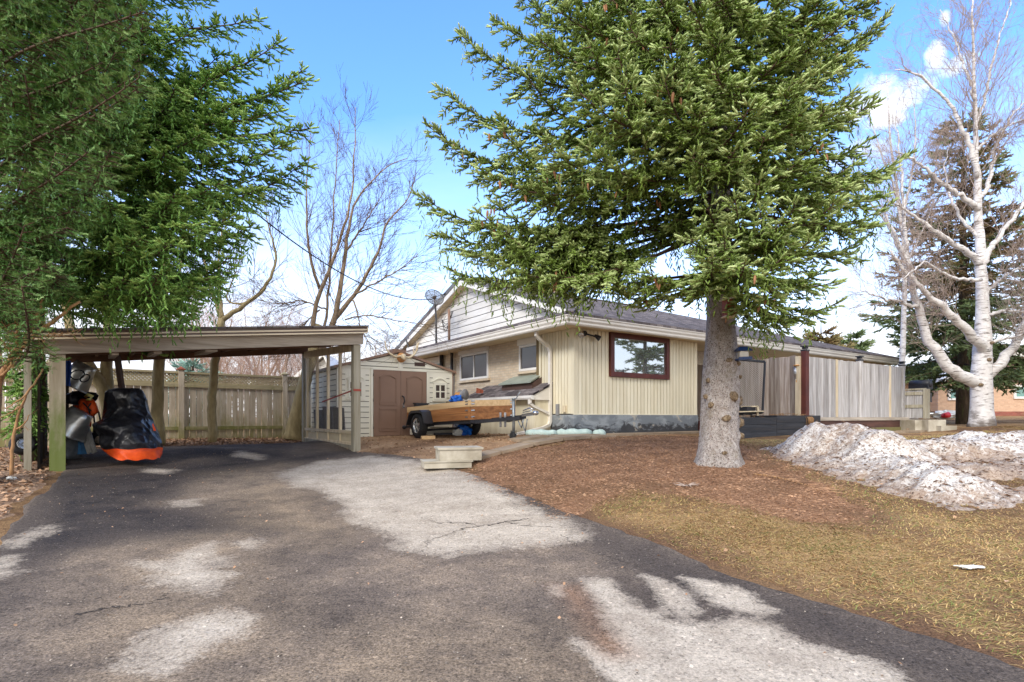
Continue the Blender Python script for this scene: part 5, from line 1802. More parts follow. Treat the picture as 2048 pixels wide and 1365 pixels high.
# jack, coupler, chains
jp = TR(-.86, TW / 2 - .07, 0)
gz = float(tz(jp[0], jp[1]))
b = MB(); b.tube([vec(jp[0], jp[1], gz + .12), vec(jp[0], jp[1], .36)], .032, 10); b.tube([vec(jp[0], jp[1], .36), vec(jp[0], jp[1], .4)], .038, 10)
b.tube([vec(jp[0], jp[1], .37), vec(jp[0] + .05, jp[1], .39), vec(jp[0] + .1, jp[1] - .02, .47), vec(jp[0] + .14, jp[1] - .03, .53)], .012, 6)
jk = part('jack', b, M['galv'], tr)
b = MB(); b.lathe(vec(jp[0] - .02, jp[1] - .02, gz + .085), tw, [(-.03, 0), (-.03, .06), (-.02, .085), (.02, .085), (.03, .06), (.03, 0)], 16)
part('jack_wheel', b, M['rubber'], jk)
b = MB(); b.bar(vec(jp[0] - .05, jp[1], gz + .08), vec(jp[0] - .05, jp[1], gz + .2), .02, .04); b.bar(vec(jp[0] + .05, jp[1], gz + .08), vec(jp[0] + .05, jp[1], gz + .2), .02, .04)
part('jack_fork', b, M['blackmetal'], jk)
b = MB()
for dx in (-.09, -.19):
    for z in (-.2, -.02):
        p = TR(-.62, TW / 2, 0) + vec(dx, 0, z)
        b.tube([p, p + vec(0, 0, .13)], .024, 8)
part('jack_clamp', b, M['tape'], tr)
b = MB()
cp0 = TR(-1.1, TW / 2, .03); cp1 = TR(-1.5, TW / 2, .05)
b.bar(cp0, cp1, .09, .06); b.ball(cp1 + vec(0, 0, .01), .065, .065, .05, 12, 8); b.bar(cp0 + vec(0, 0, .06), cp1 + (cp0 - cp1) * .35 + vec(0, 0, .07), .04, .02); b.tube([cp0 + vec(0, 0, .1), cp0 + (cp1 - cp0) * .5 + vec(0, 0, .13), cp0 + (cp1 - cp0) * .8 + vec(0, 0, .09)], .014, 6)
part('coupler', b, M['chrome'], tr)
b = MB()
for q in (0, 1):
    p = TR(-.95, TW / 2 - .05 + .1 * q, -.02)
    b.tube([p, p + vec(.05, -.1, -.12 - .05 * q), p + vec(.09, -.18, -.2 - .08 * q), p + vec(.12, -.2, -.1), p + vec(.13, -.2, -.02)], .012, 5)
part('safety_chain', b, M['galv'], tr)
# chock, and odds and ends round the trailer
b = MB(); b.cbox(vec(-1.98, 13.05, float(tz(-1.98, 13.05)) + .07), vec(.3, .1, 0), vec(-.04, .12, 0), vec(0, 0, .08))
single('wood_chock', b, M['pine'], 'short pale wood block chocking the near trailer wheel', 'block')
b = MB(); b.cbox(TR(2.75, .3, .43), tl * .16, tw * .34, k_ * .12); b.cbox(TR(2.75, .3, .5), tl * .19, tw * .38, k_ * .03)
single('black_box', b, M['blackmetal'], 'small black plastic box at the rear end of the trailer bed', 'box')
tb = thing('black_tote', 'black plastic tote with a blue sticker above the trailer side before the shed', 'tote', TR(2.1, 1.0, .02))
b = MB(); c = TR(2.1, 1.02, .37)
b.hexa([c + tl * x * .15 * s + tw * y * .24 * s + k_ * z for z, s in ((-.3, .85), (.10, 1.)) for x, y in ((-1, -1), (1, -1), (1, 1), (-1, 1))])
part('body', b, M['blackmetal'], tb)
b = MB(); b.cbox(c + k_ * .115, tl * .34, tw * .52, k_ * .025)
part('lid', b, M['blackmetal'], tb)
b = MB(); b.cbox(c + k_ * .07 - tw * .0 - tl * .158, tl * .006, tw * .2, k_ * .04)
part('sticker', b, M['bluebag'], tb)


def crumple(name, c, r, m, label, cat, sq=(1, 1, .7), seed=0):
    b = MB(); n_, m_ = 14, 9
    r_ = np.random.default_rng(seed); V = []
    for i in range(m_ + 1):
        a = pi * i / m_
        for j in range(n_):
            t = 2 * pi * j / n_
            q = r * (1 + .22 * sin(3 * t + 2 * a + seed) + .16 * sin(5 * t - 4 * a) + .1 * r_.normal())
            V.append(np.asarray(c) + vec(q * sq[0] * sin(a) * cos(t), q * sq[1] * sin(a) * sin(t), q * sq[2] * cos(a)))
    b.add(V, [(i * n_ + j, (i + 1) * n_ + j, (i + 1) * n_ + (j + 1) % n_, i * n_ + (j + 1) % n_) for i in range(m_) for j in range(n_)])
    return single(name, b, m, label, cat)


crumple('blue_bag', at(913, 800, 14.6), .15, M['bluebag'], 'crumpled bright blue bag above the trailer side under the black drain pipe', 'bag', seed=2)
p_ = at(925, 862, 14.2)
crumple('blue_bag', p_, .17, M['bluebag'], 'crumpled blue bag on the ground seen under the trailer', 'bag', (1.3, 1, .75), seed=5)
crumple('plastic_bottle', at(916, 866, 14.0), .1, M['paper'], 'clear and white plastic bag lying by the blue bag under the trailer', 'bag', (1.2, .7, .8), seed=7)
hr_ = thing('hose_reel', 'grey hose reel standing beyond the trailer in front of the pale brick wall', 'hose reel', at(926, 800, 15.2))
b = MB(); b.lathe(at(926, 790, 15.2), nrm(vec(.8, -.5, .1)), [(-.09, 0), (-.09, .15), (-.075, .15), (-.07, .1), (.07, .1), (.075, .15), (.09, .15), (.09, 0)], 20)
part('drum', b, M['tape'], hr_)
b = MB(); b.lathe(at(918, 794, 15.2), nrm(vec(.8, -.5, .1)), [(-.07, .0), (-.06, .14), (.05, .13), (.06, 0)], 14)
part('coiled_hose', b, M['seed'], hr_)
b = MB(); b.add([at(952, 787, 15.3), at(966, 787, 15.3), at(967, 781, 15.3), at(960, 778, 15.35), at(953, 776, 15.3), at(955, 787, 15.5), at(966, 785, 15.5), at(962, 779, 15.5)], [(0, 1, 2, 3, 4), (0, 5, 6, 1), (1, 6, 7, 3), (0, 4, 7, 5)])
single('clay_pot', b, M['birdhouse'], 'small broken terracotta pot against the brick wall at the edge of the shingled stair roof', 'pot')
for (px, py, d, w, m_, lb) in ((868, 863, 14.4, 1.3, 'shedwhite', 'long cream board lying behind the trailer wheel'), (887, 868, 13.9, .5, 'blackmetal', 'black tray lying on the gravel under the trailer')):
    b = MB(); c = at(px, py, d); b.cbox(c, u_ * w, v_ * .1, k_ * .14 if m_ == 'shedwhite' else k_ * .05)
    single('board' if m_ == 'shedwhite' else 'tray', b, M[m_], lb, 'board' if m_ == 'shedwhite' else 'tray')

# ------------------------------------------------------------------ right: deck, fences, planters
deck = thing('deck', 'low timber deck with red brown skirting under the grey privacy fence', 'deck', H(10, -1, -.4))
b = MB(); hbox(b, 5.2, 12.6, -2.45, 1.2, -.09, -.03)
for i in range(17):
    hbox(b, 5.2, 12.6, -2.45 + i * .15, -2.45 + i * .15 + .143, -.03, -.004)
part('deck_boards', b, M['greywood_u'], deck)
b = MB(); hbox(b, 6.2, 12.55, -2.42, -2.38, -.30, -.095)
part('skirting', b, M['brown_deck'], deck)
b = MB(); hbox(b, 6.2, 12.58, -2.46, -2.36, -.50, -.305)
part('base_timber', b, M['mosswood_u'], deck)
b = MB(); hbox(b, 4.58, 6.1, -.9, 1.2, -.5, -.1)
part('step_box', b, M['redwood'], deck)


def boards(b, p, q, z0, z1, nrm_, w=.14, gap=.004, th=.022, jit=.01, slope=0.):
    d = nrm(q - p); L = np.linalg.norm(q - p); t = 0
    while t < L - .02:
        ww = min(w * random.uniform(.9, 1.05), L - t)
        zz = z1 + random.uniform(-jit, jit) + slope * t
        b.box(p + d * t + k_ * z0, d * (ww - gap), nrm_ * th * random.uniform(.8, 1.2), k_ * (zz - z0))
        t += ww


def cap_lamp(p, z, parent):
    b = MB(); b.cbox(p + k_ * (z + .02), u_ * .16, v_ * .16, k_ * .04); b.cbox(p + k_ * (z + .085), u_ * .11, v_ * .11, k_ * .05); b.cbox(p + k_ * (z + .125), u_ * .17, v_ * .17, k_ * .03)
    return part('cap_lamp', b, M['blackmetal'], parent)


FC = H(5.98, -2.26, 0)
f1 = thing('privacy_fence', 'tall grey board privacy fence running along the deck edge with two cap lamps', 'fence', H(9, -2.26, 0))
FE = H(11.85, -2.26, 0)
b = MB(); boards(b, H(6.08, -2.28, 0), H(8.92, -2.28, 0), 0.0, 1.60, v_)
part('boards', b, M['greywood_v'], f1)
b = MB(); boards(b, H(9.06, -2.28, 0), H(11.8, -2.28, 0), 0.0, 1.60, v_)
part('boards', b, M['greywood_v'], f1)
for a in (7.55, 10.9):
    b = MB(); hbox(b, a, a + .11, -2.293, -2.25, .005, 1.605)
    part('fresh_board', b, M['trimwood'], f1)
b = MB(); hbox(b, 6.0, 11.9, -2.25, -2.21, .2, .29); hbox(b, 6.0, 11.9, -2.25, -2.21, 1.3, 1.39)
part('rails', b, M['postwood'], f1)
for i, a in enumerate((5.98, 8.99, 11.86)):
    p = H(a, -2.26, 0)
    b = MB(); b.cbox(p + k_ * (.825 if i else .86), u_ * (.13 if i else .17), v_ * .13, k_ * (1.65 if i else 1.74))
    pp = part('post', b, M['redwood'] if i == 0 else M['greywood_v'], f1)
    cap_lamp(p, 1.65 if i else 1.73, pp)
f2 = thing('return_fence', 'short grey board fence beside the red brown post where the wind chime hangs', 'fence', H(5.98, -1.2, 0))
b = MB(); boards(b, H(5.9, -2.18, 0), H(5.9, 1.2, 0), -.0, 1.62, u_, .15, .008, .022, .02, -.0)
part('boards', b, M['greywood_b'], f2)
b = MB(); hbox(b, 5.83, 5.92, -2.2, -2.08, 0, 1.6)
part('trim_board', b, M['trimwood'], f2)
rp = MB(); hbox(rp, 4.62, 4.74, .45, .57, -.45, 1.72)
single('red_post', rp, M['redwood'], 'red brown timber post beside the cream siding, behind the spruce trunk', 'post')

# wind chime on the return fence
wc_ = at(1594, 731, 14.55)
ch_ = thing('wind_chime', 'small wind chime with silver tubes and wooden top before the grey fence', 'wind chime', wc_ - k_ * .5)
b = MB(); b.lathe(wc_, k_, [(-.015, .0), (-.015, .085), (0, .095), (.012, .06), (.02, 0)], 14); b.tube([wc_, wc_ + k_ * .2, wc_ + k_ * .24 + u_ * .1], .004, 4)
part('top', b, M['chimewood'], ch_)
for j in range(5):
    t = 2 * pi * j / 5
    p = wc_ + vec(.06 * cos(t), .06 * sin(t), -.04)
    b = MB(); b.tube([p, p - k_ * (.26 + .02 * j)], .0135, 7)
    part('tube', b, M['chrome'], ch_)
b = MB(); b.tube([wc_, wc_ - k_ * .36], .003, 4); b.lathe(wc_ - k_ * .42, v_, [(-.008, 0), (-.008, .045), (.008, .045), (.008, 0)], 12); b.cbox(wc_ - k_ * .38, u_ * .05, v_ * .012, k_ * .08)
part('sail', b, M['chimewood'], ch_)

# two planters of black boards, soil and dead stalks
for i, (a0, a1) in enumerate(((2.22, 3.86), (3.87, 5.85))):
    pt = thing('planter_box', ('black board planter box just behind the big spruce trunk' , 'longer black board planter box with dead vine over its edge beside the snow bank')[i], 'planter', H((a0 + a1) / 2, -2.4, -.48), 'black board planters')
    b = MB()
    zb = -.50 if i == 0 else -.455
    for k in range(3):
        z0 = zb + k * .168
        b.box(H(a0, -2.72, z0), u_ * (a1 - a0), v_ * .035, k_ * .163)
        b.box(H(a1 - .035, -2.68, z0), u_ * .035, v_ * .6, k_ * .163); b.box(H(a0, -2.68, z0), u_ * .035, v_ * .6, k_ * .163)
        b.box(H(a0, -2.08, z0), u_ * (a1 - a0), v_ * .035, k_ * .163)
    part('boards', b, M['plankblack'], pt)
    b = MB(); g = np.zeros((14, 7, 3))
    for x in range(14):
        for y in range(7):
            g[x, y] = H(a0 + .05 + (a1 - a0 - .1) * x / 13, -2.66 + .56 * y / 6, zb + .45 + random.uniform(-.02, .03))
    b.grid(g)
    part('soil', b, M['mulch'], pt)
    b = MB()
    for q in range(40 if i else 14):
        p = H(random.uniform(a0 + .1, a1 - .1), random.uniform(-2.65, -2.3), zb + .46)
        b.tube([p, p + vec(random.uniform(-.06, .06), random.uniform(-.06, .02), random.uniform(.03, .1)), p + vec(random.uniform(-.14, .14), random.uniform(-.1, .0), random.uniform(.0, .09))], .005, 4)
    if i:
        for q in range(46):
            a = random.gauss(5.32, .07)
            p = H(a, -2.7, zb + .49)
            b.tube([p, H(a + random.uniform(-.05, .05), -2.75, zb + .42), H(a + random.uniform(-.1, .1), -2.76, zb + random.uniform(.1, .34))], .006, 4)
    part('dead_stalks', b, M['straw'], pt)
# wire trellis leaning at the return fence, with a little table before it
tp = thing('wire_trellis', 'dark framed wire panel leaning on the grey fence behind the planter', 'trellis', at(1500, 830, 13.6))
A1, A2, A3, A4 = at(1472, 719, 13.4), at(1530, 724, 13.0), at(1525, 826, 12.95), at(1471, 828, 13.35)
b = MB()
for p, q in ((A1, A2), (A2, A3), (A3, A4), (A4, A1)):
    b.bar(p, q, .05, .03, up=v_)
part('frame', b, M['blackmetal'], tp)
b = MB(); b.quad(A1 + v_ * .01, A2 + v_ * .01, A3 + v_ * .01, A4 + v_ * .01)
part('wire', b, M['net_trellis'], tp)
ts = thing('bench_shelf', 'small wooden shelf with a black crate beneath the wire panel', 'shelf', at(1498, 832, 12.9))
b = MB(); b.bar(at(1470, 824, 12.75), at(1523, 823, 12.85), .2, .025); b.bar(at(1515, 825, 12.85), at(1515, 832, 12.85), .04, .04); b.bar(at(1482, 814, 13.0), at(1516, 813, 13.0), .05, .03); b.bar(at(1515, 813, 13.), at(1516, 824, 13.), .05, .04)
part('boards', b, M['trimwood'], ts)
b = MB(); b.cbox(at(1495, 819, 13.05), u_ * .34, v_ * .2, k_ * .12); b.cbox(at(1490, 829, 12.9), u_ * .34, v_ * .16, k_ * .05)
part('crate', b, M['blackmetal'], ts)

# feeder and bird box on the spruce
fc = at(1486, 712, 8.35)
fd = thing('bird_feeder', 'hanging bird feeder with navy blue roof and tray beside the spruce trunk', 'bird feeder', fc - k_ * .12)
b = MB(); z1 = .1
b.add([fc + vec(x, y, z) for x, y, z in ((-.115, -.1, z1 - .03), (.115, -.1, z1 - .03), (.115, .1, z1 - .03), (-.115, .1, z1 - .03), (-.06, -.03, z1 + .035), (.06, -.03, z1 + .035), (.06, .03, z1 + .035), (-.06, .03, z1 + .035))], [(3, 2, 1, 0), (4, 5, 6, 7), (0, 1, 5, 4), (1, 2, 6, 5), (2, 3, 7, 6), (3, 0, 4, 7)])
part('roof', b, M['navy'], fd)
b = MB(); b.cbox(fc + k_ * .015, (.13, 0, 0), (0, .09, 0), (0, 0, .1))
part('hopper', b, M['pane_clear'], fd)
b = MB(); b.cbox(fc - k_ * .03, (.12, 0, 0), (0, .1, 0), (0, 0, .025))
part('seed', b, M['seed'], fd)
b = MB(); b.cbox(fc - k_ * .055, (.21, .0, .012), (0, .18, 0), (0, 0, .022)); b.bar(fc + vec(-.1, -.09, -.04), fc + vec(.1, -.09, -.03), .01, .025)
part('tray', b, M['navy'], fd)
b = MB(); b.tube([fc + k_ * .13, fc + k_ * .55], .004, 5)
part('hanger', b, M['galv'], fd)
bb_ = at(1459, 617, 8.05)
bh = thing('bird_box', 'red brown wooden bird box among the lowest boughs of the spruce', 'bird box', bb_ - k_ * .13)
b = MB(); b.cbox(bb_, (.16, .03, 0), (-.02, .15, 0), (0, 0, .24))
part('body', b, M['birdhouse'], bh)
b = MB(); b.cbox(bb_ + k_ * .13, (.21, .04, .02), (-.03, .2, 0), (0, 0, .02)); b.cbox(bb_ - k_ * .125, (.18, .03, 0), (-.02, .17, 0), (0, 0, .015))
part('roof', b, M['trimwood'], bh)

# gate fence, barbecue, steps at the far end of the deck
gf = thing('low_fence', 'low weathered board fence joining the end of the tall grey fence', 'fence', at(1830, 838, 17.6))
GA, GB = at(1803, 838, 17.9), at(1853, 838, 17.2)
gd = nrm((GB - GA) * vec(1, 1, 0)); gn = vec(-gd[1], gd[0], 0); GL = np.linalg.norm((GB - GA)[:2])
b = MB(); boards(b, vec(GA[0], GA[1], 0), vec(GB[0], GB[1], 0), -.02, .85, gn, .16, .012)
part('boards', b, M['greywood_v'], gf)
b = MB()
for z in (.30, .70, .86):
    b.box(vec(GA[0], GA[1], z) - gn * .03, gd * GL, gn * .03, k_ * (.1 if z < .8 else .05))
part('rails', b, M['postwood'], gf)
b = MB(); b.cbox(vec(GB[0], GB[1], .42), gd * .13, gn * .13, k_ * .92)
part('post', b, M['postwood'], gf)
b = MB(); c = at(1841, 769, 18.4)
b.tube([c - gd * .33 + k_ * .0, c - gd * .3, c + gd * .3, c + gd * .33], [.08, .14, .14, .08], 12); b.box(c - gd * .31 - gn * .13 - k_ * .17, gd * .62, gn * .26, k_ * .15)
q_ = thing('barbecue', 'black barbecue lid showing above the low weathered fence', 'barbecue', c - k_ * .9)
part('lid', b, M['blackmetal'], q_)
b = MB()
for s in (-.25, .25):
    b.bar(c + gd * s - k_ * .17, c + gd * s - k_ * .9, .05, .05)
b.box(c - gd * .28 - gn * .12 - k_ * .6, gd * .56, gn * .24, k_ * .3)
part('stand', b, M['blackmetal'], q_)
sp = thing('entry_steps', 'worn concrete entry steps at the end of the deck near the white birch', 'steps', at(1865, 865, 16.2))
for (x0, x1, y0, y1, d) in ((1830, 1862, 841, 864, 16.6), (1857, 1892, 840, 864, 16.3), (1882, 1914, 852, 864, 16.1)):
    b = MB(); A = at(x0, y1 + 2, d); B2 = at(x1, y1 + 2, d); hgt = (y1 + 2 - y0) / F * d
    b.box(A, B2 - A, vec(.1, 1., 0), k_ * hgt)
    part('step', b, M['concrete'], sp)

# ------------------------------------------------------------------ far houses
nh = thing('brick_house', 'salmon brick neighbour house with white windows and dark red door beyond the birch', 'house', (25, 30, 0))
DN = 29.
def NB(px, py, o=0.):
    return at(px, py, DN) + vec(0, o, 0)
x0, x1 = NB(1876, 800)[0], 42.
zt_, zb_ = NB(0, 768)[2], NB(0, 833)[2]
b = MB(); b.box((x0, DN, zb_ + .25), (x1 - x0, 0, 0), (0, 9, 0), (0, 0, zt_ - zb_ - .25 + .45)); b.box((x0 - 4, DN + 1.2, zb_), (4, 0, 0), (0, 7, 0), (0, 0, zt_ - zb_ + .2))
part('wall', b, M['brick_far'], nh)
b = MB(); b.box((x0 - .02, DN - .03, zb_ - .5), (x1 - x0, 0, 0), (0, .3, 0), (0, 0, .75))
part('plinth', b, M['brick_red'], nh)
b = MB(); r0 = NB(1868, 772)[0] - 3; rm = NB(1990, 730)[0]
zp = NB(0, 722)[2]
b.prism([(NB(1868, 0)[0], DN - .6, zt_ + .05), (rm, DN - .6, zp + .3), (rm + 8, DN - .6, zt_ + .05), (rm + 8, DN - .6, zt_ + .2), (rm, DN - .6, zp + .5), (NB(1868, 0)[0], DN - .6, zt_ + .22)], (0, 10, 0))
b.box((r0 - 1, DN + .6, zt_ + .1), (4.5, 0, 0), (0, 8, 0), (0, 0, .12))
part('roof', b, M['whitefar'], nh)
b = MB(); b.prism([(NB(1872, 0)[0], DN - .1, zt_ + .05), (rm + 7.6, DN - .1, zt_ + .05), (rm, DN - .1, zp + .28)], (0, .2, 0))
part('gable', b, M['shingle_far'], nh)
nf = lambda s, z, o: vec(s, DN - o, z)
for (p0, p1, q0, q1) in ((1895, 1944, 775, 801), (2026, 2075, 770, 798)):
    window(nf, (NB(p0, 0)[0], NB(p1, 0)[0], NB(0, q1)[2], NB(0, q0)[2]), M['white'], M['teal'], 'window', .11, .08, parent=nh)
b = MB(); b.box((NB(1858, 0)[0], DN + 1.1, zb_), (NB(1877, 0)[0] - NB(1858, 0)[0], 0, 0), (0, .15, 0), (0, 0, NB(0, 782)[2] - zb_))
part('door', b, M['doorbrown'], nh)
b = MB(); b.box((NB(1856, 0)[0], DN + .9, NB(0, 782)[2] + .02), (1.0, 0, 0), (0, .2, 0), (0, 0, .28))
part('door_head', b, M['soffit'], nh)
crumple('rubbish_heap', at(1893, 832, 26) + k_ * .03, .34, M['paper'], 'white plastic rubbish bags lying on the far lawn by the brick house', 'rubbish', (1.9, .8, .55), seed=9)
b = MB(); c = at(1891, 831, 25.2); b.lathe(c, vec(1, .2, .1), [(-.15, .0), (-.15, .1), (.15, .14), (.15, .0)], 12)
single('red_cup', b, M['redplastic'], 'small red plastic tub lying before the white rubbish bags', 'tub')

ws = thing('white_outbuilding', 'low outbuilding with a plain white roof beyond the fence', 'outbuilding', at(250, 760, 19))
A = at(138, 744, 17.5); B2 = at(352, 744, 19.5)
dd_ = nrm((B2 - A) * vec(1, 1, 0)); nn_ = vec(-dd_[1], dd_[0], 0); L = np.linalg.norm((B2 - A)[:2])
b = MB(); b.prism([A, B2, B2 + nn_ * 1.7 - dd_ * .5 + k_ * .95, A + nn_ * 1.7 + k_ * .95], k_ * .06)
b.prism([B2 + nn_ * 3.4, A + nn_ * 3.4, A + nn_ * 1.7 + k_ * .95, B2 + nn_ * 1.7 - dd_ * .5 + k_ * .95], k_ * .06)
part('roof', b, M['whiteroof'], ws)
b = MB(); b.box(A + dd_ * .1 + nn_ * .1 - k_ * 1.9, dd_ * (L - .4), nn_ * 3.1, k_ * 1.9)
b.prism([B2 - dd_ * .3 + nn_ * .1, B2 - dd_ * .3 + nn_ * 3.2, B2 - dd_ * .3 + nn_ * 1.7 + k_ * .85], -dd_ * .1)
part('wall', b, M['whitefar'], ws)
ng = thing('neighbour_house', 'white gabled neighbour house glimpsed through the carport screen beyond the fence', 'house', at(632, 790, 26))
g0, g1, gp = at(605, 752, 26), at(668, 752, 26), at(650, 716, 26)
b = MB(); b.prism([g0 - k_ * 2.5, g1 - k_ * 2.5, g1, gp, g0], (-1, 6, 0))
part('wall', b, M['whitefar'], ng)
b = MB()
for p in (g0, g1):
    e = (p - gp) * 1.25
    b.prism([gp + k_ * .05 - vec(0, .3, 0), gp + e - vec(0, .3, 0), gp + e + k_ * .2 - vec(0, .3, 0), gp + k_ * .28 - vec(0, .3, 0)], (-1, 6.5, 0))
part('roof', b, M['white'], ng)
# loose tyre in the bushes, scraps of paper
ty = thing('loose_wheel', 'small wheel with a metal rim lying under the yew beside the carport', 'wheel', at(44, 900, 8.9))
c = at(46, 889, 8.9); ax = nrm(vec(.75, -.55, .25))
b = MB(); b.lathe(c, ax, [(-.07, .09), (-.08, .13), (-.05, .17), (.05, .17), (.08, .13), (.07, .1)], 22)
part('tyre', b, M['rubber'], ty)
b = MB(); b.lathe(c, ax, [(-.06, .1), (.05, .105), (.06, .08), (.04, .03), (.05, 0)], 18)
part('rim', b, M['chrome'], ty)
p_ = hit(22, 962)
crumple('paper_scrap', p_ + k_ * .03, .045, M['paper'], 'crumpled white scrap on the leaf litter before the carport post', 'litter', (1.5, 1, .5), seed=3)
p_ = hit(1940, 1143)
crumple('paper_scrap', p_ + k_ * .025, .035, M['paper'], 'flattened pale scrap lying in the dry grass', 'litter', (2.6, 1, .3), seed=4)
# ------------------------------------------------------------------ needles and boughs
def shoot_template(kind):
    """a shoot along x: a slim leafy body with needles standing off it"""
    r = np.random.default_rng(3)
    V = []; T = []
    n, rad, fwd, bw, core = {'spruce': (15, .215, .13, .04, .115), 'far': (9, .26, .26, .10, .09), 'yew': (12, .27, .17, .05, .0)}[kind]
    if core:
        for (x, q) in ((0, .35), (.3, 1.), (.78, .8)):
            for j in range(5):
                t = 2 * pi * j / 5 + x * 2
                V.append((x, core * q * cos(t), core * q * sin(t)))
        V.append((1.05, 0, 0))
        for i in range(2):
            for j in range(5):
                k = (j + 1) % 5
                T += [(i * 5 + j, i * 5 + k, i * 5 + 5 + k), (i * 5 + j, i * 5 + 5 + k, i * 5 + 5 + j)]
        T += [(10 + j, 10 + (j + 1) % 5, 15) for j in range(5)]
    for i in range(n):
        t = .04 + .88 * i / (n - 1)
        ph = i * 2.4
        if kind == 'yew':
            ph = (0 if i % 2 else pi) + r.uniform(-.5, .5)
        k = 1 - .3 * t; q = len(V); c0 = core * .6
        V += [(t - bw, c0 * cos(ph), c0 * sin(ph)), (t + bw, c0 * cos(ph), c0 * sin(ph)), (t + fwd, rad * k * cos(ph), rad * k * sin(ph))]
        T.append((q, q + 1, q + 2))
    q = len(V)
    V += [(.7, -.05, 0), (.7, .05, 0), (1.15, 0, 0)]; T.append((q, q + 1, q + 2))
    return np.array(V), np.array(T)


TPL = {k: shoot_template(k) for k in ('spruce', 'far', 'yew')}


class Shoots:
    def __init__(self):
        self.p = []; self.d = []; self.l = []; self.r = []

    def add(self, p, d, l, r):
        self.p.append(p); self.d.append(d); self.l.append(l); self.r.append(r)

    def build(self, name, m, parent, tpl='spruce', kind=None):
        p = np.concatenate(self.p); d = np.concatenate(self.d); l = np.concatenate(self.l); r = np.concatenate(self.r)
        d = d / (np.linalg.norm(d, axis=1)[:, None] + 1e-9)
        n = len(p)
        a = RNG.normal(size=(n, 3))
        if tpl == 'yew':
            a = vec(0, 0, 1) + .5 * a
        y = np.cross(d, a); y /= np.linalg.norm(y, axis=1)[:, None] + 1e-9
        z = np.cross(d, y)
        T, TF_ = TPL[tpl]
        V = p[:, None] + l[:, None, None] * (T[None, :, :1] * d[:, None] + T[None, :, 1:2] * y[:, None] + T[None, :, 2:] * z[:, None])
        V = V.reshape(-1, 3) - wloc(parent)
        k = len(T); f = len(TF_)
        loops = (np.arange(n)[:, None, None] * k + TF_[None]).ravel()
        me = raw_mesh(name, V, loops, np.full(n * f, 3), np.repeat(r, f))
        me.materials.append(m)
        o = bpy.data.objects.new(name, me); COL.objects.link(o); o.parent = parent
        if kind:
            o['kind'] = kind
        return o


def bough(N, wood, P0, P1, width=.7, hang=.6, sp=.075, L=.15, sag=.12, r0=.04, tint=0., curl=.0, sub_sp=.06, cones=None, start=.2):
    P0 = np.asarray(P0, float); P1 = np.asarray(P1, float)
    ln = np.linalg.norm(P1 - P0)
    if ln < .3:
        return
    n = 14
    t = np.linspace(0, 1, n)[:, None]
    side = nrm(np.cross(P1 - P0, k_))
    wig = random.uniform(-.12, .12) * ln
    P = P0 + (P1 - P0) * t + k_ * (-sag * ln * 4 * t * (1 - t)) + side * wig * np.sin(pi * t) + k_ * curl * ln * np.clip(t - .75, 0, 1) ** 2 * 4
    wood.tube(P, np.linspace(r0, .006, n), 6)
    m = max(4, int(ln * (1 - start) / sp))
    tt = np.linspace(start, 1., m) + RNG.uniform(-.5, .5, m) * (1 - start) / m
    tt = np.clip(tt, .02, 1)
    ki = tt * (n - 1)
    base = np.stack([np.interp(ki, np.arange(n), P[:, q]) for q in range(3)], -1)
    tan = np.stack([np.interp(ki, np.arange(n), np.gradient(P[:, q])) for q in range(3)], -1)
    tan /= np.linalg.norm(tan, axis=1)[:, None]
    for i in range(m):
        q = tt[i]
        sg = 1 if i % 2 else -1
        lw = width * (min(1., (1.12 - q) * 1.6) ** .8) * random.uniform(.55, 1.15) * min(1., .45 + q * 1.4)
        lw = max(lw, .14)
        d = nrm(side * sg * random.uniform(.5, 1.) + tan[i] * random.uniform(.5, 1.) + k_ * random.uniform(-.35, .22))
        k = max(2, int(lw / sub_sp))
        s = (np.arange(k) + .3) / k
        pts = base[i] + d * (s * lw)[:, None] - k_ * (random.uniform(.15, .5) * lw * s ** 2)[:, None]
        wood.tube(np.stack([base[i], pts[k // 2], pts[-1]]), [.009, .006, .003], 3, cap=False)
        nn_ = nrm(np.cross(d, k_))
        sd = np.where(np.arange(k) % 2 == 0, 1., -1.)[:, None]
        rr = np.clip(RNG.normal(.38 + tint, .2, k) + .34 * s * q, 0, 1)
        dirs = d * .8 + nn_ * sd * RNG.uniform(.25, .8, (k, 1)) + k_ * RNG.uniform(-.25, .35, (k, 1))
        N.add(pts, dirs, L * RNG.uniform(.7, 1.25, k), rr)
        N.add(pts[-1:], (d + k_ * random.uniform(-.1, .3))[None], np.array([L * 1.2]), np.clip(rr[-1:] + .15, 0, 1))
        if k > 3:
            dirs2 = d * .7 - nn_ * sd * RNG.uniform(.2, .7, (k, 1)) + k_ * RNG.uniform(-.5, .1, (k, 1))
            N.add(pts, dirs2, L * RNG.uniform(.6, 1.1, k), np.clip(rr - .08, 0, 1))
        # hanging branchlets
        if random.random() < hang:
            hl = random.uniform(.12, .42) * min(1.3, .5 + hang)
            h = max(2, int(hl / .055))
            w_ = pts[random.randrange(k)]
            hp = w_ + np.stack([RNG.normal(0, .012, h).cumsum(), RNG.normal(0, .012, h).cumsum(), -np.linspace(0, hl, h)], -1)
            N.add(hp, np.stack([RNG.normal(0, .5, h), RNG.normal(0, .5, h), -np.ones(h)], -1), L * RNG.uniform(.5, .85, h), np.clip(RNG.normal(.3 + tint, .15, h), 0, 1))
        if cones is not None and random.random() < cones[1]:
            for _ in range(random.randint(1, 3)):
                cones[0].append(pts[random.randrange(k)] + RNG.normal(0, .05, 3) - k_ * .04)
    N.add(P[-1:], (P[-1] - P[-2])[None], np.array([L * 1.4]), np.array([.7]))


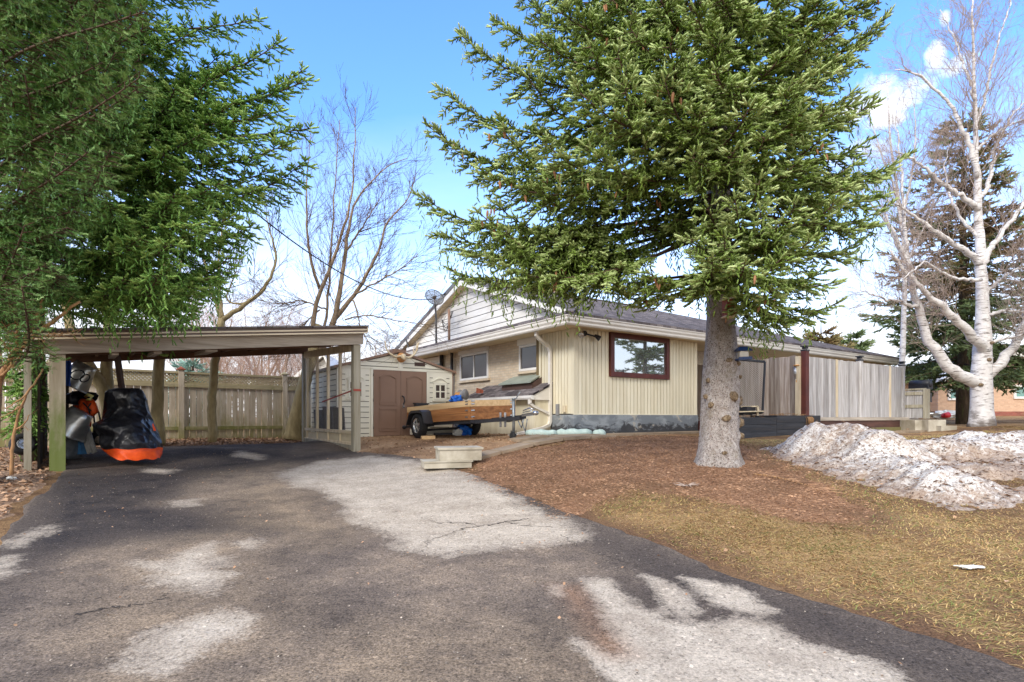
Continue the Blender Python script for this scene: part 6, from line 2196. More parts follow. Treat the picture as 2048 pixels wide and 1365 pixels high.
# ------------------------------------------------------------------ the big spruce
TX, TY = 3.235, 8.62
tg = float(tz(TX, TY))
spruce = thing('spruce_tree', 'tall green spruce with a thick scaly pale trunk on the mulch before the house', 'tree', (TX, TY, tg))
m_, n_ = 120, 64
V = np.zeros((m_, n_, 3))
zs = np.concatenate([np.linspace(tg - .12, 2.4, 92), np.linspace(2.5, 13.2, 28)])
knots = [(1.49, .62, .045), (1.86, .35, .04), (1.25, .82, .04), (1.62, .95, .05), (1.2, 1.2, .035), (1.75, 1.45, .03), (1.95, .55, .055), (2.0, .9, .045), (1.45, .1, .03), (1.62, -.1, .02), (1.15, .95, .03), (1.8, 1.25, .02), (1.55, 1.5, .03)]
for i, z in enumerate(zs):
    h = z - tg
    r = np.interp(h, [-.2, 0, .12, .3, .6, 1.3, 1.5, 1.8, 2.2, 3.2, 13.9], [.42, .365, .325, .298, .28, .278, .27, .24, .212, .19, .02])
    for j in range(n_):
        a = 2 * pi * j / n_
        flare = .12 * math.exp(-max(h, 0) / .12) * (.5 + .5 * cos(5 * a + .7))
        rr = r * (1 + flare + .02 * sin(3 * a + 2 * z) + .018 * sin(7 * a - 3 * z) + .012 * random.uniform(-1, 1))
        for (ka, kz, kr) in knots:
            da = (a - ka * pi + pi) % (2 * pi) - pi
            rr += kr * 1.0 * math.exp(-((da * r / .065) ** 2 + ((h - kz - .1) / .065) ** 2))
        V[i, j] = (TX + rr * cos(a) + .015 * sin(z * 1.3), TY + rr * sin(a), z)
b = MB(); b.grid(np.concatenate([V, V[:, :1]], 1))
tk = part('trunk', b, M['bark_spruce'], spruce)
for (ka, kz, kr) in knots:
    h = kz + .1; r = np.interp(h, [0, .12, .3, .6, 1.3, 1.5, 1.8, 2.2], [.365, .325, .298, .28, .278, .27, .24, .212]) + kr * .75
    a = ka * pi
    c = vec(TX + r * cos(a), TY + r * sin(a), tg + h)
    o_ = vec(cos(a), sin(a), 0); s_ = vec(-sin(a), cos(a), 0)
    b = MB(); R = kr * random.uniform(.75, 1.2); ex = random.uniform(.85, 1.12)
    KV = []; nn_k = 11
    for (qa, qr) in ((-.03, 1.35), (.008, 1.15), (.030, .85), (.036, .6), (.022, .42), (.03, .2), (.028, .0)):
        for j in range(nn_k):
            th = 2 * pi * j / nn_k
            rr_ = R * qr * (1 + .16 * sin(2 * th + ka * 9) + random.uniform(-.12, .12))
            KV.append(c + o_ * (qa + random.uniform(-.005, .005)) + (s_ * cos(th) * ex + k_ * sin(th) / ex) * rr_)
    b.add(KV, [(i * nn_k + j, i * nn_k + (j + 1) % nn_k, (i + 1) * nn_k + (j + 1) % nn_k, (i + 1) * nn_k + j) for i in range(6) for j in range(nn_k)], smooth=True)
    part('knot', b, M['knot'], tk)

limbs = [
    (842, 440, 7.6, 400, .8, 1.), (880, 513, 7.8, 425, .7, 1.), (911, 585, 7.9, 450, .7, 1.2), (1047, 600, 7.6, 475, .7, 1.3), (1130, 515, 7.3, 455, .5, 1.),
    (862, 300, 7.8, 335, .8, .6), (880, 222, 7.7, 295, .8, .6), (924, 112, 7.8, 215, .8, .5), (997, 80, 7.7, 160, .8, .5), (1040, 12, 7.9, 90, .8, .5),
    (960, 385, 6.8, 385, .8, .8), (1000, 300, 6.6, 305, .8, .6), (990, 450, 7.0, 425, .7, 1.), (1060, 205, 6.6, 245, .8, .6), (1080, 122, 6.7, 180, .8, .6),
    (1090, 330, 6.4, 335, .8, .7), (1120, 62, 6.8, 115, .8, .5), (1160, 230, 6.2, 265, .8, .6), (1180, 132, 6.4, 190, .8, .6), (1170, 330, 6.5, 350, .7, .8),
    (1250, 212, 6.1, 270, .8, .6), (1260, 92, 6.4, 150, .8, .5), (1320, 24, 6.5, 90, .8, .5), (1330, 205, 6., 260, .8, .6), (1340, 122, 6.2, 180, .8, .5),
    (1290, 322, 6.4, 350, .7, .6), (1400, 262, 6.1, 300, .7, .6), (1385, 345, 6.3, 360, .6, .7), (1060, 400, 7.2, 405, .7, 1.), (1130, 20, 7.4, 60, .8, .5),
    (1188, 568, 7.7, 545, .5, .35), (1235, 592, 7.8, 565, .45, .4), (1300, 570, 7.1, 550, .45, .4), (1345, 588, 7.5, 565, .4, .4), (1225, 572, 8.9, 555, .5, .4),
    (1415, 440, 6.6, 480, .55, .6), (1470, 425, 6.5, 475, .55, .6), (1520, 445, 6.6, 485, .55, .6), (1425, 545, 6.4, 530, .55, .6), (1490, 555, 6.3, 540, .55, .7),
    (1560, 545, 6.5, 540, .6, .8), (1560, 470, 6.6, 500, .6, .7), (1620, 500, 6.9, 520, .6, .7), (1668, 425, 7.1, 480, .55, .5), (1640, 560, 7.1, 550, .5, .7),
    (1668, 580, 7.6, 570, .5, .7), (1672, 622, 7.8, 590, .4, .8), (1612, 640, 7.7, 585, .45, 1.), (1560, 650, 7.8, 585, .45, 1.), (1522, 655, 7.9, 590, .4, 1.), (1505, 610, 7.3, 575, .45, .8),
    (1450, 505, 6.3, 510, .5, .6), (1380, 500, 6.8, 500, .5, .8), (1395, 565, 7.0, 555, .4, .5), (1540, 600, 6.9, 570, .5, .9), (1590, 430, 6.8, 470, .6, .5),
    (1769, 4, 7.9, 70, .8, .5), (1761, 66, 7.9, 140, .8, .5), (1714, 114, 7.8, 200, .7, .6), (1740, 230, 7.9, 300, .7, .5), (1730, 302, 8., 355, .7, .6),
    (1808, 338, 8.2, 340, .6, .7), (1777, 430, 8.3, 395, .6, 1.1), (1745, 468, 8.4, 425, .6, 1.1), (1690, 392, 7.5, 410, .7, .8), (1700, 205, 7.4, 270, .7, .5),
    (1650, 62, 7., 130, .8, .5), (1640, 162, 6.8, 230, .8, .5), (1600, 252, 6.6, 305, .8, .5), (1560, 142, 6.5, 205, .8, .5), (1500, 62, 6.5, 125, .8, .5),
    (1440, 112, 6.3, 175, .8, .5), (1480, 202, 6.2, 255, .8, .5), (1530, 302, 6.4, 345, .8, .6), (1590, 352, 6.7, 385, .7, .6), (1640, 300, 7., 335, .7, .6),
    (1700, 350, 7.6, 375, .7, .8), (1470, 330, 6.3, 365, .7, .6), (1520, 385, 6.5, 410, .6, .6), (1720, 420, 8., 400, .6, 1.), (1640, 20, 7.2, 80, .8, .5),
    (1050, -50, 8., 20, .8, .4), (1150, -60, 7., 30, .8, .4), (1300, -70, 6.5, 20, .8, .4), (1450, -60, 6.5, 20, .8, .4), (1600, -60, 6.8, 10, .8, .4), (1730, -60, 7.6, 0, .8, .4)]
N = Shoots(); W = MB(); cones = []
limbs += [(930, 545, 7.4, 440, .75, 1.2), (990, 560, 7.2, 450, .75, 1.2), (1060, 560, 7.5, 470, .6, 1.2), (1010, 505, 6.9, 430, .7, 1.1), (960, 470, 7.1, 420, .7, 1.),
          (1500, 250, 6.0, 290, .6, .5), (1430, 180, 6.0, 220, .6, .5), (1390, 60, 6.2, 100, .7, .5), (1440, 20, 6.2, 70, .7, .5), (1560, 30, 6.6, 90, .7, .5), (1210, 20, 6.8, 60, .7, .5), (1235, 150, 6.2, 200, .6, .5), (1580, 200, 6.4, 250, .6, .5), (1650, 240, 7., 280, .6, .5), (1690, 150, 7.4, 210, .6, .5)]
for (px, py, d, spy, w, hg) in limbs:
    p1 = at(px, py, d)
    z0 = (HY - spy) / F * TY
    a = math.atan2(p1[1] - TY, p1[0] - TX)
    p0 = vec(TX + .12 * cos(a), TY + .12 * sin(a), z0 + random.uniform(-.12, .12))
    bough(N, W, p0, p1, w * .85, hg * .75, .052, .104, random.uniform(.0, .1), random.uniform(.026, .042), random.uniform(-.16, .1), .28, .04, (cones, .035 if px < 1350 and py < 640 else .008), .38)
for spy in range(-40, 370, 20):            # short boughs that hide the trunk from the front
    a = random.uniform(1.15, 1.85) * pi
    ln = random.uniform(1.0, 1.9); z0 = (HY - spy) / F * TY
    p0 = vec(TX, TY, z0 - .2)
    bough(N, W, p0, p0 + vec(cos(a) * ln, sin(a) * ln, random.uniform(-.05, .3) * ln), .5, .4, .065, .106, .04, .035, 0., .2, .045, None, .4)
for (px, py, d, spy) in ((1330, 395, 7.6, 400), (1290, 430, 7.8, 420), (1345, 445, 7.4, 430), (1310, 470, 8., 450), (1255, 400, 7.6, 405), (1270, 455, 8.3, 440)):
    p1 = at(px, py, d); a = math.atan2(p1[1] - TY, p1[0] - TX)
    bough(N, W, vec(TX + .12 * cos(a), TY + .12 * sin(a), (HY - spy) / F * TY), p1, .45, 1., .06, .104, .03, .028, random.uniform(-.12, .06), .1, .045, None, .2)
z = 2.3
while z < 6.6:                             # boughs on the far side
    for _ in range(2):
        a = random.uniform(.05, .95) * pi
        if z < 3.9 and a > .5 * pi:
            continue
        ln = random.uniform(2.2, 3.1)
        p0 = vec(TX, TY, z)
        bough(N, W, p0, p0 + vec(cos(a) * ln, sin(a) * ln, random.uniform(-.5, .3)), .7, .5, .12, .15, .06, .04, 0., .2, .08)
    z += .36
while z < 13:
    R = np.interp(z, [6.5, 13], [3.1, .3])
    for q in range(5):
        a = random.uniform(0, 2 * pi)
        p0 = vec(TX, TY, z)
        bough(N, W, p0, p0 + vec(cos(a) * R, sin(a) * R, .1 * R), .6, .2, .2, .2, .05, .03, 0., .2, .12)
    z += .5
part('limbs', W, M['limb'], spruce)
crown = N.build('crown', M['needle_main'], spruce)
cb = MB()
for c in cones[:420]:
    s = random.uniform(.8, 1.2)
    cb.lathe(c, vec(random.gauss(0, .15), random.gauss(0, .15), -1), [(0, .004), (.012 * s, .014 * s), (.045 * s, .016 * s), (.085 * s, .008 * s), (.1 * s, .001)], 6)
part('cones', cb, M['cone'], spruce, kind='stuff')

# ------------------------------------------------------------------ the left evergreens
LX, LY = -8.25, 9.55
lg = float(tz(LX, LY))
ls = thing('spruce_tree', 'dark green spruce whose boughs spread over the carport roof', 'tree', (LX, LY, lg))
b = MB(); b.tube([vec(LX + .03 * sin(z), LY, z) for z in np.linspace(lg - .1, 9, 16)], np.linspace(.17, .03, 16), 12, jit=.12)
part('trunk', b, M['barkdark'], ls)
left_limbs = [
    (426, 5, 8., 60, .7, .4), (518, 64, 8., 145, .6, .4), (560, 112, 8., 190, .6, .4), (604, 170, 8., 235, .6, .4), (612, 190, 7.9, 245, .6, .5), (620, 287, 7.9, 300, .7, .5), (610, 352, 7.9, 345, .7, .6),
    (575, 320, 7.5, 330, .7, .6), (513, 408, 7.6, 400, .7, .9), (500, 480, 7.6, 440, .7, .9), (457, 545, 7.4, 490, .7, .9), (420, 585, 7.3, 520, .7, .9), (380, 600, 7.2, 535, .7, 1.), (440, 400, 6.9, 400, .7, .6),
    (282, 510, 6.5, 480, .7, .6), (340, 520, 6.6, 500, .7, .7), (400, 478, 6.8, 465, .7, .7), (460, 465, 7.1, 445, .7, .7), (215, 440, 6.3, 430, .7, .6), (320, 580, 6.6, 540, .7, .8), (250, 585, 6.7, 550, .6, .9),
    (400, 300, 7.1, 305, .7, .6), (350, 205, 7.2, 245, .7, .5), (420, 182, 7.5, 225, .7, .5), (470, 232, 7.6, 260, .7, .5), (500, 300, 7.5, 310, .7, .6), (380, 92, 7.6, 145, .7, .5), (300, 62, 7.4, 120, .7, .5),
    (330, 335, 6.9, 335, .7, .6), (260, 262, 6.8, 285, .7, .5), (560, 252, 7.7, 270, .6, .5), (480, 150, 7.8, 190, .7, .5), (350, 420, 6.8, 415, .7, .7), (300, 600, 8.1, 550, .5, .6), (200, 590, 7.8, 550, .5, .6), (360, -40, 8, 20, .7, .4), (250, -30, 7.5, 40, .7, .4),
    (70, 800, 8.9, 770, .4, .8), (60, 850, 8.9, 800, .4, .8), (78, 735, 8.9, 700, .4, .8), (30, 780, 8.7, 750, .4, .8), (8, 700, 9., 690, .5, .8), (36, 715, 9.1, 700, .5, .8), (15, 755, 9., 740, .5, .8), (48, 790, 9.1, 770, .5, .8), (62, 825, 9.1, 800, .4, .8), (10, 830, 9., 800, .5, .8), (36, 865, 9.2, 830, .4, .8), (25, 670, 8.8, 650, .5, .8), (60, 690, 8.9, 660, .4, .8), (120, 600, 8.0, 575, .4, .5), (440, 130, 8.3, 170, .7, .5), (540, 370, 8.2, 360, .6, .6), (400, 560, 8.2, 520, .6, 1.)]
N = Shoots(); W = MB()
for (px, py, d, spy, w, hg) in left_limbs:
    p1 = at(px, py, d); z0 = (HY - spy) / F * LY
    bough(N, W, vec(LX, LY, z0), p1, w * .9, hg, .056, .102, random.uniform(-.02, .05), .04, 0., .15, .041, None, .3)
z = 1.6
while z < 9:
    R = np.interp(z, [1.6, 9], [2.4, .6])
    for _ in range(2):
        a = random.uniform(.1, 1.2) * pi
        p0 = vec(LX, LY, z)
        bough(N, W, p0, p0 + vec(cos(a) * R, sin(a) * R, -.1), .7, .4, .15, .18, .05, .035, -.1, .1, .09)
    z += .4
part('limbs', W, M['limb'], ls)
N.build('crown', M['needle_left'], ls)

YX, YY = -7.1, 7.55
yg = float(tz(YX, YY))
yew = thing('yew_tree', 'big dark yew with fine bluish green needles filling the near edge beside the carport', 'tree', (YX, YY, yg))
b = MB(); b.tube([vec(YX + .05 * sin(2 * z) - .03 * z, YY, z) for z in np.linspace(yg - .1, 5.5, 16)], np.linspace(.11, .04, 16), 12, jit=.2)
b.tube([vec(YX - .25 + .04 * sin(3 * z), YY + .15, z) for z in np.linspace(yg - .1, 4.5, 12)], np.linspace(.11, .04, 12), 10, jit=.2)
part('trunk', b, M['barkgrey'], yew)
N = Shoots(); W = MB()
xr_ = lambda py: np.interp(py, [-200, 0, 120, 220, 330, 430, 540, 620], [285, 285, 300, 290, 215, 165, 135, 95])
for q in range(120):
    py = random.uniform(-160, 600); px = xr_(py) - 330 * random.random() ** 1.5
    d = random.uniform(5.2, 6.9)
    p1 = at(px, py, d); z0 = p1[2] - random.uniform(-.1, .5)
    bough(N, W, vec(YX, YY, z0), p1, .40, .7, .05, .07, random.uniform(-.05, .08), .025, random.uniform(-.12, .14), .1, .03, None, .4)
for q in range(16):
    py = random.uniform(540, 660); px = random.uniform(-60, 40); d = random.uniform(6.4, 7.2)
    p1 = at(px, py, d)
    bough(N, W, vec(YX, YY, p1[2] + .2), p1, .35, .9, .06, .075, .03, .02, -.2, .1, .035, None, .3)
part('limbs', W, M['limb'], yew)
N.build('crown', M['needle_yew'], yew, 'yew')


# ------------------------------------------------------------------ bare trees
def twig(b, p, d, L, r, lvl, up=.25, spread=.7, kids=(5, 4, 3), wob=.12, droop=0.):
    n = 5 if lvl > 0 else 4
    P = [np.asarray(p, float)]; dd = nrm(d)
    for i in range(n - 1):
        dd = nrm(dd + RNG.normal(0, wob, 3) + k_ * (up - droop * i) * .18)
        P.append(P[-1] + dd * L / (n - 1))
    P = np.array(P)
    b.tube(P, np.linspace(r, max(r * .35, .0022), n), 5 if r > .02 else 3, cap=False)
    if lvl > 0:
        for _ in range(kids[-lvl]):
            t = random.uniform(.25, 1.) * (n - 1); i = min(int(t), n - 2)
            q = P[i] + (P[i + 1] - P[i]) * (t - i)
            tn = nrm(P[i + 1] - P[i])
            s = nrm(np.cross(tn, RNG.normal(size=3)))
            twig(b, q, tn + s * random.uniform(.4, 1.) * spread, L * random.uniform(.35, .62), max(r * .5, .003), lvl - 1, up, spread, kids, wob, droop)


def pxpath(pts, d0, d1, n=18, wob=.02):
    pts = np.asarray(pts, float)
    m = len(pts)
    P = np.array([at(x, y, d0 + (d1 - d0) * i / max(1, m - 1)) for i, (x, y) in enumerate(pts)])
    P = polyline(P, n)
    # round the corners
    for _ in range(2):
        P[1:-1] = (P[:-2] + 2 * P[1:-1] + P[2:]) / 4
    P[1:-1] += RNG.normal(0, wob, (n - 2, 3)) * .5
    return P


def dress(b, P, n, L, r, lvl=2, t0=.25, up=.3, spread=.9, kids=(4, 4, 3), droop=0.):
    m = len(P)
    for _ in range(n):
        t = random.uniform(t0, 1) * (m - 1); i = min(int(t), m - 2)
        q = P[i] + (P[i + 1] - P[i]) * (t - i); tn = nrm(P[i + 1] - P[i])
        s = nrm(np.cross(tn, RNG.normal(size=3)))
        k = 1.15 - .5 * t / m
        twig(b, q, tn * .8 + s * random.uniform(.5, 1.1) * spread, L * k * random.uniform(.6, 1.2), r * k, lvl, up, spread, kids, .12, droop)


# the leaning many-stemmed tree behind the carport screen
ta = thing('bare_tree', 'bare many stemmed tree leaning over the board fence behind the carport', 'tree', at(585, 874, 15.1))
b = MB(); cr = MB()
P = pxpath([(585, 880), (588, 850), (600, 800), (617, 740), (629, 690), (634, 650)], 15.1, 15.3)
b.tube(P, [.28, .22] + list(np.linspace(.19, .13, 16)), 12, jit=.1)
tr_a = b
part('trunk', b, M['barkolive'], ta)
stems = [([(626, 700), (624, 650), (634, 595), (641, 575), (661, 540), (676, 493), (698, 427), (705, 376), (710, 291), (711, 215)], 15.2, 14.6, .115),
         ([(640, 578), (632, 562), (620, 520), (615, 470), (612, 405), (616, 330), (622, 270)], 15.1, 14.5, .07),
         ([(640, 705), (667, 650), (679, 595), (687, 530), (698, 449), (709, 398), (735, 370), (756, 350), (775, 328), (815, 317)], 15.3, 14.9, .15),
         ([(668, 640), (705, 595), (734, 548), (760, 500), (772, 440), (800, 420), (819, 400), (833, 346)], 15.3, 14.6, .105),
         ([(636, 700), (652, 650), (656, 590), (661, 530), (667, 401), (676, 291), (679, 240)], 15.4, 15.8, .07),
         ([(706, 592), (735, 575), (778, 552), (810, 532), (836, 508)], 15.2, 14.4, .05),
         ([(694, 500), (715, 470), (740, 430), (770, 380)], 15.3, 15.8, .05),
         ([(690, 640), (730, 630), (790, 640), (850, 650)], 15.2, 14.6, .035), ([(705, 600), (715, 625), (722, 660), (745, 700)], 15.1, 14.8, .04),
         ([(655, 620), (600, 600), (560, 610), (520, 600)], 15.2, 14.8, .04), ([(640, 620), (600, 655), (575, 690)], 15.2, 15., .035)]
for pts, d0, d1, r in stems:
    P = pxpath(pts, d0, d1, 22)
    b = MB(); b.tube(P, (np.linspace(1, 0, 22) ** 1.25) * (r * .66 - .009) + .009, 8 if r > .06 else 5, jit=.06)
    part('branch', b, M['barkstem'], ta)
    dress(cr, P, int(20 + r * 130), 1.25, .0085, 2, .18, .35, .8, (5, 4, 3))
part('twigs', cr, M['twig'], ta)


def tree_from(name, label, base, stems, m_bark, m_twig, ntw=14, L=1.1, lvl=2, group=None, up=.3, rt=.012, droop=0., kids=(4, 4, 3)):
    t = thing(name, label, 'tree', base, group)
    cr = MB()
    for i, (pts, d0, d1, r, r1) in enumerate(stems):
        P = pxpath(pts, d0, d1, 20)
        b = MB(); b.tube(P, np.linspace(r, r1, 20), 10 if r > .07 else 6, jit=.08)
        part('trunk' if i == 0 else 'branch', b, m_bark, t)
        if ntw and (i or len(stems) == 1):
            dress(cr, P, ntw, L, rt, lvl, .25, up, .85, kids, droop)
    if cr.n:
        part('twigs', cr, m_twig, t)
    return t


tree_from('bare_tree', 'slim forked bare tree standing before the lattice topped fence behind the carport', at(425, 882, 13.6), [
    ([(424, 884), (424, 800), (430, 720), (440, 660), (443, 638)], 13.6, 13.6, .105, .09),
    ([(443, 642), (430, 600), (416, 560), (405, 500), (400, 430)], 13.6, 13.9, .05, .012),
    ([(442, 640), (439, 580), (437, 520), (445, 440)], 13.6, 13.4, .05, .012),
    ([(445, 640), (476, 619), (500, 603), (520, 588), (538, 566), (555, 518), (545, 480), (533, 436)], 13.6, 13.2, .065, .012),
    ([(500, 603), (470, 610), (450, 600), (462, 570), (480, 520)], 13.5, 13.9, .03, .008)], M['barkolive'], M['twig'], 16, 1.0)
tree_from('bare_tree', 'straight olive barked trunk beside the tarpaulin rising past the carport roof', at(316, 886, 12.8), [
    ([(318, 890), (313, 830), (316, 760), (322, 700), (327, 600), (330, 480), (334, 330)], 12.8, 12.9, .145, .05), ([(327, 600), (360, 540), (380, 470)], 12.8, 12.6, .04, .01)], M['barkolive'], M['twig'], 8, .9)
tree_from('bare_tree', 'thick forked olive trunk behind the hanging steel tub in the carport', at(216, 850, 12.2), [
    ([(224, 880), (218, 830), (212, 790), (205, 768), (185, 745), (168, 716), (150, 680), (130, 610)], 12.2, 12., .17, .08),
    ([(214, 800), (216, 770), (213, 730), (214, 700), (222, 600), (226, 480)], 12.2, 12.4, .13, .06)], M['barkolive'], M['twig'], 5, .9)


# the birch
KB = 16.5 / 12
BB = at(1962, 854, 16.5)
BB[2] = float(tz(BB[0], BB[1]))
birch = thing('birch_tree', 'big bare white birch with sweeping low limbs beside the snow banks', 'tree', BB)
P = pxpath([(1962, 866), (1962, 846), (1963, 820), (1963, 760), (1966, 690), (1966, 600), (1962, 527), (1957, 440), (1955, 381), (1951, 293), (1949, 200), (1947, 110), (1944, 40), (1946, -40)], 16.5, 16.6, 40)
hgt = (P[:, 2] - BB[2]) / KB
r = np.interp(hgt, [-.2, .05, .3, 1.2, 1.7, 2.6, 4.5, 6.5, 9.5], [.29, .245, .205, .19, .168, .12, .08, .043, .012])
r = r * KB
b = MB(); b.tube(P, r, 20, jit=.05)
part('trunk', b, M['birch'], birch)
cr = MB()
dress(cr, P[18:], 64, 1.3 * KB, .011, 2, .1, .55, .75, (6, 5, 3))
bl = [([(1960, 768), (1946, 762), (1920, 752), (1893, 733), (1852, 674), (1836, 615), (1823, 563), (1806, 510), (1790, 470), (1772, 430)], 12., 11.6, .135, .02),
      ([(1824, 566), (1816, 520), (1811, 469), (1808, 410), (1800, 330), (1792, 240)], 11.65, 11.7, .05, .01),
      ([(1836, 615), (1806, 605), (1770, 598), (1720, 580)], 11.7, 11.3, .04, .008),
      ([(1972, 702), (1955, 685), (1928, 656), (1887, 615), (1840, 574), (1810, 540), (1780, 500)], 11.95, 11.2, .11, .02),
      ([(1972, 752), (1990, 738), (2022, 703), (2046, 656), (2066, 580), (2075, 500)], 12., 11.7, .11, .03),
      ([(1962, 530), (1930, 500), (1893, 480), (1834, 433), (1805, 416), (1775, 400)], 12., 11.4, .075, .012),
      ([(1958, 420), (1940, 405), (1905, 381), (1852, 340), (1823, 316), (1790, 300)], 12., 11.5, .065, .012),
      ([(1952, 355), (1946, 310), (1928, 264), (1893, 199), (1850, 160), (1823, 140), (1790, 140)], 12., 11.7, .06, .01),
      ([(1964, 530), (1985, 490), (2010, 457), (2046, 410), (2085, 360)], 12., 11.8, .07, .015),
      ([(1968, 636), (1985, 625), (2010, 621), (2048, 624), (2100, 630)], 12., 11.6, .045, .012),
      ([(1956, 400), (1975, 375), (1992, 293), (2022, 234), (2060, 190)], 12., 12.2, .05, .01),
      ([(1950, 260), (1970, 200), (1985, 120), (2010, 40), (2030, -20)], 12., 12.2, .035, .008),
      ([(1949, 200), (1925, 120), (1900, 60), (1880, 20)], 12., 12.2, .03, .008),
      ([(1962, 560), (1920, 560), (1880, 545), (1850, 520), (1830, 540), (1800, 560)], 11.8, 10.9, .04, .008),
      ([(1970, 590), (2000, 560), (2030, 540), (2070, 530)], 12., 11.2, .045, .01),
      ([(1955, 300), (1985, 270), (2020, 250), (2060, 235)], 12., 11.6, .03, .008),
      ([(1960, 480), (1925, 440), (1900, 400), (1888, 340), (1900, 290)], 12., 12.6, .04, .008),
      ([(1968, 690), (2000, 680), (2040, 672), (2080, 650)], 12., 11.5, .04, .01)]
for pts, d0, d1, r0, r1 in bl:
    P = pxpath(pts, d0 * KB, d1 * KB, 26, .04)
    b = MB(); b.tube(P, KB * np.linspace(r0, r1, 26), 12 if r0 > .08 else 7, jit=.06)
    part('branch', b, M['birch'], birch)
    dress(cr, P, int(28 + r0 * 80), .95 * KB, .0085, 2, .25, .25, .9, (6, 5, 3))
part('twigs', cr, M['twigbirch'], birch)
for (px, py) in ((1984, 686), (1978, 720), (1962, 770)):
    c = at(px, py, 16.3)
    b = MB(); b.ball(c, KB * .05 * random.uniform(.7, 1.2), .07, KB * .045 * random.uniform(.7, 1.3), 9, 6)
    part('burr', b, M['knot'], birch)
tree_from('birch_tree', 'thin pale birch with fine reddish twigs standing farther off behind the big spruce', at(1800, 830, 19), [
    ([(1800, 845), (1806, 700), (1810, 560), (1804, 420), (1780, 300), (1776, 200), (1772, 150)], 19, 19.2, .11, .015),
    ([(1806, 470), (1790, 380), (1760, 300), (1735, 220)], 19, 19.1, .05, .01), ([(1806, 430), (1825, 340), (1832, 260), (1826, 190)], 19, 19.1, .05, .01),
    ([(1808, 520), (1770, 440), (1725, 390), (1700, 330)], 19, 18.6, .05, .01), ([(1809, 540), (1850, 450), (1870, 400)], 19, 19.3, .04, .01)], M['birch'], M['twigbirch'], 26, 1.5, 2, rt=.011)


# ------------------------------------------------------------------ other conifers
def conifer(name, label, base, Hh, R, m, n_wh, per, L=.26, bare=.12, tip=.0, m2=None, split=None, group=None, droop=.25, sp=.16, bark='barkdark', hang=.3, tr=.17):
    t = thing(name, label, 'tree', base, group)
    base = np.asarray(base, float)
    b = MB(); b.tube([base + k_ * z for z in np.linspace(-.15, Hh, 10)], np.linspace(tr, .02, 10), 10, jit=.1)
    part('trunk', b, M[bark], t)
    N1, N2, W = Shoots(), Shoots(), MB()
    for i in range(n_wh):
        q = i / (n_wh - 1)
        z = Hh * (bare + (1 - bare - .02) * q)
        ln = R * (1 - q) ** .75 + .12
        for j in range(per if q < .8 else max(3, per - 2)):
            a = random.uniform(0, 2 * pi)
            l2 = ln * random.uniform(.65, 1.12)
            p0 = base + k_ * (z + random.uniform(-.1, .1))
            N_ = N1 if m2 is None or random.random() > split(q) else N2
            bough(N_, W, p0, p0 + vec(cos(a) * l2, sin(a) * l2, (-droop + .45 * q) * l2), .34 * R * (1 - .6 * q), hang, sp, L, .02, .03, 0., .2, L * .5, None, .15)
    part('limbs', W, M['limb'], t)
    if N1.p:
        N1.build('crown', m, t, 'far')
    if N2.p:
        N2.build('dead_boughs', m2, t, 'far')
    return t


cb_ = at(1926, 850, 21.)
cb_[2] = float(tz(cb_[0], cb_[1]))
conifer('conifer_tree', 'tall conifer with green low boughs and browned upper boughs close behind the birch', cb_, 11.9, 3.6, M['needle_far'], 24, 7, .3, .19, 0, M['needle_rust'], lambda q: np.interp(q, [.25, .4, .85, 1.], [0., .72, .6, .1]), droop=.22, tr=.24, bark='barkdark', sp=.2)
hz = 'small conifers beyond the house roof'
for (px, py, d, R, mm, lb) in ((1702, 660, 42, 2.2, 'needle_far', 'dark green conifer tip above the far end of the house roof'), (1680, 676, 40, 1.2, 'needle_rust', 'short yellowish conifer tip just beside the darker conifer above the roof'), (1642, 640, 38, 1.4, 'needle_rust', 'slim brownish conifer between the spruce boughs and the far roof end')):
    c = at(px, py, d)
    conifer('conifer_tree', lb, (c[0], c[1], .2), c[2] - .2, R, M[mm], 15, 5, .55, .1, group=None, sp=.4, hang=0.)
c = at(386, 722, 24)
conifer('blue_spruce', 'small bluish spruce just beyond the lattice fence', (c[0], c[1], -.5), c[2] + .6, 1.5, M['needle_blue'], 11, 6, .34, .05, sp=.22, hang=0.)
# one that stands outside the picture and shows only in the picture window
conifer('conifer_tree', 'bushy conifer at the side of the front lawn, mirrored in the picture window', (15.5, 12.6, -.2), 6.4, 2.4, M['needle_far'], 15, 6, .34, .1, sp=.24, hang=0.)

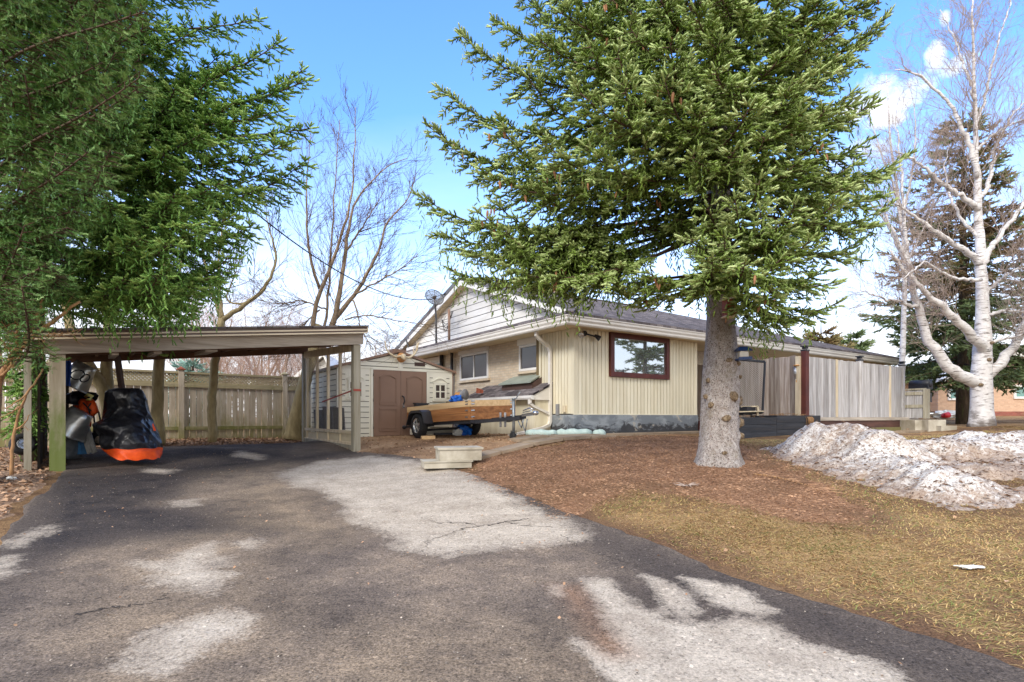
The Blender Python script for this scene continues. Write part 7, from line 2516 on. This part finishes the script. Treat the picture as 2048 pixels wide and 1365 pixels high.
# bare brush far behind the fence
far_lab = ['broad reddish bare tree far behind the fence left of the leaning tree', 'low reddish bare tree behind the lattice fence']
brush = [(395, 690, 27, 5.2), (455, 640, 30, 7.4), (500, 700, 26, 4.2), (545, 650, 31, 6.3), (590, 690, 28, 4.6), (480, 730, 24, 3.0), (560, 735, 24, 2.8), (350, 640, 32, 7.5), (700, 690, 33, 4.8), (160, 660, 30, 6.8), (240, 650, 33, 7.2), (90, 640, 28, 6.5), (640, 720, 35, 4.5), (770, 690, 38, 4.4), (1690, 690, 44, 4.8), (425, 610, 34, 8.2), (520, 610, 36, 8.0), (610, 660, 36, 6.4)]
def brush_tree(px, py, d, h, name='bare_tree'):
    c = at(px, 835, d); c[2] = -.5
    t = thing(name, 'bare reddish twigged tree among the distant brush beyond the fence and roofs', 'tree', c, 'distant bare trees beyond the fence and roofs')
    b, cr = MB(), MB()
    H_ = at(px, py, d)[2] + .9
    for q in range(random.randint(2, 4)):
        dd = nrm(vec(random.gauss(0, .25), random.gauss(0, .2), 1))
        P = [c + vec(random.gauss(0, .15), random.gauss(0, .15), -.2)]
        for i in range(9):
            dd = nrm(dd + RNG.normal(0, .1, 3) + k_ * .08); P.append(P[-1] + dd * H_ / 9)
        P = np.array(P)
        b.tube(P, np.linspace(.035 + .008 * H_, .012, 10), 6)
        dress(cr, P, int(14 + H_ * 2.6), H_ * .36, .013, 2, .1, .3, .95, (6, 5, 4))
    part('trunk', b, M['barkgrey'], t)
    part('twigs', cr, M['twigred'], t)
    return t


for (px, py, d, h) in brush:
    brush_tree(px, py, d, h)

# dead branches and a yellow sapling at the near edge
db = thing('dead_branch', 'broken brown dead branches slanting up beside the yew and the carport corner', 'branch', at(10, 760, 6.9))
b = MB(); cr = MB()
for pts, d0, d1, r in (([(-12, 800), (5, 740), (38, 702), (75, 664), (112, 640), (160, 604)], 6.9, 6.6, .045), ([(20, 720), (48, 680), (68, 650), (88, 590), (104, 560)], 6.8, 6.6, .028), ([(30, 705), (34, 660), (28, 620)], 6.8, 6.5, .018), ([(-5, 760), (20, 735), (22, 690)], 6.8, 6.7, .02), ([(60, 675), (95, 672), (125, 665)], 6.7, 6.5, .012)):
    P = pxpath(pts, d0, d1, 16, .02); b.tube(P, np.linspace(r, r * .3, 16), 7, jit=.12)
    dress(cr, P, 11, .3, .006, 1, .1, .2, 1.1, (3, 3))
part('limb', b, M['straw'], db)
part('twigs', cr, M['straw'], db)
ss = thing('sapling', 'thin yellowish crooked sapling rising from the leaf litter before the carport corner', 'sapling', hit(23, 948))
b = MB(); cr = MB()
P = pxpath([(23, 950), (24, 905), (29, 860), (42, 812), (52, 790), (72, 765), (86, 738)], 7.3, 7.4, 20, .008)
b.tube(P, np.linspace(.024, .01, 20), 7, jit=.1)
for pts in ([(42, 812), (20, 828), (-5, 838)], [(56, 786), (40, 800), (10, 818)], [(30, 860), (50, 850), (58, 830)]):
    Q = pxpath(pts, 7.35, 7.2, 10, .006); b.tube(Q, np.linspace(.013, .005, 10), 6); dress(cr, Q, 5, .2, .004, 0, .2, .1, 1.)
part('stem', b, M['straw'], ss)
part('twigs', cr, M['straw'], ss)

fb = thing('fallen_branch', 'long reddish dead spruce branch lying across the mulch below the snow bank', 'branch', hit(1575, 968))
P = np.array([hit(x, y) + k_ * .03 for x, y in ((1508, 953), (1540, 957), (1580, 966), (1615, 977), (1645, 990))])
P = polyline(P, 24)
b = MB(); cr = MB()
b.tube(P, np.linspace(.014, .004, 24), 6)
for i in range(1, 24):
    for sg in (-1, 1, -1):
        d = nrm(P[min(i + 1, 23)] - P[i - 1]); s_ = nrm(np.cross(d, k_)) * sg
        q = P[i] + RNG.normal(0, .008, 3)
        e = q + (d * .7 + s_ * random.uniform(.5, 1.)) * random.uniform(.07, .2) + k_ * random.uniform(-.015, .04)
        cr.tube([q, (q + e) / 2 + k_ * .01, e], [.005, .004, .002], 4, cap=False)
part('stem', b, M['straw'], fb)
part('sprays', cr, M['chips'], fb)
tc_ = thing('twig_clump', 'little grey tuft of twigs lying on the mulch before the spruce trunk', 'twigs', hit(1372, 978))
b = MB(); c = hit(1372, 976)
for q in range(34):
    a = random.uniform(0, 2 * pi); l_ = random.uniform(.06, .22)
    b.tube([c + k_ * .02, c + vec(cos(a), sin(a) * .7, random.uniform(.1, .4)) * l_ * .6 + k_ * .02, c + vec(cos(a), sin(a) * .7, random.uniform(.0, .3)) * l_ + k_ * .015], [.005, .004, .002], 4, cap=False)
part('twigs', b, M['twigbirch'], tc_)

# ------------------------------------------------------------------ sky, sun, camera
SUN_EL, SUN_AZ = radians(34), radians(208)       # behind the camera and a little to its left
w = bpy.data.worlds.new('World'); sc.world = w; w.use_nodes = True
nt = w.node_tree; Nn = nt.nodes
bg = Nn['Background']


class WT(NT):
    def __init__(self):
        self.t = nt; self.N = nt.nodes; self.tc = nt.nodes.new('ShaderNodeTexCoord')


t = WT()
sky = Nn.new('ShaderNodeTexSky'); sky.sky_type = 'NISHITA'; sky.sun_disc = False
sky.sun_elevation = SUN_EL; sky.sun_rotation = SUN_AZ; sky.air_density = 1.; sky.dust_density = .6; sky.ozone_density = 2.
D = t.tc.outputs['Generated']
s = t.sep(D)
el = t.math('ARCSINE', s[2]); az = t.math('ARCTAN2', s[0], s[1])
n1 = t.noise(t.mapping((1.6, 1.6, 5.), 0., D), 1., 6, .6, .3)
n2 = t.noise(D, 17., 9, .6)
hz_ = t.ramp(t.math('ADD', el, t.math('MULTIPLY', t.math('SUBTRACT', n1, .5), .22)), [(.05, 1.), (.14, .84), (.24, .50), (.34, .2), (.48, .0)])
mask = hz_
for (px, py, hx, hy, amt) in ((1800, 188, 112, 38, 1.), (1760, 168, 60, 38, 1.), (1870, 120, 30, 32, 1.), (1915, 140, 52, 24, 1.), (1700, 222, 66, 26, 1.), (1775, 240, 56, 18, .9), (1740, 205, 90, 30, 1.), (1890, 36, 13, 14, .7), (1700, 312, 110, 26, .5), (590, 426, 90, 14, .25), (575, 570, 90, 20, .2)):
    d = nrm(vec((px - CX) / F, 1, (HY - py) / F))
    ca, ce = math.atan2(d[0], d[1]), math.asin(d[2])
    k = 1 + ((px - CX) / F) ** 2
    ha, he = hx / F / k, hy / F / sqrt(k)
    q = t.math('ADD', t.math('POWER', t.math('ABSOLUTE', t.math('DIVIDE', t.math('SUBTRACT', az, ca), ha)), 2.), t.math('POWER', t.math('ABSOLUTE', t.math('DIVIDE', t.math('SUBTRACT', el, ce), he)), 2.))
    f = t.math('ADD', t.math('SUBTRACT', .9, q), t.math('MULTIPLY', t.math('SUBTRACT', n2, .5), 4.))
    m_ = t.math('MULTIPLY', t.ramp(f, [(.0, 0.), (1.1, 1.)]), amt)
    mask = t.math('MAXIMUM', mask, m_)
# broken bright cloud over the half of the sky behind the viewer and overhead
back = t.ramp(t.math('ADD', t.math('MULTIPLY', s[1], -.6), t.math('MULTIPLY', s[2], .55)), [(.36, 0.), (.6, 1.)])
brk = t.ramp(t.noise(t.mapping((2.6, 2.6, 3.6), 0., D), 1., 6, .58), [(.36, .55), (.52, 1.)])
bk = t.math('MULTIPLY', back, brk)
blue = t.mix(1., sky.outputs[0], (1.35, 1.95, 2.75), 'MULTIPLY')
CLOUD = 9.0
col = t.mix(mask, blue, (CLOUD, CLOUD, CLOUD))
col = t.mix(bk, col, (13.2, 12.8, 12.2))
nt.links.new(col, bg.inputs['Color']); bg.inputs['Strength'].default_value = .1

sl = bpy.data.lights.new('sun', 'SUN'); sl.energy = 1.55; sl.angle = radians(14); sl.color = (1., .95, .88)
so = bpy.data.objects.new('sun', sl); COL.objects.link(so)
sd_ = vec(sin(SUN_AZ) * cos(SUN_EL), cos(SUN_AZ) * cos(SUN_EL), sin(SUN_EL))
from mathutils import Vector
so.rotation_euler = Vector(sd_).to_track_quat('Z', 'Y').to_euler()
so.location = (0, -4, 12)

cam = bpy.data.cameras.new('camera'); cam.sensor_width = 36; cam.lens = F / 2048 * 36
cam.shift_y = (HY - 682.5) / 2048; cam.clip_start = .05; cam.clip_end = 2000
co = bpy.data.objects.new('camera', cam); COL.objects.link(co)
co.location = (0, 0, 0); co.rotation_euler = (radians(90), 0, 0)
sc.camera = co
sc.view_settings.view_transform = 'Standard'; sc.view_settings.look = 'None'
sc.view_settings.exposure = .86; sc.view_settings.gamma = 1
sc.cycles.max_bounces = 6; sc.cycles.diffuse_bounces = 3; sc.cycles.glossy_bounces = 3; sc.cycles.transparent_max_bounces = 12
sc.cycles.use_denoising = True
